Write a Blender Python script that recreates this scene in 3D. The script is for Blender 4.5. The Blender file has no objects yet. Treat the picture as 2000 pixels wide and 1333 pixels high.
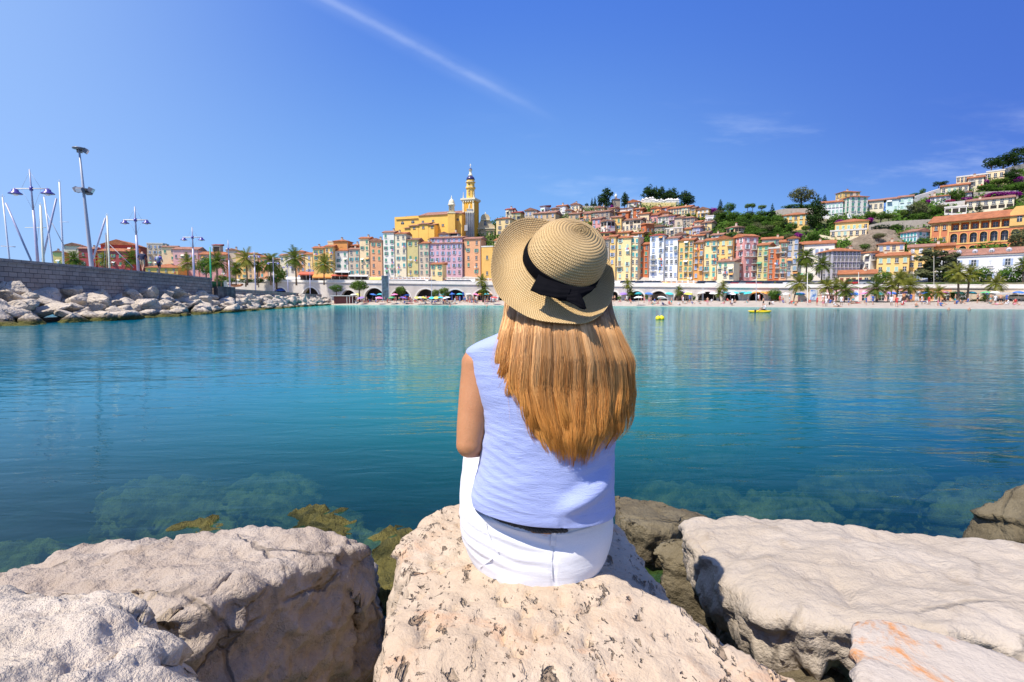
import bpy, bmesh, math, random
import numpy as np
from math import sin, cos, pi, radians, atan2, hypot, sqrt, exp
from mathutils import Vector, Matrix, noise as MN

# ---------------------------------------------------------------- camera, sky, sun, exposure
SC = bpy.context.scene
COL = SC.collection
H = 1.5                       # eye height above the water
F = 1000.0                    # focal length in pixels of the 2000 px wide photograph
PITCH = math.atan(80.5 / F)
cam_d = bpy.data.cameras.new('camera'); cam = bpy.data.objects.new('camera', cam_d); COL.objects.link(cam)
cam_d.sensor_width = 36; cam_d.lens = 36 * F / 2000; cam_d.clip_start = 0.05; cam_d.clip_end = 6000
cam.location = (0, 0, H); cam.rotation_euler = (pi / 2 - PITCH, 0, 0)
SC.camera = cam

SUN = Vector((-0.40, -0.32, 0.86)).normalized()
W = bpy.data.worlds.new('World'); SC.world = W; W.use_nodes = True
nt = W.node_tree; nt.nodes.clear()
def wn(t, **k):
    n = nt.nodes.new(t)
    for a, b in k.items(): setattr(n, a, b)
    return n
out = wn('ShaderNodeOutputWorld'); bg = wn('ShaderNodeBackground')
sky = wn('ShaderNodeTexSky', sky_type='NISHITA', sun_disc=False, altitude=0)
sky.sun_elevation = math.asin(SUN.z); sky.sun_rotation = math.atan2(SUN.x, SUN.y)
sky.air_density = 1.0; sky.dust_density = 0.35; sky.ozone_density = 3.2
tint = wn('ShaderNodeMix', data_type='RGBA', blend_type='MULTIPLY'); tint.inputs[0].default_value = 1.0
tint.inputs[7].default_value = (1.12, 1.24, 1.74, 1)
# thin high cloud streaks: noise on the sky's own directions
tc = wn('ShaderNodeTexCoord')
sep = wn('ShaderNodeSeparateXYZ'); nt.links.new(tc.outputs['Generated'], sep.inputs[0])
def m(op, a, b=None, c=None):
    n = wn('ShaderNodeMath', operation=op)
    for i, v in enumerate((a, b, c)):
        if v is None: continue
        if isinstance(v, (int, float)): n.inputs[i].default_value = v
        else: nt.links.new(v, n.inputs[i])
    return n.outputs[0]
az = m('DIVIDE', sep.outputs[0], m('MAXIMUM', sep.outputs[1], 0.05))       # tan of the azimuth
el = m('DIVIDE', sep.outputs[2], m('MAXIMUM', sep.outputs[1], 0.05))
cv = wn('ShaderNodeCombineXYZ'); nt.links.new(az, cv.inputs[0]); nt.links.new(el, cv.inputs[1])
def cloud_noise(scale, sx, sy, rot):
    mp = wn('ShaderNodeMapping'); mp.inputs['Scale'].default_value = (sx, sy, 1); mp.inputs['Rotation'].default_value = (0, 0, rot)
    nt.links.new(cv.outputs[0], mp.inputs[0])
    nz = wn('ShaderNodeTexNoise'); nz.inputs['Scale'].default_value = scale; nz.inputs['Detail'].default_value = 6
    nz.inputs['Roughness'].default_value = 0.62
    nt.links.new(mp.outputs[0], nz.inputs['Vector']); return nz.outputs[0]
def sstep(x, a, b):
    n = wn('ShaderNodeMapRange', interpolation_type='SMOOTHSTEP')
    nt.links.new(x, n.inputs[0]); n.inputs[1].default_value = a; n.inputs[2].default_value = b
    return n.outputs[0]
wob = cloud_noise(3.0, 1, 1, 0)
# streak runs from (az -0.36, el 0.60) down to (0.07, 0.36)
dist = m('ABSOLUTE', m('ADD', m('MULTIPLY_ADD', az, 0.504, el), m('MULTIPLY_ADD', wob, 0.03, -0.397)))
streak = m('MULTIPLY', m('ADD', m('MULTIPLY', sstep(dist, 0.012, 0.0), 0.7), m('MULTIPLY', sstep(dist, 0.035, 0.0), 0.45)), sstep(az, 0.11, -0.10))
wisp = m('MULTIPLY', sstep(cloud_noise(2.3, 0.8, 3.6, 0.18), 0.50, 0.78), m('MULTIPLY', sstep(el, 0.42, 0.24), sstep(az, -0.2, 0.3)))
cf = m('MINIMUM', m('ADD', m('MULTIPLY', streak, m('MULTIPLY', sstep(cloud_noise(5, 1.2, 3, 0.5), 0.05, 0.6), 0.15)), m('MULTIPLY', wisp, 0.42)), 0.6)
cl = wn('ShaderNodeMix', data_type='RGBA', blend_type='MIX'); nt.links.new(cf, cl.inputs[0])
cl.inputs[7].default_value = (8.5, 9.4, 11.0, 1)
nt.links.new(sky.outputs[0], tint.inputs[6]); 
def mixc(f, a, b):
    n = wn('ShaderNodeMix', data_type='RGBA')
    for v, s_ in ((f, n.inputs[0]), (a, n.inputs[6]), (b, n.inputs[7])):
        if isinstance(v, (int, float)): s_.default_value = v
        elif isinstance(v, tuple): s_.default_value = (*v, 1)
        else: nt.links.new(v, s_)
    return n.outputs[2]
# summer haze: pale towards the horizon and the sunny side, deep blue high up and away from the sun
up = mixc(sstep(el, -0.05, 0.62), (2.2, 4.7, 8.2), (0.62, 1.85, 6.7))
up = mixc(m('MULTIPLY', sstep(az, -0.1, 1.1), sstep(el, -0.05, 0.35)), up, (0.45, 1.30, 5.4))
up = mixc(m('MULTIPLY', sstep(az, -0.1, -1.1), 0.85), up, (3.1, 5.0, 8.5))
hz = mixc(m('MULTIPLY', sstep(sep.outputs[1], 0.0, 0.3), 0.85), tint.outputs[2], up)
nt.links.new(hz, cl.inputs[6])
nt.links.new(cl.outputs[2], bg.inputs[0]); bg.inputs[1].default_value = 0.088
nt.links.new(bg.outputs[0], out.inputs[0])
sl = bpy.data.lights.new('sun', 'SUN'); so = bpy.data.objects.new('sun', sl); COL.objects.link(so)
sl.energy = 5.0; sl.angle = radians(0.5); sl.color = (1.0, 0.925, 0.80)
so.rotation_euler = (-SUN).to_track_quat('-Z', 'Y').to_euler()
SC.view_settings.view_transform = 'Standard'; SC.view_settings.look = 'None'
SC.view_settings.exposure = 0.42; SC.view_settings.gamma = 1.0
SC.cycles.use_denoising = True
SC.cycles.max_bounces = 6; SC.cycles.transparent_max_bounces = 12; SC.cycles.diffuse_bounces = 3
SC.cycles.caustics_reflective = False; SC.cycles.caustics_refractive = False

# ---------------------------------------------------------------- from a pixel of the photograph to a place
CP, SP = cos(PITCH), sin(PITCH)
def ray(px, py):
    x = (px - 1000) / F; zc = -(py - 666.5) / F
    return Vector((x, CP + zc * SP, -SP + zc * CP))
def at(px, py, Y):            # the point at distance Y in front of the camera
    d = ray(px, py); return Vector((0, 0, H)) + d * (Y / d.y)
def onz(px, py, z):           # the point at height z
    d = ray(px, py); return Vector((0, 0, H)) + d * ((z - H) / d.z)
def tanel(py):
    d = ray(1000, py); return d.z / d.y
def lerp(a, b, t): return a + (b - a) * t
def table(t):
    t = sorted(t)
    def f(x):
        if x <= t[0][0]: return t[0][1]
        for (a, u), (b, v) in zip(t, t[1:]):
            if x <= b: return lerp(u, v, (x - a) / (b - a))
        return t[-1][1]
    return f
def sm(a, b, x):
    t = min(1, max(0, (x - a) / (b - a))); return t * t * (3 - 2 * t)

# ---------------------------------------------------------------- mesh helpers
def tag(o, label=None, cat=None, group=None, kind=None):
    if label: o['label'] = label
    if cat: o['category'] = cat
    if group: o['group'] = group
    if kind: o['kind'] = kind
    return o
def thing(name, label, cat, loc=(0, 0, 0), rz=0, group=None):
    o = bpy.data.objects.new(name, None); COL.objects.link(o); o.location = loc; o.rotation_euler = (0, 0, rz)
    o.empty_display_size = 0.2
    return tag(o, label, cat, group)
def link_mesh(name, me, parent=None, loc=None):
    o = bpy.data.objects.new(name, me); COL.objects.link(o)
    if parent is not None: o.parent = parent
    if loc is not None: o.location = loc
    return o
def copy_tree(o, parent=None):
    kids = list(o.children)
    c = o.copy(); COL.objects.link(c); c.parent = parent
    for ch in kids: copy_tree(ch, c)
    return c
class MB:
    def __init__(s): s.v = []; s.f = []; s.mi = []; s.mats = []; s.sm = []
    def mat(s, m):
        if m not in s.mats: s.mats.append(m)
        return s.mats.index(m)
    def add(s, vs, fs, m, smooth=False):
        b = len(s.v); k = s.mat(m); s.v.extend([tuple(v) for v in vs])
        for f in fs: s.f.append(tuple(b + i for i in f)); s.mi.append(k); s.sm.append(smooth)
    def box(s, x0, x1, y0, y1, z0, z1, m, M=None):
        vs = [Vector((x, y, z)) for z in (z0, z1) for y in (y0, y1) for x in (x0, x1)]
        if M is not None: vs = [M @ v for v in vs]
        s.add(vs, [(0, 2, 3, 1), (4, 5, 7, 6), (0, 1, 5, 4), (2, 6, 7, 3), (0, 4, 6, 2), (1, 3, 7, 5)], m)
    def prism(s, poly, z0, z1, m):
        n = len(poly)
        s.add([(x, y, z0) for x, y in poly] + [(x, y, z1) for x, y in poly],
              [tuple(reversed(range(n))), tuple(range(n, 2 * n))] + [(i, (i + 1) % n, n + (i + 1) % n, n + i) for i in range(n)], m)
    def tube(s, pts, rad, m, n=6, smooth=True, cap=True):
        pts = [Vector(p) for p in pts]; rad = rad if isinstance(rad, (list, tuple)) else [rad] * len(pts)
        vs = []; fs = []; t = None
        for i, p in enumerate(pts):
            d = (pts[min(i + 1, len(pts) - 1)] - pts[max(i - 1, 0)]).normalized()
            if t is None: t = d.orthogonal().normalized()
            t = (t - d * t.dot(d)); t = t.normalized() if t.length > 1e-6 else d.orthogonal().normalized()
            b = d.cross(t)
            for k in range(n):
                a = 2 * pi * k / n; vs.append(p + (t * cos(a) + b * sin(a)) * rad[i])
        for i in range(len(pts) - 1):
            for k in range(n): fs.append((i * n + k, i * n + (k + 1) % n, (i + 1) * n + (k + 1) % n, (i + 1) * n + k))
        if cap: fs.append(tuple(reversed(range(n)))); fs.append(tuple((len(pts) - 1) * n + k for k in range(n)))
        s.add(vs, fs, m, smooth)
    def lathe(s, prof, m, n=12, c=(0, 0, 0), smooth=True, sx=1, sy=1):
        vs = [(c[0] + r * cos(2 * pi * k / n) * sx, c[1] + r * sin(2 * pi * k / n) * sy, c[2] + z) for r, z in prof for k in range(n)]
        fs = [(i * n + k, i * n + (k + 1) % n, (i + 1) * n + (k + 1) % n, (i + 1) * n + k) for i in range(len(prof) - 1) for k in range(n)]
        fs.append(tuple(reversed(range(n)))); fs.append(tuple((len(prof) - 1) * n + k for k in range(n)))
        s.add(vs, fs, m, smooth)
    def mesh(s, name):
        me = bpy.data.meshes.new(name); me.from_pydata(s.v, [], s.f)
        for mm in s.mats: me.materials.append(mm)
        me.polygons.foreach_set('material_index', s.mi); me.polygons.foreach_set('use_smooth', s.sm); me.update()
        return me
    def build(s, name, parent=None, loc=None): return link_mesh(name, s.mesh(name), parent, loc)
def grid_mesh(name, P, nu, nv, mat, wrap=False, uv=True, smooth=True):
    """P(i,j) -> point; nu columns (wraps when wrap), nv rows"""
    vs = [tuple(P(i, j)) for j in range(nv) for i in range(nu)]
    fs = []; uvs = []
    for j in range(nv - 1):
        for i in range(nu if wrap else nu - 1):
            k = (i + 1) % nu
            fs.append((j * nu + i, j * nu + k, (j + 1) * nu + k, (j + 1) * nu + i))
            uvs += [(i, j), (i + 1, j), (i + 1, j + 1), (i, j + 1)]
    me = bpy.data.meshes.new(name); me.from_pydata(vs, [], fs); me.materials.append(mat)
    me.polygons.foreach_set('use_smooth', [smooth] * len(fs))
    if uv:
        l = me.uv_layers.new(name='UVMap'); l.data.foreach_set('uv', [c for p in uvs for c in p])
    me.update(); return me
def baked(o, name=None):
    """the object's mesh after its modifiers, with the modifiers gone"""
    dg = bpy.context.evaluated_depsgraph_get(); dg.update()
    me = bpy.data.meshes.new_from_object(o.evaluated_get(dg), preserve_all_data_layers=True, depsgraph=dg)
    o.modifiers.clear(); o.data = me
    if name: me.name = name
    return o

# ---------------------------------------------------------------- materials
MATS = {}
def new_mat(name):
    mt = bpy.data.materials.new(name); mt.use_nodes = True
    return mt, mt.node_tree, mt.node_tree.nodes['Principled BSDF']
class NT:
    """tiny wrapper to write node trees briefly"""
    def __init__(s, t): s.t = t
    def n(s, typ, ins=None, **k):
        n = s.t.nodes.new(typ)
        for a, b in k.items(): setattr(n, a, b)
        for a, b in (ins or {}).items(): s.put(b, n.inputs[a])
        return n
    def put(s, v, sock):
        if isinstance(v, bpy.types.NodeSocket): s.t.links.new(v, sock)
        elif isinstance(v, (tuple, list)) and len(v) == 3 and sock.type == 'RGBA': sock.default_value = (*v, 1)
        else: sock.default_value = v
    def math(s, op, a, b=0.0, c=0.0, clamp=False):
        n = s.n('ShaderNodeMath', operation=op, use_clamp=clamp)
        for i, v in enumerate((a, b, c)): s.put(v, n.inputs[i])
        return n.outputs[0]
    def noise(s, vec, scale, detail=4, rough=0.55, dist=0.0):
        n = s.n('ShaderNodeTexNoise', {'Scale': scale, 'Detail': detail, 'Roughness': rough, 'Distortion': dist})
        if vec is not None: s.put(vec, n.inputs['Vector'])
        return n.outputs[0]
    def voro(s, vec, scale, feature='F1', out='Distance', rnd=1.0):
        n = s.n('ShaderNodeTexVoronoi', {'Scale': scale, 'Randomness': rnd}, feature=feature)
        if vec is not None: s.put(vec, n.inputs['Vector'])
        return n.outputs[out]
    def mapping(s, vec, scale=(1, 1, 1), rot=(0, 0, 0), loc=(0, 0, 0)):
        return s.n('ShaderNodeMapping', {'Vector': vec, 'Scale': scale, 'Rotation': rot, 'Location': loc}).outputs[0]
    def ramp(s, x, a, b, smooth=True):
        return s.n('ShaderNodeMapRange', {0: x, 1: a, 2: b}, interpolation_type='SMOOTHSTEP' if smooth else 'LINEAR').outputs[0]
    def mix(s, f, a, b, blend='MIX'):
        n = s.n('ShaderNodeMix', data_type='RGBA', blend_type=blend); s.put(f, n.inputs[0]); s.put(a, n.inputs[6]); s.put(b, n.inputs[7])
        return n.outputs[2]
    def bump(s, h, dist, strength=1.0, normal=None):
        n = s.n('ShaderNodeBump', {'Height': h, 'Distance': dist, 'Strength': strength})
        if normal is not None: s.put(normal, n.inputs['Normal'])
        return n.outputs[0]
    def objco(s): return s.n('ShaderNodeTexCoord').outputs['Object']
    def uv(s): return s.n('ShaderNodeTexCoord').outputs['UV']
    def worldco(s): return s.n('ShaderNodeNewGeometry').outputs['Position']
def flat(name, c, rough=0.6, metal=0.0, emit=None, var=0.10, vscale=3.0):
    if name in MATS: return MATS[name]
    mt, t, b = new_mat(name); N = NT(t)
    f = N.noise(N.objco(), vscale, 3)
    N.put(N.mix(N.ramp(f, 0.3, 0.7), tuple(x * (1 - var) for x in c), tuple(min(1, x * (1 + var)) for x in c)), b.inputs['Base Color'])
    b.inputs['Roughness'].default_value = rough; b.inputs['Metallic'].default_value = metal
    MATS[name] = mt; return mt
# ================================================================ water, sea bed
def water_material():
    mt = bpy.data.materials.new('sea_water'); mt.use_nodes = True; t = mt.node_tree; t.nodes.clear(); N = NT(t)
    P = N.worldco(); s = N.n('ShaderNodeSeparateXYZ', {0: P})
    X, Y = s.outputs[0], s.outputs[1]
    def hgt(sc, sx, sy, rot, det, ro=0.55, dist=0.0):
        return N.noise(N.mapping(P, (sx, sy, 1), (0, 0, rot)), sc, det, ro, dist)
    h = N.math('MULTIPLY', hgt(0.55, 0.55, 1.3, 0.12, 3, 0.5, 0.4), 0.135)
    h = N.math('ADD', h, N.math('MULTIPLY', hgt(2.6, 0.45, 1.45, -0.16, 3, 0.5, 0.6), 0.052))
    h = N.math('ADD', h, N.math('MULTIPLY', hgt(10.0, 0.5, 1.4, 0.2, 3, 0.6), 0.0055))
    amp = N.math('ADD', N.math('MULTIPLY', N.ramp(N.noise(N.mapping(P, (0.6, 1.6, 1), (0, 0, 0.1)), 0.05, 2), 0.3, 0.7), 0.55), 0.45)
    nrm = N.bump(N.math('MULTIPLY', h, amp), 0.42, 1.0)
    fres = N.n('ShaderNodeFresnel', {'IOR': 1.42, 'Normal': nrm}).outputs[0]
    fres = N.math('MINIMUM', N.math('MULTIPLY', fres, 0.90), 0.60)
    gl = N.n('ShaderNodeBsdfGlossy', {'Roughness': 0.035, 'Normal': nrm, 'Color': (0.80, 0.93, 0.84, 1)}).outputs[0]
    # body colour of the sea: deep blue to the side, teal in the middle, turquoise over the sand near the beach
    nz = N.noise(N.mapping(P, (0.5, 1.0, 1)), 0.12, 3)
    far = N.ramp(Y, 45.0, 125.0)
    deep = N.mix(N.ramp(N.math('ADD', N.math('ABSOLUTE', N.math('ADD', X, -0.2)), N.math('MULTIPLY', nz, 2.0)), 1.2, 6.5), (0.000, 0.170, 0.165, 1), (0.000, 0.120, 0.195, 1))
    turq = N.mix(N.ramp(nz, 0.3, 0.7), (0.000, 0.320, 0.330, 1), (0.004, 0.400, 0.365, 1))
    body = N.mix(far, deep, turq)
    dif = N.n('ShaderNodeBsdfDiffuse', {'Color': body, 'Normal': nrm}).outputs[0]
    tr = N.n('ShaderNodeBsdfTransparent', {'Color': (0.58, 0.84, 0.77, 1)}).outputs[0]
    murk = N.math('ADD', 0.04, N.math('MULTIPLY', N.ramp(N.math('ADD', Y, N.math('MULTIPLY', nz, 3.0)), 3.6, 10.5), 0.92), clamp=True)
    under = N.n('ShaderNodeMixShader', {0: murk, 1: tr, 2: dif}).outputs[0]
    full = N.n('ShaderNodeMixShader', {0: fres, 1: under, 2: gl}).outputs[0]
    N.n('ShaderNodeOutputMaterial', {0: full}); return mt
WATER = water_material()
w = MB(); w.add([(-900, -30, 0), (900, -30, 0), (900, 1500, 0), (-900, 1500, 0)], [(0, 1, 2, 3)], WATER)
tag(w.build('water'), kind='structure')
def seabed_material():
    mt, t, b = new_mat('sea_bed_sand'); N = NT(t); P = N.worldco()
    f = N.noise(P, 0.7, 5, 0.65); g = N.noise(P, 5.0, 4, 0.7)
    c = N.mix(N.ramp(f, 0.42, 0.62), (0.012, 0.055, 0.075), (0.05, 0.14, 0.11))
    N.put(N.mix(N.math('MULTIPLY', N.ramp(g, 0.5, 0.7), 0.5), c, (0.02, 0.03, 0.03)), b.inputs['Base Color'])
    b.inputs['Roughness'].default_value = 1; return mt
SEABED = seabed_material()
def bedz(x, y): return -1.05 - 1.6 * sm(3, 9, y) - 2.2 * sm(9, 40, y) + 0.35 * MN.noise(Vector((x * .5, y * .5, 2))) + .12 * MN.noise(Vector((x * 2, y * 2, 2)))
def bed_p(i, j):
    x = -60 + 120 * i / 159; u = j / 119; y = -6 + 90 * u ** 1.8
    x = x * (0.2 + 0.8 * u); return (x, y, bedz(x, y))
tag(link_mesh('sea_bed', grid_mesh('sea_bed', bed_p, 160, 120, SEABED)), kind='structure')

# ================================================================ boulders
def rock_material(name, c1, c2, c3, pits=0.0, stain=None, moss_shade=0.0, wet=False, bscale=1.0, bdist=0.02, cracks=0.5, veins=0.0):
    """weathered stone: c1/c2 broad mottling, c3 dirt in hollows; algae up from the water line (world height), brown above doubles as painted shade"""
    mt, t, b = new_mat(name); N = NT(t); P = N.objco()
    big = N.noise(P, 1.6 * bscale, 5, 0.6, 0.4); mid = N.noise(P, 7 * bscale, 6, 0.68, 0.1); fine = N.noise(P, 42 * bscale, 5, 0.75)
    c = N.mix(N.ramp(big, 0.35, 0.66), c1, c2)
    c = N.mix(N.math('MULTIPLY', N.ramp(mid, 0.52, 0.72), 0.55), c, c3)
    c = N.mix(N.math('MULTIPLY', N.ramp(fine, 0.5, 0.8), 0.35), c, tuple(x * 1.25 for x in c2))
    cr = N.n('ShaderNodeTexVoronoi', {'Vector': N.mix(0.12, P, N.n('ShaderNodeTexNoise', {'Vector': P, 'Scale': 3.0 * bscale, 'Detail': 5.0}).outputs['Color']), 'Scale': 2.6 * bscale}, feature='DISTANCE_TO_EDGE').outputs[0]
    crk = N.math('MULTIPLY', N.ramp(cr, 0.022, 0.0), N.ramp(N.noise(P, 2.2 * bscale, 2), 0.46, 0.6))
    c = N.mix(N.math('MULTIPLY', crk, cracks), c, tuple(x * 0.35 for x in c3))
    h = N.math('ADD', N.math('MULTIPLY', mid, 1.0), N.math('MULTIPLY', fine, 0.28))
    h = N.math('ADD', h, N.math('MULTIPLY', N.noise(P, 18 * bscale, 5, 0.7, 0.15), 0.45))
    h = N.math('SUBTRACT', h, N.math('MULTIPLY', crk, 0.8 * cracks))
    if pits:
        vec = N.mapping(P, (1, 0.55, 1), (0, 0, 0.5))
        pv = N.n('ShaderNodeTexVoronoi', {'Vector': N.mix(0.10, vec, N.n('ShaderNodeTexNoise', {'Vector': P, 'Scale': 14.0, 'Detail': 3.0}).outputs['Color']), 'Scale': 26.0 * pits}).outputs[0]
        msk = N.ramp(N.noise(P, 5.5, 3, 0.6), 0.5, 0.62)
        pit = N.math('MULTIPLY', N.ramp(N.noise(vec, 26.0 * pits, 4, 0.62, 0.5), 0.58, 0.67), N.ramp(N.noise(P, 4.5, 3, 0.6), 0.38, 0.52))
        pit = N.math('MAXIMUM', pit, N.math('MULTIPLY', N.ramp(N.noise(N.mapping(P, (1, .7, 1), (.4, .2, .9)), 58.0 * pits, 3, 0.6, 0.3), 0.63, 0.67), N.ramp(N.noise(P, 6.5, 3, 0.6), 0.45, 0.58)))
        pv2 = N.n('ShaderNodeTexVoronoi', {'Vector': N.mapping(P, (1, 1, 1), (0.3, 0.2, 0)), 'Scale': 62.0 * pits}).outputs[0]
        pit2 = N.math('MULTIPLY', N.ramp(pv2, 0.30, 0.14), N.ramp(N.noise(P, 8, 3, 0.6), 0.46, 0.6))
        c = N.mix(N.math('MULTIPLY', pit, 0.62), c, (0.12, 0.075, 0.045))
        h = N.math('SUBTRACT', h, N.math('MULTIPLY', pit, 1.9))
    if stain:
        sc, amt, lo = stain
        sn = N.noise(P, 3.4, 6, 0.7, 1.2)
        c = N.mix(N.math('MULTIPLY', N.ramp(sn, lo, lo + 0.12), amt), c, sc)
    if veins:
        vn = N.math('ABSOLUTE', N.math('SUBTRACT', N.noise(N.mapping(P, (1.7, .6, .5)), 1.1, 4, 0.6, 1.6), 0.5))
        c = N.mix(N.math('MULTIPLY', N.math('MULTIPLY', N.ramp(vn, 0.007, 0.0), N.ramp(N.noise(P, 2.5, 3), 0.45, 0.6)), veins), c, (0.75, 0.72, 0.66))
    if moss_shade:
        z = N.n('ShaderNodeSeparateXYZ', {0: N.worldco()}).outputs[2]
        zz = N.math('ADD', z, N.math('MULTIPLY', N.math('SUBTRACT', N.noise(P, 5, 5, 0.7), 0.5), 0.5))
        g = N.mix(N.ramp(N.noise(P, 30, 4, 0.7), 0.35, 0.65), (0.035, 0.045, 0.012), (0.17, 0.15, 0.035))
        c = N.mix(N.ramp(zz, moss_shade, moss_shade - 0.30), c, N.mix(N.ramp(zz, moss_shade - .25, moss_shade - 0.4), (0.10, 0.08, 0.05), g))
    N.put(c, b.inputs['Base Color'])
    b.inputs['Roughness'].default_value = 0.35 if wet else 0.88
    b.inputs['Specular IOR Level'].default_value = 0.5 if wet else 0.2
    N.put(N.bump(h, bdist, 1.0), b.inputs['Normal'])
    return mt
R_GREY = rock_material('pale_grey_limestone', (0.37, 0.295, 0.235), (0.48, 0.405, 0.335), (0.25, 0.185, 0.135), moss_shade=0.30, bdist=0.036)  # brown band raised high: shade of its dark face put into the colour
R_PINK = rock_material('pink_pitted_limestone', (0.47, 0.36, 0.255), (0.54, 0.44, 0.335), (0.44, 0.28, 0.17), pits=1.0, stain=((0.55, 0.27, 0.13), 0.35, 0.55), moss_shade=0.02, bdist=0.016, cracks=0.25)
R_WHITE = rock_material('creamy_crumbling_limestone', (0.48, 0.405, 0.325), (0.57, 0.49, 0.41), (0.36, 0.26, 0.175), bdist=0.034, cracks=0.4)
R_SLAB = rock_material('smooth_grey_limestone', (0.40, 0.335, 0.265), (0.465, 0.40, 0.33), (0.27, 0.205, 0.14), moss_shade=0.34, bdist=0.026, cracks=0.35, bscale=0.8)  # brown band set high to paint shade on the slab's sides
R_STAIN = rock_material('orange_stained_limestone', (0.40, 0.34, 0.285), (0.47, 0.41, 0.35), (0.34, 0.27, 0.20), stain=((0.50, 0.20, 0.05), 0.85, 0.47), bdist=0.018, cracks=0.3, bscale=0.8)
R_DARK = rock_material('weedy_dark_rock', (0.13, 0.105, 0.065), (0.24, 0.20, 0.125), (0.06, 0.045, 0.025), moss_shade=0.30, bdist=0.045)
R_ALGAE = rock_material('algae_covered_rock', (0.045, 0.050, 0.018), (0.27, 0.23, 0.065), (0.012, 0.018, 0.012), bdist=0.09, bscale=2.2, cracks=0)
def fracture(p, seed, s):
    """layered rough displacement at p (metres)"""
    q = p / s + Vector((seed * 7.3, seed * 3.1, seed * 5.7))
    a = MN.fractal(q * 1.7, 0.9, 2.1, 4) * 0.55
    r = 1 - abs(MN.noise(q * 3.3 + Vector((4, 1, 9)))) * 2
    c = MN.noise(q * 9.0) * 0.18 + MN.noise(q * 21.0) * 0.09 + MN.noise(q * 44) * .045
    st = q.z * 3.0 + q.x * 1.0 + MN.noise(q * 1.3) * 1.6
    st = (st - math.floor(st)); ledge = (min(st / 0.85, 1) - st) * 0.35
    return a * 0.9 + r * 0.16 + c + ledge
def hull_into(bm, pts):
    b2 = bmesh.new()
    for p in pts: b2.verts.new(p)
    bmesh.ops.convex_hull(b2, input=b2.verts)
    loose = [v for v in b2.verts if not v.link_faces]
    bmesh.ops.delete(b2, geom=loose, context='VERTS')
    me = bpy.data.meshes.new('tmp'); b2.to_mesh(me); b2.free(); bm.from_mesh(me); bpy.data.meshes.remove(me)
def boulder(name, hulls, mat, label, vox=0.02, amp=0.05, size=0.6, seed=1, smooth=2, extra=None, cat='boulder', group=None, base=None, facets=75):
    bm = bmesh.new()
    for h in hulls: hull_into(bm, h)
    me = bpy.data.meshes.new(name); bm.to_mesh(me); bm.free()
    c = Vector(base) if base is not None else sum((v.co for v in me.vertices), Vector()) / len(me.vertices)
    o = link_mesh(name, me)
    r = o.modifiers.new('r', 'REMESH'); r.mode = 'VOXEL'; r.voxel_size = vox; r.adaptivity = 0
    s = o.modifiers.new('s', 'SMOOTH'); s.factor = 0.5; s.iterations = smooth
    baked(o, name); me = o.data
    if vox < .03 and facets:
        # flat fracture faces: shave small caps off by random planes
        rf = random.Random(seed * 3); n_ = len(me.vertices); co = np.empty(n_ * 3); me.vertices.foreach_get('co', co); co = co.reshape(-1, 3); nn = np.empty(n_ * 3); me.vertices.foreach_get('normal', nn); nn = nn.reshape(-1, 3)
        for _ in range(facets):
            i = rf.randrange(n_); q = nn[i] + np.array([rf.gauss(0, .38), rf.gauss(0, .38), rf.gauss(0, .30)]); q /= np.linalg.norm(q)
            if q[2] > .93: continue
            R_ = rf.uniform(.10, .34); dd = np.linalg.norm(co - co[i], axis=1); loc = dd < R_ * 1.6
            if not loc.any(): continue
            off = (co[loc] @ q).max() - rf.uniform(.010, .048) * (1 if q[2] < .6 else .45); s_ = co @ q - off; k = loc & (s_ > 0); co[k] -= np.outer(s_[k], q)
        me.vertices.foreach_set('co', co.ravel()); me.update()
    nrm = [v.normal.copy() for v in me.vertices]
    for v, n in zip(me.vertices, nrm):
        d = fracture(v.co, seed, size) * amp
        if vox < .03: sd_ = max(0, .62 - n.z); d += sd_ * amp * (1.0 * (1 - 2 * abs(MN.noise(v.co * 7 + Vector((seed, 0, 0))))) + .5 * MN.noise(v.co * 19) + .3 * (1 - 2 * abs(MN.noise(v.co * 40)))) * .9
        if extra: d += extra(v.co, n)
        v.co = v.co + n * d
    for v in me.vertices: v.co -= c
    o.location = c
    me.materials.clear(); me.materials.append(mat)
    me.polygons.foreach_set('use_smooth', [True] * len(me.polygons)); me.update()
    return tag(o, label, cat, group)
def Z(px, py, z): return onz(px, py, z)
def low(pts, z, out=0.0, c=None):
    c = c or sum(pts, Vector()) / len(pts)
    return [Vector((p.x + (p.x - c.x) * out, p.y + (p.y - c.y) * out, z)) for p in pts]
# the rock she sits on: a pitted top slab and a lower back part
def pitfield(p, n):
    if n.z < 0.3: return 0
    q = Vector((p.x * 1.0, p.y * 0.6, p.z)) * 30
    k = MN.noise(p * 4.0 + Vector((3, 3, 3)))
    d = MN.noise(q) + .35 * MN.noise(q * 2.3)
    return -0.014 * sm(0.34, 0.50, d) * sm(-.12, 0.12, k)
top = [Z(800, 1112, .77), Z(765, 1190, .77), Z(735, 1300, .78), Z(700, 1500, .76), Z(1180, 1110, .77), Z(1300, 1185, .745), Z(1440, 1262, .72), Z(1560, 1340, .69), Z(1700, 1500, .64), Z(1000, 1095, .78)]
h1 = top + low(top, -0.3, 0.05)
bk = [Z(893, 985, .70), Z(835, 1008, .70), Z(778, 1058, .72), Z(771, 1120, .73), Z(1170, 1000, .66), Z(1215, 1040, .62), Z(1250, 1110, .60), Z(1300, 1178, .60), Z(1100, 975, .66)]
h2 = bk + low(bk, -0.6, 0.12)
boulder('boulder', [h1, h2], R_PINK, 'pitted pinkish boulder that the woman in the straw hat sits on', vox=.0115, amp=.030, size=.35, seed=2, smooth=3, extra=pitfield)
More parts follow.
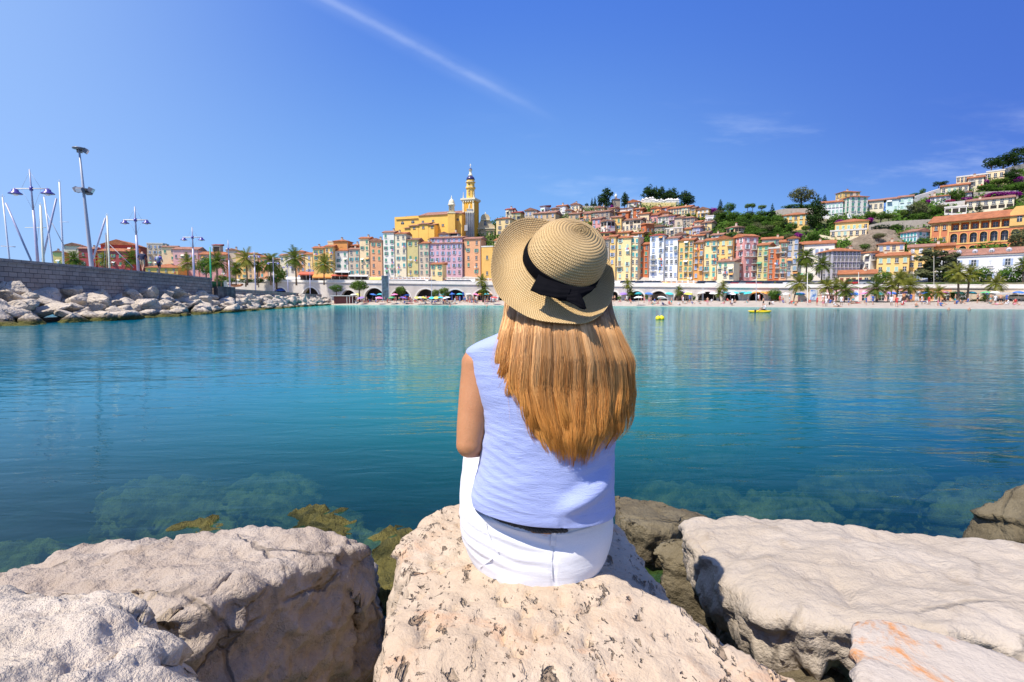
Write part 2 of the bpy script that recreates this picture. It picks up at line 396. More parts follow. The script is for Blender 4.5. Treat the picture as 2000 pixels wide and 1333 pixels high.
# big grey boulder with a shaded face
top = [Z(-150, 1170, .55), Z(0, 1128, .56), Z(100, 1085, .56), Z(215, 1064, .58), Z(300, 1058, .60), Z(420, 1052, .62), Z(540, 1042, .63), Z(668, 1037, .64), Z(697, 1052, .62), Z(345, 1200, .70), Z(430, 1110, .68), Z(600, 1060, .65)]
bot = [Z(738, 1290, .02), Z(735, 1400, -.1), Z(560, 1420, .0), Z(420, 1500, .1), Z(715, 1130, .1)]
boulder('boulder', [top + bot + low(top, -.5, 0.0)], R_GREY, 'big grey boulder with a rough shaded face, beside the dark water gap', vox=.0115, amp=.06, size=.34, seed=5, smooth=2)
top = [Z(-200, 1150, .86), Z(0, 1143, .86), Z(120, 1140, .86), Z(230, 1150, .86), Z(312, 1166, .85), Z(308, 1200, .84), Z(262, 1228, .86), Z(300, 1262, .85), Z(380, 1345, .82), Z(420, 1500, .8), Z(-200, 1500, .95), Z(0, 1350, .93)]
boulder('boulder', [top + low(top, .2, -.04)], R_WHITE, 'crumbly cream boulder overlapping the big grey boulder', vox=.010, amp=.040, size=.22, seed=9, smooth=2)
# wide slab
top = [Z(1335, 1014, .50), Z(1430, 1008, .50), Z(1520, 1020, .50), Z(1600, 1028, .50), Z(1700, 1050, .52), Z(1850, 1062, .52), Z(2000, 1080, .54), Z(2300, 1100, .54),
       Z(1350, 1075, .50), Z(1450, 1120, .54), Z(1475, 1150, .55), Z(1480, 1185, .57), Z(1560, 1200, .60), Z(1650, 1212, .62), Z(2300, 1290, .66)]
bot = [Z(1400, 1170, .1), Z(1345, 1090, .1), Z(1290, 1165, .05), Z(1420, 1100, .3)]
lip = [p + Vector((.02, .01, -.13)) for p in top]; cor = [p + Vector((.20, .13, -.16)) for p in top]
boulder('boulder', [top + lip, cor + low(cor, -.5, .0), bot + cor[8:10] + low(bot, -.5, 0)], R_SLAB, 'wide smooth pale slab sloping to the water, dark hollow under its edge', vox=.014, amp=.05, size=.6, seed=12, smooth=3)
top = [Z(1640, 1192, .74), Z(1760, 1196, .73), Z(1900, 1236, .72), Z(2010, 1285, .72), Z(2200, 1350, .72), Z(1600, 1300, .72), Z(1585, 1360, .72), Z(1580, 1500, .7), Z(2200, 1600, .72)]
boulder('boulder', [top + low(top, .1, -.06)], R_STAIN, 'grey rock with white veins and orange stains', vox=.012, amp=.012, size=.4, seed=14, smooth=5)
top = [Z(1268, 1078, .34), Z(1300, 1050, .38), Z(1350, 1050, .38), Z(1400, 1085, .36), Z(1290, 1120, .3), Z(1420, 1150, .3)]
boulder('boulder', [top + low(top, -.4, .1)], R_DARK, 'small brown rock wedged between the pitted boulder and the wide slab', vox=.012, amp=.03, size=.22, seed=17, smooth=2)
top = [Z(1180, 965, .22), Z(1260, 972, .22), Z(1330, 990, .2), Z(1395, 1006, .18), Z(1330, 1030, .26), Z(1250, 1035, .28), Z(1190, 1015, .27)]
boulder('boulder', [top + low(top, .02, -.1)], R_DARK, 'flat weedy rock at the waterline behind the woman', vox=.014, amp=.03, size=.3, seed=19, smooth=2)
top = [Z(1895, 1008, .30), Z(1960, 965, .42), Z(2010, 945, .5), Z(2200, 940, .5), Z(2200, 1070, .4), Z(2000, 1065, .2)]
boulder('boulder', [top + low(top, -.6, .12)], R_DARK, 'dark brown rock rising from the water past the wide slab', vox=.02, amp=.05, size=.5, seed=21, smooth=2)
top = [Z(1540, 1290, .4), Z(1600, 1240, .3), Z(1660, 1230, .3), Z(1640, 1400, .45), Z(1500, 1400, .4), Z(1440, 1230, .25)]
boulder('boulder', [top + low(top, -.4, .1)], R_DARK, 'brown rock deep in the gap under the wide slab', vox=.018, amp=.03, size=.3, seed=23, smooth=2)
# under water
SUBM = [((700, 835, 1020, 1260), .06, .9, 'algae covered rock in the gap between the grey and the pitted boulder'),
        ((530, 718, 994, 1075), .06, .5, 'yellow-green weedy rock breaking the surface behind the grey boulder'),
        ((315, 445, 1015, 1075), .02, .4, 'small weedy rock just under water, between two larger sunken ones'),
        ((-20, 130, 1050, 1140), -.20, .5, 'sunken weedy rock off the crumbly boulder'),
        ((440, 640, 925, 1010), -.55, .6, 'pale sunken rock seen dimly in deeper water'),
        ((200, 480, 930, 1010), -.75, .6, 'dark broad sunken rock furthest from the boulders'),
        ((1230, 1440, 940, 1010), -.5, .5, 'sunken rock behind the flat weedy rock'),
        ((1420, 1640, 960, 1030), -.45, .5, 'sunken greenish rock off the wide slab'),
        ((1560, 1830, 890, 990), -.7, .6, 'broad sunken rock far off the wide slab'),
        ((1230, 1480, 830, 900), -.8, .6, 'faint sunken rock beside her hair tips'),
        ((1830, 2050, 930, 1000), -.12, .4, 'sunken rock around the dark brown rock')]
for i, ((x0, x1, y0, y1), z, dep, lab) in enumerate(SUBM):
    rnd = random.Random(i); ps = []
    for k in range(10):
        a = 2 * pi * k / 10; ps.append(Z((x0 + x1) / 2 + (x1 - x0) / 2 * cos(a) * rnd.uniform(.75, 1), (y0 + y1) / 2 + (y1 - y0) / 2 * sin(a) * rnd.uniform(.75, 1), z - .1))
    ps.append(Z((x0 + x1) / 2, (y0 + y1) / 2, z))
    boulder('sunken_rock', [ps + low(ps, z - dep - 1.2, .25)], R_ALGAE, lab, vox=.026, amp=.16, size=.3, seed=30 + i, smooth=2, cat='rock')
# ================================================================ the woman on the pitted boulder
def fabric(name, c, weave, crease, rough=0.85, sheen=0.3, creasey=(1, 1, 1), cs=20, trans=0.0):
    mt, t, b = new_mat(name); N = NT(t); P = N.objco()
    f = N.noise(N.mapping(P, creasey), cs, 5, 0.65, 0.6)
    g = N.noise(N.mapping(P, (1, 1, 3.2)), 260, 3, 0.7)
    N.put(N.mix(N.math('MULTIPLY', N.ramp(g, .3, .7), .5), c, tuple(x * 0.86 for x in c)), b.inputs['Base Color'])
    b.inputs['Roughness'].default_value = rough; b.inputs['Sheen Weight'].default_value = sheen; b.inputs['Specular IOR Level'].default_value = 0.15
    h = N.math('ADD', N.math('MULTIPLY', f, crease), N.math('MULTIPLY', g, weave))
    N.put(N.bump(h, 0.012, 1.0), b.inputs['Normal']); return mt
M_SHIRT = fabric('blue_crepe_cotton', (0.385, 0.455, 0.78), 0.20, 0.42, creasey=(0.75, 1, 4.2), cs=9)
M_PANTS = fabric('white_stretch_cotton', (0.72, 0.72, 0.74), 0.03, 0.25, creasey=(0.6, 1, 3.0), cs=5, sheen=0.1)
M_BELT = fabric('black_braided_cord', (0.012, 0.011, 0.013), 0.5, 0.2, rough=.7)
M_RIB = fabric('black_ribbon', (0.004, 0.004, 0.006), 0.05, 0.2, rough=.8, sheen=0, cs=8); M_RIB.node_tree.nodes['Principled BSDF'].inputs['Specular IOR Level'].default_value = .05
def skin_mat():
    mt, t, b = new_mat('sun_tanned_skin'); N = NT(t); P = N.objco()
    f = N.noise(P, 9, 4, 0.6)
    N.put(N.mix(N.ramp(f, .35, .7), (0.46, 0.195, 0.080), (0.53, 0.24, 0.105)), b.inputs['Base Color'])
    b.inputs['Roughness'].default_value = 0.48; b.inputs['Subsurface Weight'].default_value = 0.12
    b.inputs['Subsurface Radius'].default_value = (0.02, 0.007, 0.004); b.inputs['Subsurface Scale'].default_value = 0.5
    N.put(N.bump(N.noise(P, 320, 3), 0.0012), b.inputs['Normal']); return mt
M_SKIN = skin_mat()
def straw():
    mt, t, b = new_mat('plaited_straw'); N = NT(t)
    s = N.n('ShaderNodeSeparateXYZ', {0: N.uv()}); U, V = s.outputs[0], s.outputs[1]     # U: length along the ring, V: rows of plait
    row = N.math('FRACT', V); k = N.math('FLOOR', V)
    prof = N.math('SINE', N.math('MULTIPLY', row, pi))                                     # rounded cord
    su = N.math('ADD', U, N.math('MULTIPLY', k, 0.37))
    pl = N.math('SINE', N.math('MULTIPLY', N.math('ADD', su, N.math('MULTIPLY', N.math('ABSOLUTE', N.math('SUBTRACT', row, 0.5)), 1.3)), 2 * pi))
    cv = N.n('ShaderNodeCombineXYZ', {0: N.math('MULTIPLY', U, 1.0), 1: N.math('MULTIPLY', V, 1.3)}).outputs[0]
    nz = N.noise(cv, 1.1, 3, 0.7); big = N.noise(N.objco(), 9, 3)
    c = N.mix(N.ramp(nz, 0.3, 0.7), (0.58, 0.375, 0.150), (0.80, 0.575, 0.285))
    c = N.mix(N.ramp(big, 0.35, 0.7), c, (0.76, 0.54, 0.26), 'MIX')
    gap = N.math('MULTIPLY', N.ramp(pl, -0.35, -0.95), 0.65)
    c = N.mix(N.math('MAXIMUM', gap, N.math('MULTIPLY', N.ramp(prof, 0.38, 0.05), 0.75)), c, (0.20, 0.105, 0.035))
    N.put(c, b.inputs['Base Color']); b.inputs['Roughness'].default_value = 0.62; b.inputs['Specular IOR Level'].default_value = 0.3
    h = N.math('ADD', prof, N.math('MULTIPLY', pl, 0.28))
    N.put(N.bump(h, 0.0020, 1.0), b.inputs['Normal']); return mt
M_STRAW = straw()

pr = thing('person', 'woman in straw hat, sleeveless blue top and white trousers sitting on the pitted boulder', 'person', (0.06, 1.38, .79))
PB = Vector((0.06, 1.38, .79))
def own(o):                       # mesh coordinates become relative to her base
    for v in o.data.vertices: v.co -= PB
    o.parent = pr; o.location = (0, 0, 0); return o
def capsules(segs, vox, mat, name, smooth=4, shrink=None):
    """one continuous surface from tapered limbs: (p, r, q, s)"""
    mb = MB()
    for (p, r, q, s) in segs:
        p, q = Vector(p), Vector(q); n = 5; L = (q - p); d = L.normalized() if L.length > 1e-6 else Vector((0, 0, 1))
        pts = [p - d * r * .95, p - d * r * .7, p - d * r * .35]; rr = [r * .3, r * .72, r * .94]
        for i in range(n): t = i / (n - 1); pts.append(p.lerp(q, t)); rr.append(lerp(r, s, t))
        pts += [q + d * s * .35, q + d * s * .7, q + d * s * .95]; rr += [s * .94, s * .72, s * .3]
        mb.tube(pts, rr, mat, 20)
    o = mb.build(name)
    r = o.modifiers.new('r', 'REMESH'); r.mode = 'VOXEL'; r.voxel_size = vox
    s = o.modifiers.new('s', 'SMOOTH'); s.factor = .5; s.iterations = smooth
    baked(o, name); o.data.polygons.foreach_set('use_smooth', [True] * len(o.data.polygons))
    if not o.data.materials: o.data.materials.append(mat)
    return o
# joints
ls, le = at(937, 712, 1.40), at(917, 868, 1.352); lw = Vector((-0.085, 1.58, 1.045)); lk = Vector((-.10, 1.80, .985))
rs, re_ = at(1186, 714, 1.42), at(1160, 855, 1.49); rw = Vector((0.20, 1.66, 1.05)); rk = Vector((.24, 1.82, .985))
hip = at(1048, 1075, 1.40); chest = at(1068, 800, 1.39); neck = at(1078, 668, 1.40); head = at(1085, 560, 1.415)
segs = [(hip, .125, at(1055, 960, 1.38), .11), (at(1055, 960, 1.38), .11, chest, .115), (chest, .115, at(1072, 715, 1.40), .095),
        (at(1072, 715, 1.40), .085, ls, .052), (at(1072, 715, 1.40), .085, rs, .052), (at(1072, 700, 1.40), .07, neck, .05), (neck, .048, head, .05),
        (head, .088, head + Vector((0, .02, .045)), .092), (head + Vector((0, .055, -.02)), .06, head + Vector((0, .075, -.06)), .032),      # skull, jaw
        (head + Vector((0, .098, .0)), .010, head + Vector((0, .118, -.022)), .013),                                                     # nose
        (head + Vector((-.02, .098, -.047)), .010, head + Vector((.02, .098, -.047)), .010),                                             # lips
        (head + Vector((-.09, .01, .0)), .012, head + Vector((-.094, .0, .03)), .016), (head + Vector((.09, .01, .0)), .012, head + Vector((.094, .0, .03)), .016),
        (ls, .050, ls.lerp(le, .45), .046), (ls.lerp(le, .45), .046, ls.lerp(le, .8), .041), (ls.lerp(le, .8), .041, le, .036), (le, .037, le.lerp(lw, .35), .037), (le.lerp(lw, .35), .037, lw, .024),
        (rs, .046, rs.lerp(re_, .5), .042), (rs.lerp(re_, .5), .042, re_, .035), (re_, .035, re_.lerp(rw, .35), .036), (re_.lerp(rw, .35), .036, rw, .024)]
def handsegs(w, d, side):
    d = d.normalized(); s = d.cross(Vector((0, 0, 1))).normalized() * side; dn = Vector((0, 0, -1)); out = []
    palm = w + d * .075
    for k in (-1, 0, 1): out.append((w + s * k * .012, .017, palm + s * k * .024, .014))
    for k, L in ((-1.5, .055), (-.5, .072), (.5, .078), (1.5, .068)):
        a = palm + s * k * .0185; b_ = a + d * L * .5 + dn * .008 + s * k * .003; c_ = b_ + d * L * .38 + dn * .022
        out += [(a, .0095, b_, .0085), (b_, .0085, c_, .0065)]
    a = w + d * .02 - s * .02; b_ = a + d * .035 - s * .022 + dn * .006; out += [(a, .013, b_, .011), (b_, .011, b_ + d * .03 - s * .006 + dn * .008, .008)]
    return out
segs += handsegs(lw, lk - lw + Vector((0, .1, .02)), -1) + handsegs(rw, rk - rw + Vector((0, .1, .02)), 1)
# feet (bare ankles under the trousers)
lf, rf = Vector((-.06, 2.02, .52)), Vector((.22, 2.02, .50))
own(capsules(segs, .0055, M_SKIN, 'body', 5))
for sx in (-1, 1):
    eye = MB(); eye.lathe([(0.001, -.011), (.008, -.008), (.0115, 0), (.008, .008), (.001, .011)], flat('eye_white', (.7, .68, .65), .3), 10, head + Vector((sx * .03, .088, .012)))
    own(eye.build('eye'))

# trousers: pelvis + thighs + shins as one surface
segs = []
pel = [(985, 903, 1196, 1.385, .100), (1020, 899, 1197, 1.385, .115), (1050, 904, 1193, 1.385, .128), (1080, 918, 1182, 1.385, .135), (1105, 938, 1163, 1.385, .135), (1125, 975, 1128, 1.385, .115), (1139, 1020, 1080, 1.385, .06)]
def sup(a, p): c = cos(a); return math.copysign(abs(c) ** p, c)
def ring_loft(rows, sub, nu, p=0.85, zt=None):
    """rows: (py at the side, left px, right px, centre Y, half depth) -> closed stack of rings"""
    R = []
    for py, L, Rr, Y, b in rows:
        l, r = at(L, py, Y), at(Rr, py, Y); R.append(((l.x + r.x) / 2, Y, l.z, (r.x - l.x) / 2, b))
    out = []
    for i in range(len(R) - 1):
        A, B, C, D = R[max(i - 1, 0)], R[i], R[i + 1], R[min(i + 2, len(R) - 1)]
        for k in range(sub):
            t = k / sub
            out.append([0.5 * (2 * B[j] + (C[j] - A[j]) * t + (2 * A[j] - 5 * B[j] + 4 * C[j] - D[j]) * t * t + (3 * B[j] - A[j] - 3 * C[j] + D[j]) * t ** 3) for j in range(5)])
    out.append(list(R[-1])); return out
def loft_pt(r, a, p): return Vector((r[0] + r[3] * sup(a, p), r[1] + r[4] * sup(a - pi / 2, p), r[2]))
pm = MB(); L = ring_loft(pel, 4, 40)
vs = [loft_pt(r, 2 * pi * i / 48, .86) for r in L for i in range(48)]
fs = [(j * 48 + i, (j + 1) * 48 + i, (j + 1) * 48 + (i + 1) % 48, j * 48 + (i + 1) % 48) for j in range(len(L) - 1) for i in range(48)]
fs += [tuple(range(48)), tuple(reversed([(len(L) - 1) * 48 + i for i in range(48)]))]
pm.add(vs, fs, M_PANTS, True)
lh, rh = at(965, 1030, 1.43), at(1130, 1030, 1.43); lh.z = .895; rh.z = .895
lkn, rkn = Vector((-.105, 1.80, .955)), Vector((.215, 1.82, .955))
for (a, r, b_, s) in [(lh, .10, lh.lerp(lkn, .5), .088), (lh.lerp(lkn, .5), .088, lkn, .068), (rh, .10, rh.lerp(rkn, .5), .085), (rh.lerp(rkn, .5), .085, rkn, .068),
                      (lkn, .068, lf, .05), (rkn, .068, rf, .05), (at(936, 1010, 1.42), .055, lkn + Vector((.0, -.15, -.0)), .06)]:
    d = (b_ - a).normalized(); pm.tube([a - d * r * .9, a - d * r * .5, a, a.lerp(b_, .5), b_, b_ + d * s * .5, b_ + d * s * .9], [r * .35, r * .85, r, (r + s) / 2, s, s * .85, s * .35], M_PANTS, 24)
pants = pm.build('trousers'); r = pants.modifiers.new('r', 'REMESH'); r.mode = 'VOXEL'; r.voxel_size = .0058
s_ = pants.modifiers.new('s', 'SMOOTH'); s_.factor = .5; s_.iterations = 10
baked(pants); me = pants.data
seamx = at(1080, 1085, 1.27).x
for v in me.vertices:
    n = v.normal; p = v.co; d = 0
    back = max(0, -n.y)
    # drag folds from the left hip sweeping down towards the seat
    u = (p.x - at(940, 1000, 1.3).x); q = p.z + 0.30 * u
    fold = sin(q * 210 + MN.noise(p * 9) * 3.2)
    d += .0032 * fold * back * sm(.22, .06, abs(u - .03)) * sm(.78, .84, p.z) * sm(1.01, .93, p.z)
    d += .0022 * MN.noise(Vector((p.x * 7, p.y * 7, p.z * 34))) + .0035 * MN.noise(p * 11)
    d -= .0045 * exp(-((p.x - seamx) / .0035) ** 2) * back * sm(.99, .90, p.z)
    v.co = p + n * d
me.polygons.foreach_set('use_smooth', [True] * len(me.polygons))
own(pants)
def surf_back(px, py, y0=1.0):        # the point of the trousers seen at a pixel
    d = ray(px, py).normalized()
    hit, loc, nn, _ = pants.ray_cast(Vector((0, 0, H)) - PB, d)
    return (loc + PB, nn) if hit else (at(px, py, 1.27), Vector((0, -1, 0)))
bpy.context.view_layer.update()
def strip_on(name, pix, wid, thick, mat, lift=.001):
    mb = MB(); pts = [surf_back(*p) for p in pix]
    vs = []
    for i, (p, n) in enumerate(pts):
        d = (pts[min(i + 1, len(pts) - 1)][0] - pts[max(i - 1, 0)][0]).normalized(); s = d.cross(n).normalized() * wid / 2
        vs += [p - s + n * lift, p - s + n * (lift + thick), p + s + n * (lift + thick), p + s + n * lift]
    fs = []
    for i in range(len(pts) - 1):
        for k in range(4): fs.append((i * 4 + k, i * 4 + (k + 1) % 4, i * 4 + 4 + (k + 1) % 4, i * 4 + 4 + k))
    fs += [(0, 1, 2, 3), tuple((len(pts) - 1) * 4 + k for k in (3, 2, 1, 0))]
    mb.add(vs, fs, mat, False); o = mb.build(name); own(o); o.parent = pants; return o
strip_on('belt_loop', [(1082, 1036), (1080, 1046), (1079, 1056), (1078, 1066)], .013, .0035, M_PANTS, .002)
strip_on('seam', [(1079, 1070), (1077, 1090), (1077, 1112), (1078, 1130)], .003, .0018, M_PANTS)
strip_on('waistband', [(948, 1006), (965, 1018), (985, 1028), (1010, 1037), (1040, 1043), (1075, 1046), (1110, 1043), (1150, 1032), (1180, 1016)], .0035, .0022, M_PANTS, .0005)
strip_on('pocket', [(938, 1108), (950, 1100), (962, 1091)], .0028, .0018, M_PANTS)
strip_on('pocket', [(950, 1022), (953, 1040), (962, 1062), (974, 1078)], .003, .0022, M_PANTS)
# belt: braided cord
mb = MB()
bp = [(936, 985), (948, 998), (962, 1009), (980, 1017), (1000, 1023), (1020, 1028), (1040, 1032), (1060, 1035), (1085, 1036), (1110, 1034)]
P0 = []
for i in range(len(bp) - 1):
    for k in range(8):
        t = k / 8; p, n = surf_back(lerp(bp[i][0], bp[i + 1][0], t), lerp(bp[i][1], bp[i + 1][1], t)); P0.append((p, n))
for ph in range(3):
    pts = [p + n * (.004 + .0022 * sin(i * .95 + ph * 2.09)) + Vector((0, 0, 1)) * (.0045 * cos(i * .95 + ph * 2.09)) for i, (p, n) in enumerate(P0)]
    mb.tube(pts, .0042, M_BELT, 6)
bl = mb.build('belt'); own(bl)

# sleeveless top
rows = [(640, 1000, 1150, 1.385, .060), (648, 985, 1168, 1.385, .062), (660, 957, 1188, 1.39, .070), (672, 930, 1204, 1.395, .078), (684, 913, 1213, 1.40, .084), (698, 915, 1213, 1.40, .090), (722, 921, 1212, 1.395, .098), (760, 931, 1210, 1.39, .106),
        (800, 941, 1207, 1.385, .110), (832, 945, 1204, 1.38, .112), (870, 942, 1198, 1.375, .114), (905, 937, 1197, 1.37, .118), (935, 929, 1197, 1.37, .124), (958, 923, 1197, 1.37, .128), (975, 922, 1198, 1.37, .130), (990, 924, 1199, 1.37, .131)]
L = ring_loft(rows, 12, 0); NU = 220
def shirt_p(i, j):
    r = list(L[j]); a = 2 * pi * i / NU
    t = j / (len(L) - 1)
    p = loft_pt(r, a, .84)
    # hem: lower towards the right of the back, higher at her left hip
    w_ = sm(.80, 1.0, t); back = max(0, -sin(a))
    p.z -= w_ * (.024 * back * cos(a + .20) - .008 + .003 * sin(a * 3 + 1))
    cx = r[0]
    n = Vector((cos(a) * r[4], sin(a) * r[3], 0)).normalized()
    d = .004 * MN.noise(p * 9) + .0022 * MN.noise(Vector((p.x * 12, p.y * 12, p.z * 45)))
    # pulled creases fanning from under her left arm
    lx = (p.x - L[j][0] + L[j][3]) / (2 * L[j][3])
    q = (p.z * 150 + lx * 16 + MN.noise(Vector((p.x * 6, 1, p.z * 10))) * 2.6)
    d += .0030 * (1 - abs(sin(q))) ** 1.5 * sm(.55, .05, lx) * back * sm(.50, .62, t) * sm(.98, .88, t)
    # one broad fold rising to the right hip
    u = p.z - (.975 + (lx - .6) * .16)
    d += .016 * exp(-(u / .020) ** 2) * sm(.52, .70, lx) * sm(1.02, .85, lx) * back - .010 * exp(-((u - .045) / .022) ** 2) * sm(.5, .75, lx) * back
    d -= .0035 * exp(-((lx - .60) / .006) ** 2) * back * sm(.85, .95, t)
    return p + n * d
me = grid_mesh('top', shirt_p, NU, len(L), M_SHIRT, wrap=True)
# open arm holes: drop the faces round the shoulder caps where the arms come out
bm = bmesh.new(); bm.from_mesh(me)
zt, zb = at(913, 690, 1.4).z, at(947, 836, 1.39).z
kill = []
for f in bm.faces:
    c = f.calc_center_median(); 
    if zb < c.z < zt - .004:
        tt = (c.z - zb) / (zt - zb)
        r = min(L, key=lambda q: abs(q[2] - c.z))
        side = (c.x - r[0]) / r[3]
        wdt = .050 * sin(pi * min(1, tt * .9 + .1)) ** .55
        if abs(side) > .80 and abs(c.y - r[1] - .004) < wdt: kill.append(f)
bmesh.ops.delete(bm, geom=kill, context='FACES'); bmesh.ops.delete(bm, geom=[v for v in bm.verts if not v.link_faces], context='VERTS')
bm.to_mesh(me); bm.free()
seam_m = MB()
for rr_ in (len(L) - 6, len(L) - 1):
    pts_ = [shirt_p(i, rr_) for i in range(0, NU + 1, 2)]; cc_ = sum(pts_, Vector()) / len(pts_)
    seam_m.tube([q + (Vector((q.x - cc_.x, q.y - cc_.y, 0)).normalized() * .0006) for q in pts_], .0011, M_SHIRT, 5, cap=False)
hem_o = seam_m.build('hem'); own(hem_o)
top_o = link_mesh('top', me); sd = top_o.modifiers.new('t', 'SOLIDIFY'); sd.thickness = .0022; sd.offset = -1; baked(top_o); own(top_o); hem_o.parent = top_o

# hair: a dark under-layer and thousands of strands gathered into locks
HL = table([(590, 994), (620, 992), (650, 985), (700, 973), (730, 969), (760, 969), (790, 982), (820, 994), (850, 1008), (890, 1042)])
HR = table([(590, 1188), (620, 1194), (650, 1207), (680, 1219), (705, 1231), (735, 1232), (770, 1233), (800, 1226), (845, 1226), (890, 1200)])
HE = table([(0, 788), (.05, 794), (.09, 802), (.13, 824), (.17, 856), (.21, 882), (.30, 898), (.42, 906), (.5, 908), (.62, 905), (.72, 900), (.80, 890), (.85, 872), (.90, 862), (.95, 856), (1, 846)])
HY = table([(560, 1.385), (600, 1.335), (618, 1.288), (645, 1.262), (700, 1.254), (760, 1.262), (830, 1.248), (900, 1.225)])
def hair_at(u, py, dep):
    x = lerp(HL(py), HR(py), u); edge = (2 * u - 1) ** 2
    return at(x, py, HY(py) + .075 * edge ** 1.5 + dep)
def hairmat(name, attr=True):
    mt, t, b = new_mat(name); N = NT(t)
    c = N.n('ShaderNodeAttribute', attribute_name='Col').outputs['Color']
    if not attr:     # body of a lock: fine strand texture along its length (UV: x across, y along)
        uv = N.uv(); f = N.noise(N.mapping(uv, (46, .9, 1)), 1.0, 4, .7); g = N.noise(N.mapping(uv, (15, .5, 1)), 1.0, 3, .6)
        c = N.mix(N.math('MULTIPLY', N.ramp(f, .38, .62), .55), c, N.mix(1.0, c, (1.5, 1.5, 1.6), 'MULTIPLY')); c = N.mix(N.math('MULTIPLY', N.ramp(g, .62, .40), .55), c, N.mix(1.0, c, (.60, .50, .42), 'MULTIPLY'))
        N.put(N.bump(N.math('ADD', f, N.math('MULTIPLY', g, .8)), .0022, 1.0), b.inputs['Normal'])
    N.put(c, b.inputs['Base Color']); b.inputs['Roughness'].default_value = 0.34; b.inputs['Specular IOR Level'].default_value = 0.42
    b.inputs['Specular Tint'].default_value = (1, .80, .52, 1)
    return mt
M_HAIR = hairmat('golden_brown_hair'); M_LOCK = hairmat('golden_brown_locks', False)
rnd = random.Random(7)
C0, C1 = (.42, .170, .042), (.90, .52, .195)
def tone_col(k, t):
    k = min(1, max(0, k)); c = [lerp(x, y, k) for x, y in zip(C0, C1)]; r = sm(.22, .95, t)
    return (c[0] * lerp(1.0, .97, r), c[1] * lerp(1.06, .80, r), c[2] * lerp(1.35, .50, r))
LOCKS = []
for lay, ncl in ((0, 26), (1, 34), (2, 30)):
    for k in range(ncl):
        u = (k + .5 + rnd.uniform(-.32, .32)) / ncl
        LOCKS.append(dict(u=u, lay=lay, dep=[.016, .006, -.004][lay] + rnd.uniform(-.003, .003), w=rnd.uniform(.7, 1.25) * [.0125, .0105, .0085][lay], y1=HE(u) + [4, -4, -18][lay] + rnd.uniform(-22, 6) - (rnd.random() < .18) * 26, ph=rnd.uniform(0, 6.28), am=rnd.uniform(.5, 1.6), tone=rnd.uniform(.15, .95), cu=rnd.uniform(-.8, .5) - (.9 if u < .22 else 0) + (.5 if u > .93 else 0), drift=rnd.uniform(-.022, .022)))
def lock_path(L, t, y0=566):
    py = lerp(y0, L['y1'], t); u = min(.995, max(.005, L['u'] + L['drift'] * t)); p = hair_at(u, min(py, 905), L['dep'])
    w_ = sm(.25, .8, t)
    p.x += L['am'] * .0052 * sin(t * 7.5 + L['ph']) * w_ + L['cu'] * .016 * sm(.70, 1, t) ** 1.6; p.y += .0035 * sin(t * 6 + L['ph'] * 1.7) * w_ + .020 * sm(.90, 1, t)
    if py > 905: p.z -= (py - 905) / 1000 * 1.25
    return p
V_, F_, CC, UVs = [], [], [], []
for L in LOCKS:
    n = 30; m_ = 10; base = len(V_); uo_ = rnd.uniform(0, 9)
    for i in range(n):
        t = i / (n - 1); p = lock_path(L, t); w_ = L['w'] * (.8 + .35 * sin(pi * min(1, t * 1.1))) * (1 - .90 * sm(.80, 1.0, t)); d_ = min(w_, .0075) * .62
        for q in range(m_):
            a = 2 * pi * q / m_; V_.append((p.x + w_ * cos(a), p.y + d_ * sin(a) + .0008 * sin(a * 3 + t * 9), p.z)); CC.append(tone_col(L['tone'] + .12 * sin(a * 2 + L['ph']), t))
    for i in range(n - 1):
        for q in range(m_):
            F_.append((base + i * m_ + q, base + i * m_ + (q + 1) % m_, base + (i + 1) * m_ + (q + 1) % m_, base + (i + 1) * m_ + q)); a0, a1 = q / m_ + uo_, (q + 1) / m_ + uo_; UVs += [(a0, i / 6), (a1, i / 6), (a1, (i + 1) / 6), (a0, (i + 1) / 6)]
me = bpy.data.meshes.new('hair_locks'); me.from_pydata(V_, [], F_); me.materials.append(M_LOCK); l_ = me.uv_layers.new(name='UVMap'); l_.data.foreach_set('uv', [c for q in UVs for c in q])
ca = me.color_attributes.new('Col', 'FLOAT_COLOR', 'POINT'); ca.data.foreach_set('color', [x for c in CC for x in (*c, 1)]); me.polygons.foreach_set('use_smooth', [True] * len(F_)); me.update(); locks_o = link_mesh('hair_locks', me); own(locks_o)
hv, hf, hc = [], [], []
def strand(L, wid, ang, spread, t1, fly=0):
    n = 18; base = len(hv); off = rnd.gauss(0, 1) * .35; dz = rnd.uniform(-.0012, .0030); fr = rnd.uniform(0, 6.28); tn = L['tone'] + rnd.uniform(-.15, .25)
    for i in range(n):
        t = i / (n - 1) * t1; p = lock_path(L, min(t, 1.04))
        w_ = L['w'] * (1.0 + .55 * t) * (1 - .55 * sm(.86, 1, t)); d_ = min(L['w'], .0075) * .62
        p.x += w_ * cos(ang) * spread + .0016 * sin(t * 9 + fr) * t + fly * .02 * t * t * sin(fr); p.y += d_ * sin(ang) * spread - .0006 - dz * .3 - abs(fly) * .008 * t
        r = wid * (1 - .8 * sm(.82, 1, i / (n - 1)))
        for a in (1.57, 3.66, 5.76): hv.append((p.x + r * cos(a), p.y + r * sin(a), p.z))
        hc.extend([tone_col(tn, t)] * 3)
        if i:
            for q in range(3): hf.append((base + (i - 1) * 3 + q, base + (i - 1) * 3 + (q + 1) % 3, base + i * 3 + (q + 1) % 3, base + i * 3 + q))
for s in range(5200): strand(LOCKS[rnd.randrange(len(LOCKS))], rnd.uniform(.00028, .00050), rnd.uniform(3.0, 6.42), rnd.uniform(.95, 1.18), rnd.uniform(.93, 1.03))
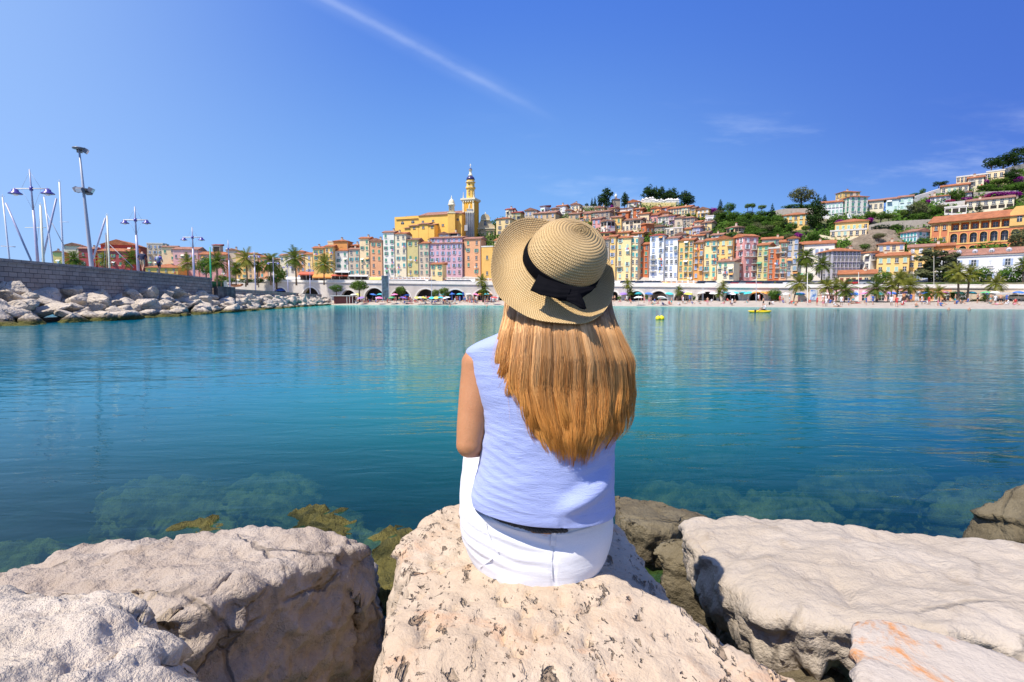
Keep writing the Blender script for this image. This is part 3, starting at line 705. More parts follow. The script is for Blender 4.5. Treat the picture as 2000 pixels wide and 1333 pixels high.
for s in range(330): strand(LOCKS[rnd.randrange(len(LOCKS))], .00026, rnd.uniform(0, 6.28), rnd.uniform(1.2, 2.2), rnd.uniform(.8, 1.04), rnd.uniform(-1, 1))
me = bpy.data.meshes.new('hair'); me.from_pydata(hv, [], hf); me.materials.append(M_HAIR)
ca = me.color_attributes.new('Col', 'FLOAT_COLOR', 'POINT'); ca.data.foreach_set('color', [x for c in hc for x in (*c, 1)])
me.polygons.foreach_set('use_smooth', [True] * len(hf)); me.update()
hair = link_mesh('hair', me); own(hair); locks_o.parent = hair
def under_p(i, j):
    u = .01 + .98 * i / 60; t = j / 40
    y1 = HE(u) - 46; py = lerp(570, y1, t); return hair_at(u, py, .020 + .004 * sin(u * 90))
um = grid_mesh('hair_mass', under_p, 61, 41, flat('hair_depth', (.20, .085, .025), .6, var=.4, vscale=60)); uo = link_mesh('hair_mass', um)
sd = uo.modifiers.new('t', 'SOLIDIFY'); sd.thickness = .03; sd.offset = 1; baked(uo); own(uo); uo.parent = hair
# scalp hair under the hat, round the head
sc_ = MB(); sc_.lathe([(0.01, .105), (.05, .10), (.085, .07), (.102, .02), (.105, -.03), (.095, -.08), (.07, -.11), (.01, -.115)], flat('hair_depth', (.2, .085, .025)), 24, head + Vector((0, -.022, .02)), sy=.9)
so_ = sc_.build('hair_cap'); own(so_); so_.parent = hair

# hat
ax = Vector((.30, -.66, .69)).normalized()
e1 = ax.cross(Vector((0, 0, 1))).normalized(); e1 = -e1 if e1.x < 0 else e1       # to the right
e2 = ax.cross(e1).normalized(); e2 = -e2 if e2.z < 0 else e2                       # up and away
HC = at(1095, 522, 1.37)
NH = 180
# brim rim as seen, with its own distance: tilted disc, the left side flipped up, the far side lower
rim_px = [(0, (1201, 560)), (20, (1194, 520)), (38, (1180, 492)), (60, (1150, 462)), (85, (1098, 432)), (100, (1055, 427)), (118, (1018, 428)), (135, (990, 440)), (152, (968, 468)), (170, (958, 508)), (188, (960, 545)),
          (205, (974, 580)), (222, (1000, 605)), (240, (1032, 622)), (256, (1066, 632)), (272, (1104, 636)), (290, (1140, 632)), (308, (1166, 622)), (325, (1185, 605)), (342, (1196, 585)), (360, (1201, 560))]
rx = table([(a, p[0]) for a, p in rim_px]); ry = table([(a, p[1]) for a, p in rim_px])
def smooth_t(f, a): return sum(f((a + d) % 360) * w_ for d, w_ in ((-12, 1), (-6, 2), (0, 3), (6, 2), (12, 1))) / 9
ryy = table([(0, 1.375), (40, 1.44), (90, 1.475), (118, 1.46), (150, 1.405), (180, 1.345), (215, 1.29), (250, 1.252), (275, 1.248), (310, 1.270), (345, 1.335), (360, 1.375)])
RB = .1015                      # crown radius at the band
def crown_base(a): return HC + (e1 * cos(a) + e2 * sin(a)) * RB
ROWS_B = 21; NB = 64
def brim_p(i, j):
    a = 2 * pi * i / NH; t = j / (NB - 1); deg = math.degrees(a)
    r_ = at(smooth_t(rx, deg), smooth_t(ry, deg), smooth_t(ryy, deg)); b_ = crown_base(a) - ax * .004
    p = b_.lerp(r_, t)
    bow = sin(pi * t) * (.010 + .012 * max(0, cos(a - radians(150))))
    row = t * ROWS_B; ridge = abs(sin(pi * row)) * .0008
    wav = .004 * sin(3 * a + 1.0) * t + .0025 * sin(7 * a) * t * t
    return p - ax * bow + ax * (ridge + wav)
bme = grid_mesh('brim', brim_p, NH, NB, M_STRAW, wrap=True, uv=True)
def set_uv(me, nu, nv, per, rows):      # U: plait steps round the ring, V: rows
    d = me.uv_layers[0].data; k = 0; out = []
    for j in range(nv - 1):
        for i in range(nu):
            for (a, b_) in ((i, j), (i + 1, j), (i + 1, j + 1), (i, j + 1)): out += [a / nu * per, b_ / (nv - 1) * rows + a / nu]
    d.foreach_set('uv', out)
set_uv(bme, NH, NB, 150, ROWS_B)
bo = link_mesh('brim', bme); sd = bo.modifiers.new('t', 'SOLIDIFY'); sd.thickness = .0022; sd.offset = 0; baked(bo)
hat = thing('hat', None, None, HC); 
def hown(o):
    for v in o.data.vertices: v.co -= HC
    o.parent = hat; return o
hat.parent = pr; hat.location = HC - PB
hown(bo)
prof = [(.1015, -.004), (.1020, .012), (.1028, .026), (.1025, .040), (.1000, .056), (.095, .072), (.0875, .086), (.077, .098), (.064, .107), (.048, .113), (.030, .116), (.014, .117), (.001, .117)]
def pr_at(t):
    s = t * (len(prof) - 1); k = min(int(s), len(prof) - 2); f = s - k
    A, B, C, D = [prof[min(max(q, 0), len(prof) - 1)] for q in (k - 1, k, k + 1, k + 2)]
    return [0.5 * (2 * B[j] + (C[j] - A[j]) * f + (2 * A[j] - 5 * B[j] + 4 * C[j] - D[j]) * f * f + (3 * B[j] - A[j] - 3 * C[j] + D[j]) * f ** 3) for j in (0, 1)]
NCR = 84; ROWS_C = 27
def crown_p(i, j):
    a = 2 * pi * i / NH; t = j / (NCR - 1); r, h = pr_at(t)
    r = max(r, .0008); ridge = abs(sin(pi * t * ROWS_C)) * .0009
    p = HC + (e1 * cos(a) + e2 * sin(a)) * (r + ridge * (1 - t)) + ax * (h + ridge * t)
    # pinched fold at the apex
    q = Vector((r * cos(a), r * sin(a)));
    u = (q.x - .012) * .80 - (q.y - .008) * .60; v = (q.x - .012) * .60 + (q.y - .008) * .80
    p += ax * (.009 * exp(-(v / .010) ** 2) * exp(-((u) / .030) ** 2) - .012 * exp(-((v - .016) / .010) ** 2) * exp(-((u) / .032) ** 2))
    p += e1 * .010 * sm(0, .1, h) + e2 * .004 * sm(0, .1, h)
    return p + (e1 * cos(a) + e2 * sin(a)) * .002 * sin(2 * a + 1) * t
cm = grid_mesh('crown', crown_p, NH, NCR, M_STRAW, wrap=True); set_uv(cm, NH, NCR, 120, ROWS_C)
hown(link_mesh('crown', cm))
# ribbon round the crown and its flat bow
def rib_p(i, j):
    a = 2 * pi * i / NH; t = j / 9; h = lerp(-.002, .031, t)
    r = .1046 + .0022 * sin(pi * t) + .0008 * sin(5 * a + 3 * t)
    return HC + (e1 * cos(a) + e2 * sin(a)) * r + ax * (h + .002 * sin(2 * a))
ro = link_mesh('ribbon', grid_mesh('ribbon', rib_p, NH, 10, M_RIB, wrap=True)); sd = ro.modifiers.new('t', 'SOLIDIFY'); sd.thickness = .0012; baked(ro); hown(ro)
def bow_piece(pix, Y0, bulge=.004, cre=.0012):
    """a folded piece of ribbon; pix: pairs (upper, lower) along it with distance offsets"""
    def P(i, j):
        s = i / 24 * (len(pix) - 1); k = min(int(s), len(pix) - 2); f = s - k
        (ua, la, da), (ub, lb, db) = pix[k], pix[k + 1]
        t = j / 10; x = lerp(lerp(ua[0], la[0], t), lerp(ub[0], lb[0], t), f); y = lerp(lerp(ua[1], la[1], t), lerp(ub[1], lb[1], t), f)
        yy = Y0 + lerp(da, db, f) - (y - 560) * .00062
        return at(x, y, yy - bulge * sin(pi * t) - cre * sin(t * 17 + i * .35))
    o = link_mesh('bow', grid_mesh('bow', P, 25, 11, M_RIB)); sd = o.modifiers.new('t', 'SOLIDIFY'); sd.thickness = .0015; baked(o); return hown(o)
bow_piece([((1052, 537), (1036, 568), .004), ((1072, 548), (1054, 576), -.004), ((1096, 560), (1088, 584), -.010), ((1116, 565), (1108, 586), -.008)], 1.262)
bow_piece([((1066, 545), (1056, 572), -.006), ((1100, 556), (1096, 588), -.012), ((1132, 562), (1126, 590), -.010), ((1166, 560), (1140, 579), .0)], 1.268)
bow_piece([((1110, 572), (1106, 588), -.010), ((1130, 569), (1122, 596), -.012), ((1138, 585), (1134, 603), -.010), ((1146, 603), (1141, 605), -.006)], 1.262, .002)
# raffia twist at the apex fold: two cords
tw = MB()
for k in (0, .004):
    tw.tube([HC + e1 * (.004 + x * .034) + e2 * (.018 + k * 2 - x * x * .012 - x * .004) + ax * (.1215 + .004 * sin(x * 3)) for x in (0, .25, .5, .75, 1)], .0016, M_STRAW, 6)
twm = tw.build('raffia_twist'); twm.data.uv_layers.new(name='UVMap'); hown(twm)
# ================================================================ lie of the land
Y0f = table([(0, 225), (450, 205), (650, 182), (1000, 172), (1300, 155), (1500, 140), (1700, 127), (2000, 112), (2300, 104)])
def Ypf(px): return Y0f(px) - 17                     # front of the promenade
deckpy = table([(0, 546), (450, 549), (700, 553.5), (1000, 557.5), (1300, 561), (1500, 563), (1600, 562.5), (2000, 564), (2300, 565)])
def deckz(px): return H + tanel(deckpy(px)) * Ypf(px)
waterpy = table([(560, 595.6), (650, 596), (1000, 597), (1200, 598.2), (1500, 600.6), (1700, 602.4), (2000, 604.8), (2300, 607)])
def Ywf(px): return -H / tanel(waterpy(px))
Z0, K = 6.4, 1.6
def Yd(px, py):
    t = tanel(py); return max(Y0f(px), (Y0f(px) + K * (H - Z0)) / (1 - K * t))
sky_py = table([(0, 548), (600, 545), (700, 530), (760, 478), (960, 436), (1000, 424), (1060, 414), (1150, 408), (1250, 402), (1320, 402), (1390, 420), (1500, 425), (1560, 408), (1640, 404), (1700, 412), (1780, 398), (1850, 372), (1900, 350), (1950, 335), (2000, 322), (2200, 280), (2500, 260)])
def ground_z(px, Y):
    y0 = Y0f(px); yp = Ypf(px)
    if Y <= yp + .3: return 1.2
    if Y <= y0: return lerp(deckz(px), Z0, max(0, (Y - yp) / (y0 - yp)))
    yr = Yd(px, sky_py(px)); z = Z0 + (min(Y, yr) - y0) / K
    if Y > yr: z += -(Y - yr) * 0.25
    return max(z, -6)
def gz(x, y): return ground_z(1000 + 1000 * x / y, y)
def ground_mat(name, a, b_, c_, sc=.25):
    mt, t, b = new_mat(name); N = NT(t); P = N.worldco()
    f = N.noise(P, sc, 5, 0.65); g = N.noise(P, sc * 6, 4, 0.7)
    c = N.mix(N.ramp(f, .42, .58), a, b_); c = N.mix(N.math('MULTIPLY', N.ramp(g, .5, .7), .6), c, c_)
    N.put(c, b.inputs['Base Color']); b.inputs['Roughness'].default_value = .95; N.put(N.bump(g, .4), b.inputs['Normal']); return mt
M_HILL = ground_mat('scrub_and_earth', (.07, .095, .03), (.16, .14, .08), (.30, .26, .20))
def hill_p(i, j):
    px = -350 + 2900 * i / 299; u = j / 99
    y0 = Y0f(px); yr = Yd(px, sky_py(px))
    Y = lerp(y0 - 16, yr + 2, u / .8) if u < .8 else yr + 2 + (u - .8) / .2 * 160
    z = ground_z(px, Y)
    if Y > y0 + 4: z += 1.0 * MN.noise(Vector((px * .02, Y * .08, 0))) - .6
    return (Y * (px - 1000) / 1000, Y, z)
tag(link_mesh('hill', grid_mesh('hill', hill_p, 300, 100, M_HILL)), kind='structure')
# sand
M_SAND = ground_mat('pale_beach_pebbles', (.56, .47, .38), (.64, .55, .46), (.48, .40, .33), 1.2)
def sand_p(i, j):
    px = 560 + 1800 * i / 179; u = j / 11; yw = Ywf(px); yp = Ypf(px) + .5
    Y = lerp(yw - 14, yp, u); z = lerp(-1.0, 1.25, u) if False else (-.9 + .9 * u / .35 if u < .35 else 1.3 * (1 - (1 - (u - .35) / .65) ** 1.6))
    if u < .35: Y = lerp(yw - 14, yw, u / .35)
    else: Y = lerp(yw, yp, (u - .35) / .65)
    return (Y * (px - 1000) / 1000, Y, z + .05 * MN.noise(Vector((px * .3, Y, 1))) * (u > .4))
tag(link_mesh('beach', grid_mesh('beach', sand_p, 180, 12, M_SAND)), kind='structure')
def sandz(px, Y):
    t = (Y - Ywf(px)) / max(1, Ypf(px) + .5 - Ywf(px)); t = min(1, max(0, t)); return 1.3 * (1 - (1 - t) ** 1.6)

# ---------------------------------------------------------------- promenade viaduct, one thing per stretch
def stucco(name, c, c2=None, rough=.85, dirt=.25, sc=.5):
    if name in MATS: return MATS[name]
    mt, t, b = new_mat(name); N = NT(t); P = N.worldco()
    f = N.noise(P, sc, 5, .65); g = N.noise(N.mapping(P, (1, 1, .25)), sc * 2.6, 4, .6)
    cc = N.mix(N.math('MULTIPLY', N.ramp(f, .35, .68), .55), c, c2 or tuple(x * .84 for x in c))
    cc = N.mix(N.math('MULTIPLY', N.ramp(g, .5, .78), dirt), cc, tuple(x * .55 for x in c))
    N.put(cc, b.inputs['Base Color']); b.inputs['Roughness'].default_value = rough; b.inputs['Specular IOR Level'].default_value = .1
    N.put(N.bump(N.noise(P, 3, 4, .7), .05), b.inputs['Normal']); MATS[name] = mt; return mt
M_WALLW = stucco('weathered_viaduct_stone', (.55, .50, .45), (.42, .38, .33))
M_TRIM = stucco('pale_stone_trim', (.70, .66, .60))
M_QUAY = stucco('quay_concrete', (.42, .39, .35))
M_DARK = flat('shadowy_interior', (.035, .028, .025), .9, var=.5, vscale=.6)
M_ASPH = stucco('asphalt', (.12, .115, .11))
M_GLASS = flat('window_glass', (.035, .045, .06), .12, var=.5, vscale=.8)
def pxy(px, Y): return Vector((Y * (px - 1000) / 1000, Y, 0))
def arch_bay(pa, pb, arches, label, zb=0.8, par=1.0, name='viaduct'):
    """a stretch of viaduct wall between photo columns pa and pb with arched openings (centre px, half width px, crown py)"""
    A, B = pxy(pa, Ypf(pa)), pxy(pb, Ypf(pb)); d = (B - A); L = d.length; d.normalize(); nrm = Vector((d.y, -d.x, 0))
    rz = atan2(d.y, d.x); root = thing(name, label, 'viaduct', (A.x, A.y, 0), rz)
    zt0, zt1 = deckz(pa), deckz(pb)
    zt = lambda s: lerp(zt0, zt1, s / L)
    def s_of(px):            # distance along the wall under a photo column
        r = (px - 1000) / 1000; return ((A.x - r * A.y) / (r * d.y - d.x))
    ar = []
    for c, hw, cy in arches:
        s0, s1 = s_of(c - hw), s_of(c + hw); Yc = (A + d * (s0 + s1) / 2).y
        ar.append((s0, s1, H + tanel(cy) * Yc))
    mb = MB(); s = 0.0; T = 1.2
    for s0, s1, zc in ar:
        if s0 > s: mb.add(*slab(s, s0, zb, zb, zt(s), zt(s0), 0, T), M_WALLW)
        n = 12; hw = (s1 - s0) / 2; sp = max(zb + .2, zc - hw * .95); rise = zc - sp; prev = None
        for k in range(n):
            a0, a1 = pi * k / n, pi * (k + 1) / n
            xa, xb = s0 + hw - hw * cos(a0), s0 + hw - hw * cos(a1); za, zb_ = sp + rise * sin(a0), sp + rise * sin(a1)
            mb.add(*slab(xa, xb, za, zb_, zt(xa), zt(xb), 0, T), M_WALLW)
        s = s1
    if s < L: mb.add(*slab(s, L, zb, zb, zt(s), zt(L), 0, T), M_WALLW)
    mb.build('wall', root)
    mb = MB(); mb.add(*slab(0, L, zt(0) - .05, zt(L) - .05, zt(0) + .32, zt(L) + .32, -.28, T + .1), M_TRIM); mb.add(*slab(0, L, zt(0) + .32, zt(L) + .32, zt(0) + par, zt(L) + par, -.05, .2), M_TRIM); mb.build('parapet', root)
    for s0, s1, zc in ar:
        hw = (s1 - s0) / 2; sp = max(zb + .2, zc - hw * .95); rise = zc - sp; mb = MB(); n = 14; pts = []
        for k in range(n + 1):
            a = pi * k / n; pts.append((s0 + hw - (hw) * cos(a), sp + rise * sin(a), s0 + hw - (hw + .45) * cos(a), sp + (rise + .45) * sin(a)))
        for k in range(n):
            a, b = pts[k], pts[k + 1]
            v = [(a[0], -.10, a[1]), (b[0], -.10, b[1]), (b[2], -.10, b[3]), (a[2], -.10, a[3]), (a[0], .1, a[1]), (b[0], .1, b[1]), (b[2], .1, b[3]), (a[2], .1, a[3])]
            mb.add(v, [(0, 1, 2, 3), (0, 4, 5, 1), (3, 2, 6, 7), (4, 7, 6, 5)], M_TRIM)
        mb.build('arch', root)
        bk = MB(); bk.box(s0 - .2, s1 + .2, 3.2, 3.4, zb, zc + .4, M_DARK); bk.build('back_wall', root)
    return root
def slab(xa, xb, z0a, z0b, z1a, z1b, y0, y1):
    v = [(xa, y0, z0a), (xb, y0, z0b), (xb, y0, z1b), (xa, y0, z1a), (xa, y1, z0a), (xb, y1, z0b), (xb, y1, z1b), (xa, y1, z1a)]
    return v, [(0, 1, 2, 3), (4, 7, 6, 5), (0, 4, 5, 1), (3, 2, 6, 7), (0, 3, 7, 4), (1, 5, 6, 2)]
arch_bay(440, 640, [(549, 15, 562), (608, 17, 562)], 'pale viaduct stretch with two arches behind the low jetty wall, boats stored under it', par=.7)
arch_bay(640, 965, [(682, 14, 567), (732, 19, 563), (783, 20, 565), (832, 19, 565), (890, 20, 566), (943, 20, 566)], 'arched viaduct stretch above the crowded beach under the mauve house')
arch_bay(965, 1190, [(992, 19, 567), (1040, 19, 567), (1088, 19, 568), (1136, 19, 568), (1180, 14, 568)], 'arched viaduct stretch half hidden by the straw hat')
arch_bay(1190, 1400, [(1199, 7, 570), (1242, 17, 569), (1285, 17, 569), (1332, 17, 570), (1380, 18, 570)], 'arched viaduct stretch with a white parapet below the tall white house')
arch_bay(1400, 1545, [(1427, 14, 571), (1476, 15, 571), (1512, 10, 573)], 'arched viaduct stretch below the pink house, ending at the round bush')
def dk_p(i, j):
    px = 430 + 1900 * i / 120; Y = [Ypf(px) + 1.3, Y0f(px), Y0f(px) + 9][j]; return (Y * (px - 1000) / 1000, Y, [deckz(px) + .05, Z0 + .08, Z0 + .35 + 9 / K][j])
tag(link_mesh('promenade', grid_mesh('promenade', dk_p, 121, 3, M_QUAY)), kind='structure')
def fl_p(i, j):
    px = 430 + 1100 * i / 60; Y = Ypf(px) + [-.5, 4][j]; return (Y * (px - 1000) / 1000, Y, 1.26)
tag(link_mesh('pavement', grid_mesh('pavement', fl_p, 61, 2, M_WALLW)), kind='structure')

# ---------------------------------------------------------------- jetty on the left: wall, low wall, quay
def block_mat():
    mt, t, b = new_mat('squared_stone_blocks'); N = NT(t); U = N.uv()
    br = N.n('ShaderNodeTexBrick', {'Vector': U, 'Color1': (.25, .195, .17, 1), 'Color2': (.36, .29, .255, 1), 'Mortar': (.09, .07, .065, 1), 'Scale': 1.0, 'Mortar Size': .022, 'Mortar Smooth': .3, 'Bias': .1, 'Brick Width': .70, 'Row Height': .34}, offset=.5)
    P = N.worldco(); nz = N.noise(P, 1.1, 5, .65)
    N.put(N.mix(N.math('MULTIPLY', N.ramp(nz, .4, .7), .5), br.outputs[0], (.40, .33, .28)), b.inputs['Base Color']); b.inputs['Roughness'].default_value = .9
    h = N.math('SUBTRACT', N.math('MULTIPLY', N.noise(P, 9, 4, .6), .5), N.math('MULTIPLY', br.outputs[1], 1.0))
    N.put(N.bump(h, .05), b.inputs['Normal']); return mt
M_BLOCK = block_mat()
def wall_run(name, label, pts, z0, z1, th, mat, cap=.0):
    """wall along pts (x, y), outer face first, thickness inland (-x side)"""
    V = []; Fc = []; UVs = []
    d = 0; acc = [0]
    for a, b in zip(pts, pts[1:]): d += hypot(b[0] - a[0], b[1] - a[1]); acc.append(d)
    zz = (lambda i: z1[i]) if isinstance(z1, list) else (lambda i: z1)
    for i, (x, y) in enumerate(pts):
        V += [(x, y, z0), (x, y, zz(i)), (x - th, y, zz(i)), (x - th, y, z0)]
    for i in range(len(pts) - 1):
        for k, (u0, u1) in enumerate(((z0, zz(i)), (0, th), (zz(i), z0))):
            Fc.append((i * 4 + k, i * 4 + 4 + k, i * 4 + 5 + k, i * 4 + 1 + k)); UVs += [(acc[i], u0), (acc[i + 1], u0), (acc[i + 1], u1), (acc[i], u1)]
    n = len(pts) - 1
    for q in ((3, 2, 1, 0), (n * 4, n * 4 + 1, n * 4 + 2, n * 4 + 3)): Fc.append(q); UVs += [(0, z0), (0, z1 if not isinstance(z1, list) else z1[0]), (th, z1 if not isinstance(z1, list) else z1[0]), (th, z0)]
    me = bpy.data.meshes.new(name); me.from_pydata(V, [], Fc); me.materials.append(mat); l = me.uv_layers.new(name='UVMap'); l.data.foreach_set('uv', [c for p in UVs for c in p]); me.update()
    return me
ZJ = 4.28
jw = thing('stone_wall', 'tall grey jetty wall of squared blocks above the armour rocks', 'wall', (-36, 40, 0))
JW = [(-30.5, 6), (-32.2, 20), (-34.2, 34.2), (-36.0, 50), (-38.2, 65.6)]
def rel(pts): return [(x + 36, y - 40) for x, y in pts]
link_mesh('wall', wall_run('wall', '', rel(JW), .5, ZJ - .28, 1.6, M_BLOCK), jw)
link_mesh('coping', wall_run('coping', '', [(x + .06, y) for x, y in rel(JW)], ZJ - .28, ZJ, 1.7, M_BLOCK), jw)
mb = MB(); mb.prism([(-2.0, 25.55), (-2.0 + .6, 25.4), (-1.2, 29.2), (-2.4, 29.0)], 1.0, 3.2, M_BLOCK); mb.build('buttress', jw)
lw_ = link_mesh('low_wall', wall_run('low_wall', '', [(-38.6, 66.5), (-44, 92), (-50, 120), (-58.5, 158)], .8, [3.05, 3.1, 3.1, 3.1], .6, M_BLOCK)); tag(lw_, 'low grey quay wall running on from the jetty wall towards the beach', 'wall')
mb = MB(); mb.prism([(-32.0, 6), (-39.7, 65.6), (-44, 65.6), (-40, 6)][::-1], 3.2, ZJ - .05, M_QUAY); tag(mb.build('jetty_walkway'), kind='structure')
mb = MB(); mb.prism([(-39.2, 66.5), (-59, 158), (-62, 184), (-122, 184), (-80, 90), (-44, 66.5)], .5, 2.35, M_QUAY); tag(mb.build('quay'), kind='structure')
# armour rocks, each a thing
M_ARM = rock_material('armour_limestone', (.50, .43, .35), (.60, .525, .44), (.30, .22, .15), bdist=.14, bscale=.45, cracks=.5, moss_shade=.55)
protos = []
for k in range(9):
    rnd = random.Random(100 + k); pts = []
    for q in range(13):
        v = Vector((rnd.gauss(0, 1), rnd.gauss(0, 1), rnd.gauss(0, 1))).normalized(); pts.append(Vector((v.x * rnd.uniform(.8, 1.15), v.y * rnd.uniform(.6, .95), v.z * rnd.uniform(.5, .8))))
    bm = bmesh.new(); hull_into(bm, pts); me = bpy.data.meshes.new('armour_rock'); bm.to_mesh(me); bm.free()
    o = link_mesh('armour_rock', me); r = o.modifiers.new('r', 'REMESH'); r.mode = 'VOXEL'; r.voxel_size = .075; s = o.modifiers.new('s', 'SMOOTH'); s.iterations = 1; baked(o)
    for v in o.data.vertices: v.co += v.normal * fracture(v.co, k, .7) * .12
    o.data.materials.clear(); o.data.materials.append(M_ARM); protos.append(o.data); bpy.data.objects.remove(o)
rnd = random.Random(5)
waterX = table([(10, -26.0), (28.9, -28.9), (41.7, -30.1), (57.7, -33.5), (90, -41), (120, -47.5), (158, -55)])   # water edge X by distance
GA = {0: ('pale rock of the jetty armour lying in the water at the edge', 'armour rocks at the water edge'), 1: ('pale angular rock halfway up the jetty armour', 'armour rocks halfway up the slope'), 2: ('pale rock of the jetty armour lying against the foot of the wall', 'armour rocks at the wall foot')}
y = 17.0
while y < 157:
    step = 1.62 if y < 60 else 1.85
    wx = waterX(y); wallx = (-30.5 - (y - 6) * .13) if y < 65.6 else -38.6 - (y - 66.5) * .2175
    span = wx - wallx
    for row, f in enumerate((-.06, .28, .60, .9) if y > 60 else (-.07, .17, .42, .67, .93)):
        if y > 95 and row == 1: continue
        s = rnd.uniform(.68, 1.3) * (.92 if y < 34 else 1.08 if y < 60 else 1.15)
        if rnd.random() < .10: s *= 1.3
        x = wx - f * span + rnd.uniform(-.35, .35); yy = y + rnd.uniform(-.7, .7)
        z = lerp(-.1, 2.05 if y < 66 else 1.9, max(0, f)) + rnd.uniform(-.15, .3)
        o = link_mesh('armour_rock', protos[rnd.randrange(9)]); o.location = (x, yy, z - .1); o.rotation_euler = (rnd.uniform(-.5, .5), rnd.uniform(-.5, .5), rnd.uniform(0, 6.28))
        o.scale = (s * rnd.uniform(.9, 1.4), s * rnd.uniform(.9, 1.4), s * rnd.uniform(.62, .95))
        L_, G_ = GA[0 if row == 0 else 2 if f > .85 else 1]; tag(o, L_, 'rock', G_)
    y += step
mb = MB(); mb.prism([(-28, 8), (-30.6, 29), (-32.4, 42), (-37.5, 66), (-57, 158), (-60, 158), (-40, 66), (-34, 30), (-32, 8)][::-1], -2.5, .15, R_DARK); tag(mb.build('rubble_bed'), kind='structure')
# ================================================================ houses
C = dict(yellow=(.86, .56, .21), pale=(.86, .66, .40), lemon=(.86, .65, .33), cream=(.80, .70, .50), ivory=(.80, .76, .66), ochre=(.79, .47, .14), amber=(.81, .53, .20), orange=(.74, .34, .11), salmon=(.76, .40, .22), tan=(.66, .46, .27),
         red=(.58, .10, .065), crimson=(.50, .09, .09), rust=(.62, .19, .08), pink=(.74, .36, .33), rose=(.76, .46, .42), mauve=(.64, .40, .45), lilac=(.62, .56, .66), white=(.80, .79, .78), grey=(.50, .48, .52), stone=(.42, .35, .27), beige=(.62, .51, .38), mint=(.62, .74, .70), olive=(.62, .52, .24))
def wallm(k): return stucco('render_' + k, C[k], dirt=.18, sc=.35)
SH = dict(g=(.13, .36, .25), t=(.10, .42, .42), m=(.46, .64, .55), b=(.34, .42, .58), n=(.30, .28, .25), w=(.75, .76, .78), r=(.28, .06, .05))
SHN = dict(g='green', t='teal', m='mint', b='blue', n='grey', w='white', r='dark red')
def roofm(k):
    cs = {'o': (.60, .21, .085), 'p': (.52, .25, .17), 'b': (.40, .20, .13), 'r': (.50, .10, .07)}[k]; nm = 'roof_tiles_' + k
    if nm in MATS: return MATS[nm]
    mt, t, b = new_mat(nm); N = NT(t); P = N.worldco(); O = N.objco()
    f = N.noise(P, .8, 5, .7); wv = N.n('ShaderNodeTexWave', {'Vector': O, 'Scale': 1.3, 'Distortion': .6, 'Detail': 2.0}, bands_direction='X').outputs[1]
    c = N.mix(N.ramp(f, .35, .65), cs, tuple(x * .62 for x in cs)); c = N.mix(N.math('MULTIPLY', N.ramp(N.noise(P, 4, 3, .7), .55, .75), .5), c, (.55, .42, .33))
    N.put(N.mix(N.math('MULTIPLY', wv, .35), c, tuple(x * .45 for x in cs)), b.inputs['Base Color']); b.inputs['Roughness'].default_value = .9
    N.put(N.bump(wv, .12), b.inputs['Normal']); MATS[nm] = mt; return mt
WM = {}
def window_mesh(style, s, w, h):
    """style c closed shutters, o open shutters, p plain, l loggia, a arched"""
    w, h = round(w, 1), round(h, 1); key = (style, s, w, h)
    if key in WM: return WM[key]
    mb = MB(); sh = flat('shutter_' + s, SH[s], .6, var=.18, vscale=1.5); fr = flat('window_frame_paint', (.62, .60, .56), .6)
    x = w / 2
    if style == 'c':
        mb.box(-x, -.015, -.09, .03, 0, h, sh); mb.box(.015, x, -.09, .03, 0, h, sh)
        for k in range(1, 6): mb.box(-x + .04, x - .04, -.115, -.09, h * k / 6 - .03, h * k / 6 + .03, sh)
    elif style == 'l':
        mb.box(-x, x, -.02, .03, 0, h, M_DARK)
    elif style == 'a':
        n = 10; pts = [(-x, 0), (x, 0)] + [(x * cos(pi * k / n), h - x * .9 + x * .9 * sin(pi * k / n)) for k in range(n + 1)]
        v = [(p[0], -.03, p[1]) for p in pts] + [(p[0], .04, p[1]) for p in pts]; n2 = len(pts)
        mb.add(v, [tuple(range(n2))] + [(i, n2 + i, n2 + (i + 1) % n2, (i + 1) % n2) for i in range(n2)], M_GLASS)
        mb.box(-.04, .04, -.07, -.03, 0, h - .1, fr); mb.box(-x, x, -.07, -.03, h * .55, h * .55 + .08, fr)
    else:
        mb.box(-x, x, -.03, .03, 0, h, M_GLASS); mb.box(-.035, .035, -.06, -.03, 0, h, fr); mb.box(-x, x, -.06, -.03, h * .52, h * .52 + .06, fr)
    if style == 'o':
        for sg in (-1, 1):
            a, b_ = sorted((sg * (x + .03), sg * (x + .03 + x * .95))); mb.box(a, b_, -.10, -.02, 0, h, sh)
    if style in 'cop': mb.box(-x - .12, x + .12, -.20, .03, -.12, -.02, fr)
    WM[key] = mb.mesh('window'); return WM[key]
BALM = {}
LAU, WAW = {}, {}
def laundry(k):
    if k not in LAU:
        mb = MB(); rr = random.Random(k); mb.tube([(-.7, -.35, .05), (.7, -.35, .05)], .015, M_TRIM, 4); x = -.65
        while x < .5:
            w_ = rr.uniform(.22, .42); cc = rr.choice([(.75, .75, .75), (.10, .25, .55), (.65, .12, .10), (.70, .60, .30), (.75, .75, .78)]); mb.box(x, x + w_, -.37, -.34, .05 - rr.uniform(.35, .75), .05, flat('laundry_%d' % int(cc[0] * 100 + cc[1] * 10), cc, .9)); x += w_ + .06
        LAU[k] = mb.mesh('laundry')
    return LAU[k]
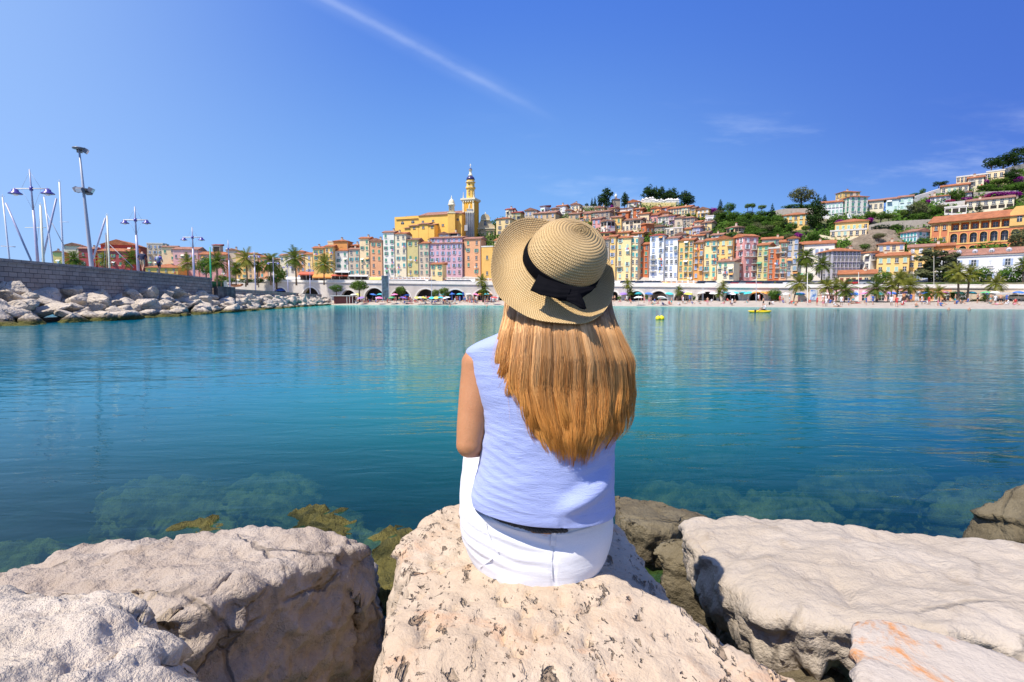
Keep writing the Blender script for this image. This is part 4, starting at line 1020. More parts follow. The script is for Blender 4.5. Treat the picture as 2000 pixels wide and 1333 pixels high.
def win_awning(k):
    if k not in WAW:
        mb = MB(); m_ = [flat('awning_cream', (.74, .68, .52)), flat('awning_green', (.10, .30, .18)), flat('awning_orange', (.70, .32, .10)), flat('awning_white', (.75, .75, .73))][k]; v = [(-.6, -.75, -.42), (.6, -.75, -.42), (.6, 0, .1), (-.6, 0, .1)]
        mb.add(v + [(x, y, z - .03) for x, y, z in v], [(0, 1, 2, 3), (7, 6, 5, 4), (0, 4, 5, 1), (1, 5, 6, 2), (3, 7, 4, 0)], m_); WAW[k] = mb.mesh('awning')
    return WAW[k]
def balcony_mesh(w, k):
    w = round(w * 2) / 2
    if (w, k) in BALM: return BALM[(w, k)]
    mb = MB(); x = w / 2; fl = flat('balcony_slab', (.60, .55, .48), .8); rl = flat('railing_' + k, SH.get(k, (.1, .1, .1)), .5)
    mb.box(-x, x, -.75, .02, -.14, 0, fl)
    mb.box(-x, x, -.75, -.70, .80, .86, rl); mb.box(-x, -x + .05, -.70, 0, .80, .86, rl); mb.box(x - .05, x, -.70, 0, .80, .86, rl)
    n = int(w / .22)
    for i in range(n + 1):
        q = -x + .02 + (w - .04) * i / n; mb.box(q - .02, q + .02, -.745, -.705, 0, .80, rl)
    BALM[(w, k)] = mb.mesh('balcony'); return BALM[(w, k)]
CHM = MB(); CHM.box(-.28, .28, -.28, .28, -.9, .75, wallm('beige')); CHM.box(-.34, .34, -.34, .34, .75, .86, roofm('b')); CHM.box(-.2, .2, -.2, .2, .86, 1.0, roofm('o')); CHM = CHM.mesh('chimney')
def roof_mb(W_, D, z, kind, col, ov=.35, pitch=.30):
    mb = MB(); R = roofm(col); a, b, c, d = -W_ / 2 - ov, W_ / 2 + ov, -ov, D + ov; t = .16
    v0 = [(a, c, z), (b, c, z), (b, d, z), (a, d, z)]
    def solid(top_faces, ridge):
        n = len(ridge); vs = [(x, y, zz) for x, y, zz in v0] + [(x, y, zz + t) for x, y, zz in v0] + ridge
        mb.add(vs, [(3, 2, 1, 0), (0, 1, 5, 4), (1, 2, 6, 5), (2, 3, 7, 6), (3, 0, 4, 7)] + top_faces, R)
    if kind == 'gable':      # ridge along the facade
        h = (D / 2 + ov) * pitch; my = (c + d) / 2; solid([(4, 5, 9, 8), (6, 7, 8, 9), (5, 6, 9), (7, 4, 8)], [(a, my, z + t + h), (b, my, z + t + h)])
    elif kind == 'front':    # gable end to the sea
        h = (W_ / 2 + ov) * (pitch + .05); solid([(4, 5, 8), (5, 6, 9, 8), (6, 7, 9), (7, 4, 8, 9)], [(0, c, z + t + h), (0, d, z + t + h)])
    elif kind == 'shed':
        h = D * pitch * .7; vs = [(a, c, z), (b, c, z), (b, d, z), (a, d, z), (a, c, z + t), (b, c, z + t), (b, d, z + t + h), (a, d, z + t + h)]
        mb.add(vs, [(3, 2, 1, 0), (0, 1, 5, 4), (1, 2, 6, 5), (2, 3, 7, 6), (3, 0, 4, 7), (4, 5, 6, 7)], R)
    else:                    # hip
        k = min(W_, D) / 2 + ov; h = k * pitch
        if W_ >= D: rg = [(a + k, (c + d) / 2, z + t + h), (b - k, (c + d) / 2, z + t + h)]; tf = [(4, 5, 9, 8), (5, 6, 9), (6, 7, 8, 9), (7, 4, 8)]
        else: rg = [(0, c + k, z + t + h), (0, d - k, z + t + h)]; tf = [(4, 5, 8), (5, 6, 9, 8), (6, 7, 9), (7, 4, 8, 9)]
        solid(tf, rg)
    return mb
HR = random.Random(11); HOUSES = []
def house(x0, x1, yt, yb, col, label, roof='gable:o', sh='g', win=None, Y=None, D=None, side=0, sty=None, bal=.12, seed=None, name='house', cat='house', face=None, wz=None, top=None):
    """front wall between photo columns x0..x1, eaves at row yt, foot at row yb. side: share of the width that is the side wall (<0 left, >0 right)"""
    rnd = random.Random(seed if seed is not None else int(x0 * 7 + yt * 13)); xc = (x0 + x1) / 2
    Y = Y or Yd(xc, yb); P = at(xc, yb, Y); zb = P.z; zt = at(xc, yt, Y).z; Hh = zt - zb
    ang0 = -math.atan((xc - 1000) / 1000) * .9 - (radians(20) if xc < 1500 else radians(4)) if face is None else face
    tot = (x1 - x0) / 1000 * Y; dist = hypot(P.x, P.y) / Y
    tot *= cos(math.atan((xc - 1000) / 1000)) if face is None else 1
    D = D or min(9, max(5, tot * .9)); Wd = tot
    view = math.atan2(P.x, P.y)
    ang = ang0
    if side:
        f = abs(side); th = radians(35); Wd = tot * (1 - f) / cos(th); D = tot * f / sin(th); ang = -view + (th if side < 0 else -th)
    root = thing(name, label, cat, (P.x, P.y, zb), ang)
    ox = 0
    if side:    # move so the pair of faces covers x0..x1
        ox = (tot * f / 2) * (1 if side < 0 else -1)
        dx, dy = cos(view), -sin(view); root.location = (P.x + dx * ox, P.y + dy * ox + .0, zb)
        # front wall is centred on its own share; keep its middle at Y
    wm = wallm(col); rk, rc = (roof.split(':') + ['o'])[:2]
    mb = MB(); deep = 3.5
    if rk == 'front':
        h = (Wd / 2 + .35) * .35; x = Wd / 2
        v = [(-x, 0, -deep), (x, 0, -deep), (x, 0, Hh), (0, 0, Hh + h - .1), (-x, 0, Hh)]; v += [(a, D, c) for a, b, c in v]
        mb.add(v, [(0, 1, 2, 3, 4), (9, 8, 7, 6, 5), (0, 5, 6, 1), (1, 6, 7, 2), (4, 9, 5, 0)], wm)
    else: mb.box(-Wd / 2, Wd / 2, 0, D, -deep, Hh, wm)
    mb.build('wall', root)
    if rk == 'flat':
        mb = MB(); mb.box(-Wd / 2 - .1, Wd / 2 + .1, -.1, .12, Hh, Hh + .4, M_TRIM); mb.box(-Wd / 2 - .1, Wd / 2 + .1, D - .1, D + .1, Hh, Hh + .4, M_TRIM)
        mb.box(-Wd / 2 - .1, -Wd / 2 + .12, .12, D - .1, Hh, Hh + .4, M_TRIM); mb.box(Wd / 2 - .12, Wd / 2 + .1, .12, D - .1, Hh, Hh + .4, M_TRIM); mb.box(-Wd / 2 + .12, Wd / 2 - .12, .12, D - .1, Hh + .003, Hh + .1, M_QUAY); mb.build('roof', root)
    else:
        ro_ = roof_mb(Wd, D, Hh, rk, rc).build('roof', root)
        if Wd > 3 and rnd.random() < .6:
            cx = rnd.uniform(-.35, .35) * Wd; link_mesh('chimney', CHM, ro_, (cx, D * .35, Hh + .7))
    nfl = max(1, round(Hh / 2.6)) if win is None else win[1]
    if Hh > 7 and not side and bal > 0: mb = MB(); mb.box(Wd / 2 - .16, Wd / 2 - .04, -.12, -.01, -.5, Hh, flat('drainpipe_zinc', (.30, .27, .24), .5)); mb.build('drainpipe', root)
    def facade(wd, mk, ncol, rows, z_lo):
        for r_ in range(rows):
            rh = (Hh - z_lo) / rows; z = z_lo + rh * r_ + rh * .25; base_st = rnd.random()
            for c_ in range(ncol):
                q = rnd.random()
                if q < .08 and bal > 0: continue
                st = sty[r_ % len(sty)] if sty else ('c' if q < .42 else 'o' if q < .78 else 'p')
                w_, h_ = (.66, 1.12); w_ = min(w_, wd / ncol * .55); h_ = min(h_, rh * .62)
                if st == 'o' and wd / ncol < 1.75: st = 'c' if q < .6 else 'p'
                if st == 'l': w_, h_ = wd / ncol * .8, rh * .6
                if st == 'a': w_, h_ = wd / ncol * .62, rh * .72
                if wz: w_, h_ = wz
                xx = -wd / 2 + wd * (c_ + .5) / ncol + rnd.uniform(-.12, .12) * (bal > 0); zj = z + rnd.uniform(-.14, .14) * (bal > 0)
                o = link_mesh('window', window_mesh(st, sh, w_, h_), root); mk(o, xx, zj)
                if bal > 0 and rnd.random() < .07: o = link_mesh('laundry', laundry(rnd.randrange(5)), root); mk(o, xx, zj - .05)
                elif bal > 0 and rnd.random() < .06: o = link_mesh('awning', win_awning(rnd.randrange(4)), root); mk(o, xx, zj + h_ + .05)
                if rnd.random() < bal and r_ > 0 and wd / ncol > 1.3:
                    o = link_mesh('balcony', balcony_mesh(min(wd / ncol * .85, 2.2), rnd.choice('nng')), root); mk(o, xx, z - .16)
    ncol = max(1, round(Wd / 1.95)) if win is None else win[0]
    def mkf(o, x, z): o.location = (x, -.01, z)
    zlo = .3 if Hh < 5 else .8
    facade(Wd, mkf, ncol, nfl, zlo)
    if side:
        sx = -1 if side < 0 else 1
        def mks(o, x, z): o.location = (sx * (Wd / 2 + .01), D / 2 + x * (1 if sx > 0 else -1), z); o.rotation_euler = (0, 0, sx * pi / 2)
        facade(D, mks, max(1, round(D / 2.1)), nfl, zlo)
    HOUSES.append((root, Wd, D, Hh)); return root
def R1(a): return (a[0] / 3.508, a[1] / 3.508, 260 + a[2] / 3.508, 260 + a[3] / 3.508)
def zz(ox, oy, s):
    def f(a, b, c, d): return (ox + a / s, ox + b / s, oy + c / s, oy + d / s)
    return f
R1 = zz(0, 260, 3.508); R2 = zz(340, 420, 5.882); R3 = zz(640, 420, 5.882); R4 = zz(740, 300, 6.25); R5 = zz(1140, 340, 6.667); R6 = zz(1180, 440, 6.25); R7 = zz(1400, 270, 3.333); R8 = zz(960, 380, 8.333); R9 = zz(1500, 360, 7.692); R10 = zz(1740, 270, 7.692)
T = [  # region, box, colour, label, extras
 # --- beyond the jetty, west end of the town
 (R1, (365, 440, 820, 930), 'amber', 'small amber house with a white-framed window at the end of the row beyond the jetty', dict(roof='front:b', sh='w', win=(1, 1), Y=205)),
 (R1, (437, 575, 775, 930), 'cream', 'cream gabled house with one green shutter beyond the jetty', dict(roof='front:b', sh='g', win=(2, 1), Y=214)),
 (R1, (540, 665, 795, 930), 'crimson', 'crimson house with few windows behind the palm beyond the jetty', dict(roof='gable:p', sh='n', win=(2, 2), Y=206)),
 (R1, (690, 930, 768, 930), 'red', 'bright red house with a big low gable beyond the jetty', dict(roof='front:o', sh='n', win=(4, 3), Y=214, D=14)),
 (R1, (664, 900, 812, 930), 'crimson', 'dark red green-shuttered house with an orange roof before the bright red gable', dict(roof='shed:o', sh='g', win=(5, 2), Y=205)),
 (R1, (1010, 1130, 760, 930), 'beige', 'beige house with a roof storey behind the two walkers', dict(roof='flat', sh='b', Y=216)),
 (R1, (1110, 1215, 785, 940), 'pale', 'pale yellow house with green shutters behind the walkers', dict(roof='gable:b', sh='g', win=(2, 3), Y=212)),
 (R1, (990, 1230, 925, 965), 'ochre', 'low ochre building with a long tiled roof just over the jetty wall', dict(roof='hip:o', sh='n', win=(4, 1), Y=200, D=14)),
 (R1, (1185, 1370, 800, 960), 'rose', 'long rose-pink house with a plain wall beyond the jetty lamp', dict(roof='gable:p', sh='b', win=(4, 2), Y=210)),
 (R1, (1365, 1562, 835, 985), 'pink', 'long pink house with a broad orange roof behind the green pole', dict(roof='gable:o', sh='n', win=(4, 3), Y=206)),
 (R1, (1458, 1512, 770, 860), 'beige', 'small beige tower room over the orange roof of the long pink house', dict(roof='shed:r', win=(1, 1), sty='l', Y=211, D=3)),
 (R2, (610, 735, 410, 760), 'beige', 'beige house with blue-framed windows behind the palms of the quay', dict(roof='front:p', sh='b', win=(2, 3))),
 (R2, (715, 850, 455, 760), 'amber', 'amber house half hidden by the quay palms', dict(roof='gable:p', sh='g')),
 (R2, (845, 975, 450, 760), 'tan', 'tan house with a hipped orange roof between the quay palms', dict(roof='hip:o', sh='n')),
 (R2, (985, 1090, 490, 760), 'salmon', 'salmon house with a low roof between two quay palms', dict(roof='gable:o', sh='t')),
 (R2, (1085, 1220, 520, 770), 'beige', 'plain beige house behind the bushy quay palm', dict(roof='gable:b', sh='g')),
 (R2, (1220, 1330, 470, 770), 'cream', 'cream house with a pink roof behind the tall quay palm', dict(roof='gable:p', sh='b')),
 (R2, (1320, 1410, 440, 770), 'ivory', 'narrow ivory house behind the tall quay palm', dict(roof='shed:b', sh='n')),
 (R2, (1405, 1515, 425, 770), 'salmon', 'salmon house with a bright orange hipped roof beside the tall quay palm', dict(roof='hip:o', sh='b')),
 (R2, (1510, 1605, 455, 770), 'lemon', 'lemon yellow house with pale blue shutters', dict(roof='gable:o', sh='b')),
 (R2, (1600, 1740, 385, 770), 'amber', 'amber house with green shutters behind the quay palm, end wall lit', dict(roof='gable:o', sh='g')),
 (R2, (1740, 1840, 368, 770), 'yellow', 'yellow house with green shutters next to the tall orange house', dict(roof='gable:o', sh='g', win=(2, 5))),
 (R2, (1765, 1840, 310, 420), 'pale', 'pale yellow attic house showing over the amber roofs', dict(roof='flat', win=(1, 1), Y=196)),
 # --- front row left of the hat
 (R3, (70, 245, 305, 700), 'orange', 'tall orange house with two green shutters under its broad roof', dict(roof='hip:o', sh='g', win=(2, 1), Y=188)),
 (R3, (0, 75, 370, 720), 'salmon', 'narrow salmon house with balconies', dict(roof='gable:o', sh='g')),
 (R3, (88, 250, 415, 720), 'ivory', 'ivory house with grimy balconies in front of the tall orange house', dict(roof='gable:o', sh='g', win=(2, 4))),
 (R3, (245, 375, 400, 720), 'beige', 'beige house with teal shutters and a double tiled roof', dict(roof='gable:p', sh='t', win=(2, 4))),
 (R3, (270, 372, 355, 420), 'rust', 'rust coloured roof storey above the beige house with teal shutters', dict(roof='shed:o', win=(2, 1), sty='l', Y=188)),
 (R3, (372, 492, 275, 720), 'pale', 'pale yellow house with a red awning near its roof', dict(roof='gable:o', sh='g', win=(2, 6))),
 (R3, (490, 638, 300, 720), 'salmon', 'salmon house with a large turquoise attic window', dict(roof='front:p', sh='g', win=(2, 5))),
 (R3, (640, 780, 205, 720), 'ivory', 'tallest ivory house with green shutters, between the salmon and the cream houses', dict(roof='gable:p', sh='g', win=(2, 7))),
 (R3, (777, 915, 220, 720), 'cream', 'tall cream house with bright teal shutters under a tiled roof band', dict(roof='gable:o', sh='t', win=(2, 6))),
 (R3, (915, 1052, 290, 720), 'olive', 'olive yellow house with green shutters and a crumbling roof', dict(roof='gable:b', sh='g', win=(2, 5))),
 (R3, (1048, 1172, 330, 720), 'beige', 'beige-grey house with an orange roof and a small central balcony', dict(roof='gable:o', sh='g', win=(2, 5))),
 (R3, (1180, 1322, 570, 720), 'lemon', 'low pale lemon house with green shutters and a roof terrace', dict(roof='shed:o', sh='g', win=(2, 2), Y=170, D=4)),
 (R3, (1160, 1560, 330, 720), 'mauve', 'wide mauve house with blue shutters and a long orange cornice', dict(roof='shed:p', sh='b', win=(6, 5), bal=.1)),
 (R3, (1165, 1555, 268, 335), 'mauve', 'set-back mauve top storey above the long orange cornice', dict(roof='shed:p', sh='b', win=(6, 1), Y=182, D=5)),
 (R3, (1562, 1765, 280, 720), 'salmon', 'salmon red house with a pale green balcony next to the wide mauve house', dict(roof='gable:p', sh='g', win=(2, 5))),
 (R3, (1400, 1500, 215, 262), 'ivory', 'small roof pavilion with a dark opening behind the mauve house', dict(roof='hip:o', win=(1, 1), sty='l', Y=192, D=3)),
 (R3, (1275, 1400, 225, 262), 'cream', 'small cream gable behind the mauve house', dict(roof='front:b', sh='b', win=(2, 1), Y=192, D=4)),
 (R3, (1765, 1900, 370, 760), 'ochre', 'deep ochre building with a stepped ramp rising to the church', dict(roof='flat', sh='n', win=(1, 2), sty='p', bal=0)),
 # --- houses hidden by the hat and hair, glimpsed from beside
 (None, (965, 1003, 470, 549), 'pale', 'pale yellow front-row house behind the hat brim', dict(sh='g')),
 (None, (1003, 1040, 480, 549), 'salmon', 'salmon front-row house behind the hat crown', dict(sh='t')),
 (None, (1040, 1082, 472, 549), 'cream', 'cream front-row house behind the black ribbon bow', dict(sh='b')),
 (None, (1082, 1120, 476, 549), 'rose', 'rose front-row house behind the hat crown', dict(sh='g')),
 (None, (1120, 1180, 470, 549), 'yellow', 'wide yellow front-row house behind the brim of the hat', dict(sh='g')),
 # --- roofs above the hat
 (R8, (70, 310, 400, 700), 'lemon', 'lemon house with a bright orange roof beside the church front', dict(roof='hip:o', sh='n', win=(2, 3))),
 (R8, (228, 345, 250, 420), 'cream', 'cream house with a dark roof line on the crest beyond the hat brim', dict(roof='gable:r', sh='n', win=(2, 2))),
 (R8, (330, 475, 302, 440), 'olive', 'olive stone house with dark windows just over the hat brim', dict(roof='gable:r', sh='n', win=(2, 2))),
 (R8, (535, 735, 265, 480), 'beige', 'beige twin-gabled house between hat brim and crown', dict(roof='front:p', sh='b', win=(3, 2))),
 (R8, (670, 1045, 312, 520), 'tan', 'long brownish house right above the hat crown', dict(roof='gable:p', sh='b', win=(4, 2))),
 (R8, (797, 950, 195, 330), 'white', 'white house with one shaded side standing up on the crest', dict(roof='shed:r', sh='n', win=(1, 1), side=.55)),
 (R8, (975, 1100, 235, 330), 'tan', 'tan house between two white houses on the crest', dict(roof='gable:b', sh='n', win=(2, 1))),
 (R8, (1055, 1205, 195, 330), 'ivory', 'ivory house with two tall white shutters and an orange roof on the crest', dict(roof='gable:o', sh='w', win=(2, 1), sty='c', wz=(.9, 1.9))),
 (R8, (1205, 1310, 265, 340), 'beige', 'small beige gable next to the ivory house on the crest', dict(roof='front:p', sh='n', win=(1, 1))),
 (R8, (1285, 1430, 170, 280), 'cream', 'cream crest house with one blue and one yellow window', dict(roof='front:p', sh='b', win=(2, 1))),
 (R8, (1310, 1455, 285, 360), 'amber', 'low amber house under the cream crest house', dict(roof='shed:o', sh='n', win=(2, 1))),
 (R8, (1250, 1440, 322, 430), 'tan', 'tan house with a long thin roof just above the crown of the hat', dict(roof='gable:p', sh='n', win=(2, 1))),
 (R8, (1450, 1620, 300, 400), 'pale', 'pale yellow house under the long stone wall', dict(roof='gable:b', sh='g', win=(3, 1))),
 (R8, (1600, 1900, 295, 380), 'stone', 'stone house with dark eaves under the long stone wall', dict(roof='gable:b', sh='n', win=(4, 1))),
 (R8, (1545, 1640, 320, 450), 'rust', 'rust red house wedged among the roofs past the hat crown', dict(roof='shed:o', sh='n', win=(1, 2))),
 (R8, (1640, 1810, 400, 520), 'pink', 'pink house with mauve shutters past the hat crown', dict(roof='gable:p', sh='b', win=(3, 2))),
 (R8, (1440, 1560, 385, 450), 'salmon', 'salmon house low over the crown of the hat', dict(roof='gable:o', sh='n', win=(2, 1))),
 (R8, (1675, 1830, 225, 280), 'lemon', 'tiny lemon house against the long stone wall', dict(roof='front:p', sh='n', win=(1, 1))),
 # --- old town hill
 (R5, (330, 470, 450, 560), 'yellow', 'yellow house below the bougainvillea on the old town crest', dict(roof='gable:p', sh='n', win=(2, 2), side=.5)),
 (R5, (468, 645, 448, 540), 'ivory', 'ivory house with a round bay below the white-domed chapel', dict(roof='shed:b', sh='n', win=(3, 1))),
 (R5, (450, 585, 505, 570), 'rust', 'low rust red house below the ivory house', dict(roof='gable:o', sh='n', win=(1, 1))),
 (R5, (645, 765, 462, 560), 'rust', 'rust red house below the long ochre cemetery wall', dict(roof='gable:o', sh='n', win=(1, 2))),
 (R5, (555, 730, 372, 440), 'ivory', 'ivory chapel-like house with an ochre gable below the cemetery', dict(roof='front:o', sh='r', win=(2, 1))),
 (R5, (870, 1005, 450, 540), 'salmon', 'salmon gabled house below the cemetery wall', dict(roof='front:o', sh='g', win=(2, 1))),
 (R5, (1003, 1090, 445, 520), 'pink', 'small pink house beside the long pale green-shuttered house', dict(roof='gable:o', sh='b', win=(1, 1))),
 (R5, (1088, 1388, 448, 545), 'pale', 'long pale house with a row of mint shutters on the old town crest', dict(roof='gable:o', sh='m', win=(8, 2), bal=0)),
 (R5, (1388, 1455, 448, 555), 'yellow', 'narrow yellow house at the end of the long mint-shuttered house', dict(roof='gable:b', sh='n', win=(1, 2))),
 (R5, (1465, 1632, 468, 580), 'yellow', 'bright yellow gabled house with white balconies by the wooded slope', dict(roof='front:b', sh='w', win=(3, 2), bal=.6)),
 (R5, (1580, 1692, 555, 650), 'white', 'white cube house by the wooded slope', dict(roof='flat', sh='n', win=(1, 1))),
 (R5, (0, 95, 520, 640), 'salmon', 'salmon house at the rim of the hat crown', dict(roof='gable:p', sh='n', win=(1, 2))),
 (R5, (90, 340, 500, 640), 'stone', 'stone house with a grey top floor right of the hat crown', dict(roof='gable:b', sh='n', win=(4, 2))),
 (R5, (110, 222, 590, 740), 'pink', 'dusky pink house touching the hat crown', dict(roof='gable:p', sh='b', win=(2, 2))),
 (R5, (220, 405, 618, 790), 'ivory', 'white-walled house with dark loggia openings near the hat', dict(roof='gable:b', sh='n', win=(2, 2), sty='pl', side=-.45)),
 (R5, (340, 490, 570, 740), 'yellow', 'yellow house with a lit end wall behind the loggia house', dict(roof='gable:p', sh='g', win=(2, 2))),
 (R5, (485, 745, 605, 740), 'cream', 'wide cream house with a row of dark openings under its roof', dict(roof='gable:b', sh='n', win=(5, 2), sty='pl')),
 (R5, (700, 850, 525, 650), 'pale', 'pale yellow house with two dark windows in the middle of the hill', dict(roof='gable:o', sh='n', win=(2, 1))),
 (R5, (845, 965, 540, 650), 'pink', 'pink house with an orange roof in the middle of the hill', dict(roof='gable:o', sh='n', win=(2, 1))),
 (R5, (950, 1105, 510, 600), 'salmon', 'salmon house with a rounded orange roof edge above the black-shuttered house', dict(roof='front:o', sh='b', win=(2, 1))),
 (R5, (962, 1110, 560, 680), 'ivory', 'ivory house with black shutters in the middle of the hill', dict(roof='gable:p', sh='n', win=(3, 2))),
 (R5, (1105, 1185, 545, 690), 'mauve', 'narrow mauve house beside the black-shuttered house', dict(roof='shed:o', sh='b', win=(1, 2))),
 (R5, (1180, 1285, 575, 700), 'beige', 'blank beige wall of a house beside the stone house', dict(roof='gable:b', sh='n', win=(1, 1))),
 (R5, (1280, 1445, 575, 710), 'stone', 'square stone house with three floors of small windows', dict(roof='hip:p', sh='n', win=(3, 3), sty='p')),
 (R5, (1440, 1525, 632, 750), 'cream', 'small cream house with an orange roof beside the three-storey stone house', dict(roof='gable:o', sh='n', win=(1, 2))),
 (R5, (1520, 1665, 640, 760), 'lemon', 'pale lemon house with small dark windows at the foot of the wooded slope', dict(roof='gable:b', sh='n', win=(3, 2), sty='p')),
 (R5, (748, 915, 660, 790), 'rust', 'rust and orange corner house in the middle of the hill', dict(roof='gable:o', sh='n', win=(2, 1), side=-.35)),
 (R5, (910, 1060, 690, 770), 'stone', 'stone house with a shallow gable above the red pyramid roof', dict(roof='front:b', sh='n', win=(3, 1))),
 (R5, (1060, 1290, 712, 830), 'beige', 'flat-topped beige house behind the tall white house', dict(roof='flat', sh='n', win=(4, 2))),
 (R5, (1290, 1412, 722, 820), 'olive', 'olive yellow house with a broad orange roof', dict(roof='gable:o', sh='b', win=(2, 1))),
 (R5, (1410, 1515, 700, 830), 'lilac', 'lilac-white house with a glazed front among the roofs', dict(roof='gable:p', sh='b', win=(2, 2))),
 (R5, (1510, 1625, 770, 860), 'beige', 'beige house below the pale lemon house', dict(roof='gable:b', sh='n', win=(2, 1))),
 (R5, (440, 600, 770, 860), 'amber', 'low amber house over the yellow front-row houses', dict(roof='gable:o', sh='n', win=(3, 1))),
 (R5, (600, 775, 780, 860), 'orange', 'low orange house with a pink upper window over the front row', dict(roof='gable:o', sh='b', win=(2, 1))),
 (R5, (180, 345, 770, 860), 'amber', 'amber house with a dark loggia low beside the hat', dict(roof='shed:r', sh='n', win=(2, 1), sty='l')),
 (R5, (1185, 1345, 795, 880), 'stone', 'small stone gable wedged behind the tall white house', dict(roof='front:b', sh='n', win=(2, 1))),
 (R5, (1340, 1560, 815, 900), 'cream', 'low cream house with cluttered roofs above the amber front houses', dict(roof='gable:o', sh='n', win=(4, 1))),
 (R5, (1655, 1815, 800, 880), 'ivory', 'ivory house with a red door among the bushes below the wooded slope', dict(roof='gable:p', sh='r', win=(2, 1))),
 (R5, (1855, 2090, 700, 860), 'tan', 'square apricot tower house with a glazed top floor', dict(roof='hip:p', sh='n', win=(3, 2), sty='pl', side=.35)),
 # --- front row right of the hat
 (R6, (0, 60, 180, 690), 'stone', 'narrow grey stone house at the edge of the hat brim', dict(roof='gable:p', sh='n', win=(1, 5))),
 (R6, (50, 140, 145, 690), 'yellow', 'narrow yellow house beside the hat brim', dict(roof='gable:o', sh='b', win=(1, 6))),
 (R6, (135, 330, 160, 690), 'lemon', 'tall lemon house with a dark loggia under its roof', dict(roof='gable:o', sh='m', win=(2, 7))),
 (R6, (325, 412, 150, 690), 'pale', 'pale yellow house with a blue glazed top room', dict(roof='flat', sh='t', win=(2, 6))),
 (R6, (410, 545, 240, 640), 'rust', 'dark orange-red house between the yellow and the tall white houses', dict(roof='gable:o', sh='g', win=(2, 5))),
 (R6, (545, 730, 130, 680), 'white', 'tall white house with stacked glazed balconies and a red pyramid roof', dict(roof='hip:r', sh='b', win=(2, 7), bal=.4)),
 (R6, (725, 898, 165, 680), 'white', 'white house with blue shutters joined to the tall balconied one', dict(roof='gable:p', sh='b', win=(3, 6))),
 (R6, (898, 1082, 190, 690), 'amber', 'amber house with washing and awnings beside the white house', dict(roof='gable:o', sh='g', win=(3, 6), bal=.3)),
 (R6, (1082, 1208, 215, 690), 'orange', 'orange house with a glazed lilac top floor and stairs at its foot', dict(roof='gable:p', sh='b', win=(2, 5), bal=.3)),
 (R6, (1207, 1372, 190, 690), 'lemon', 'lemon house with teal shutters and a balcony across its middle', dict(roof='gable:o', sh='t', win=(2, 6))),
 (R6, (1330, 1560, 175, 690), 'yellow', 'wide yellow house with a sloping gable joined to the pink house', dict(roof='front:o', sh='m', win=(3, 5))),
 (R6, (1372, 1580, 450, 690), 'cream', 'rounded cream house on a stone base before the wide yellow one', dict(roof='shed:p', sh='g', win=(3, 3), Y=140)),
 (R6, (1552, 1862, 145, 690), 'pink', 'tall pink corner house with white windows and a green balcony', dict(roof='gable:o', sh='w', win=(2, 6), side=-.46, bal=.25)),
 (R7, (257, 332, 700, 930), 'olive', 'olive yellow house tight beside the pink corner house', dict(roof='gable:o', sh='g', win=(2, 6), bal=.35)),
 (R7, (330, 406, 720, 935), 'rust', 'bright orange-red house with a crenellated top', dict(roof='flat', sh='n', win=(2, 6), bal=.4)),
 (R7, (402, 452, 680, 935), 'salmon', 'narrow salmon house full of balconies beside the orange-red one', dict(roof='gable:o', sh='g', win=(1, 7), bal=.6)),
 (R7, (450, 522, 655, 930), 'beige', 'beige house with a front gable and pale shutters', dict(roof='front:o', sh='b', win=(2, 6))),
 (R7, (520, 562, 695, 860), 'olive', 'narrow olive house at the end of the old front row', dict(roof='gable:o', sh='n', win=(1, 4))),
 (R7, (290, 420, 660, 760), 'cream', 'pale cream house behind the orange-red front-row house', dict(roof='gable:o', sh='g', win=(2, 2))),
 (R7, (60, 185, 570, 640), 'tan', 'apricot house top with a hipped roof by the wooded slope', dict(roof='hip:p', sh='w', win=(3, 1), Y=190)) if False else None,
 (R7, (445, 640, 838, 940), 'ivory', 'low ivory house with a roof terrace behind the round tree', dict(roof='flat', sh='n', win=(3, 1), Y=138)),
 (R7, (560, 760, 690, 870), 'ivory', 'long ivory house with an orange roof behind the grey building', dict(roof='gable:o', sh='b', win=(6, 2))),
 (R7, (730, 905, 692, 800), 'cream', 'cream wing with an orange roof over the grey building', dict(roof='gable:o', sh='g', win=(6, 1), Y=168)),
 (R7, (645, 925, 740, 945), 'grey', 'big plain grey building with rows of small windows', dict(roof='hip:o', sh='n', sty='pc', wz=(.6, 1.0), win=(7, 5), side=-.36, bal=0, name='apartment_building', cat='building')),
 (R7, (920, 1037, 750, 870), 'ivory', 'small ivory house beside the grey building', dict(roof='shed:o', sh='n', win=(2, 2), side=.35)),
 (R7, (925, 1035, 705, 760), 'beige', 'beige gable rising behind the small ivory house', dict(roof='front:p', sh='n', win=(4, 1), sty='l', Y=168)),
 (R7, (1042, 1215, 692, 800), 'pale', 'pale yellow house with lilac windows and a long balcony', dict(roof='hip:o', sh='b', win=(4, 2))),
 (R7, (1035, 1245, 768, 890), 'yellow', 'yellow house with mint shutters and a white awning', dict(roof='gable:o', sh='m', win=(4, 2), bal=0)),
 (R7, (1240, 1400, 712, 870), 'amber', 'amber house with white shutters behind the eucalyptus', dict(roof='gable:p', sh='w', win=(3, 3), bal=0)),
 (R7, (1400, 1535, 705, 840), 'orange', 'orange annex with green shutters under the arcaded hotel', dict(roof='gable:o', sh='g', win=(3, 1), bal=0)),
 (R7, (790, 1030, 888, 965), 'pale', 'long low yellow house with brown shutters and an orange roof behind the promenade', dict(roof='gable:o', sh='r', win=(6, 1), bal=0, Y=123)),
 (R7, (1290, 1400, 865, 965), 'cream', 'low cream house with lilac shutters under the eucalyptus', dict(roof='flat', sh='b', win=(3, 1), bal=0, sty='c', wz=(1, 1.9), Y=122)),
 (R7, (1190, 1388, 612, 690), 'white', 'white house with teal shutters on the rocky slope', dict(roof='gable:p', sh='t', win=(5, 2), sty='c', side=.45, bal=0)),
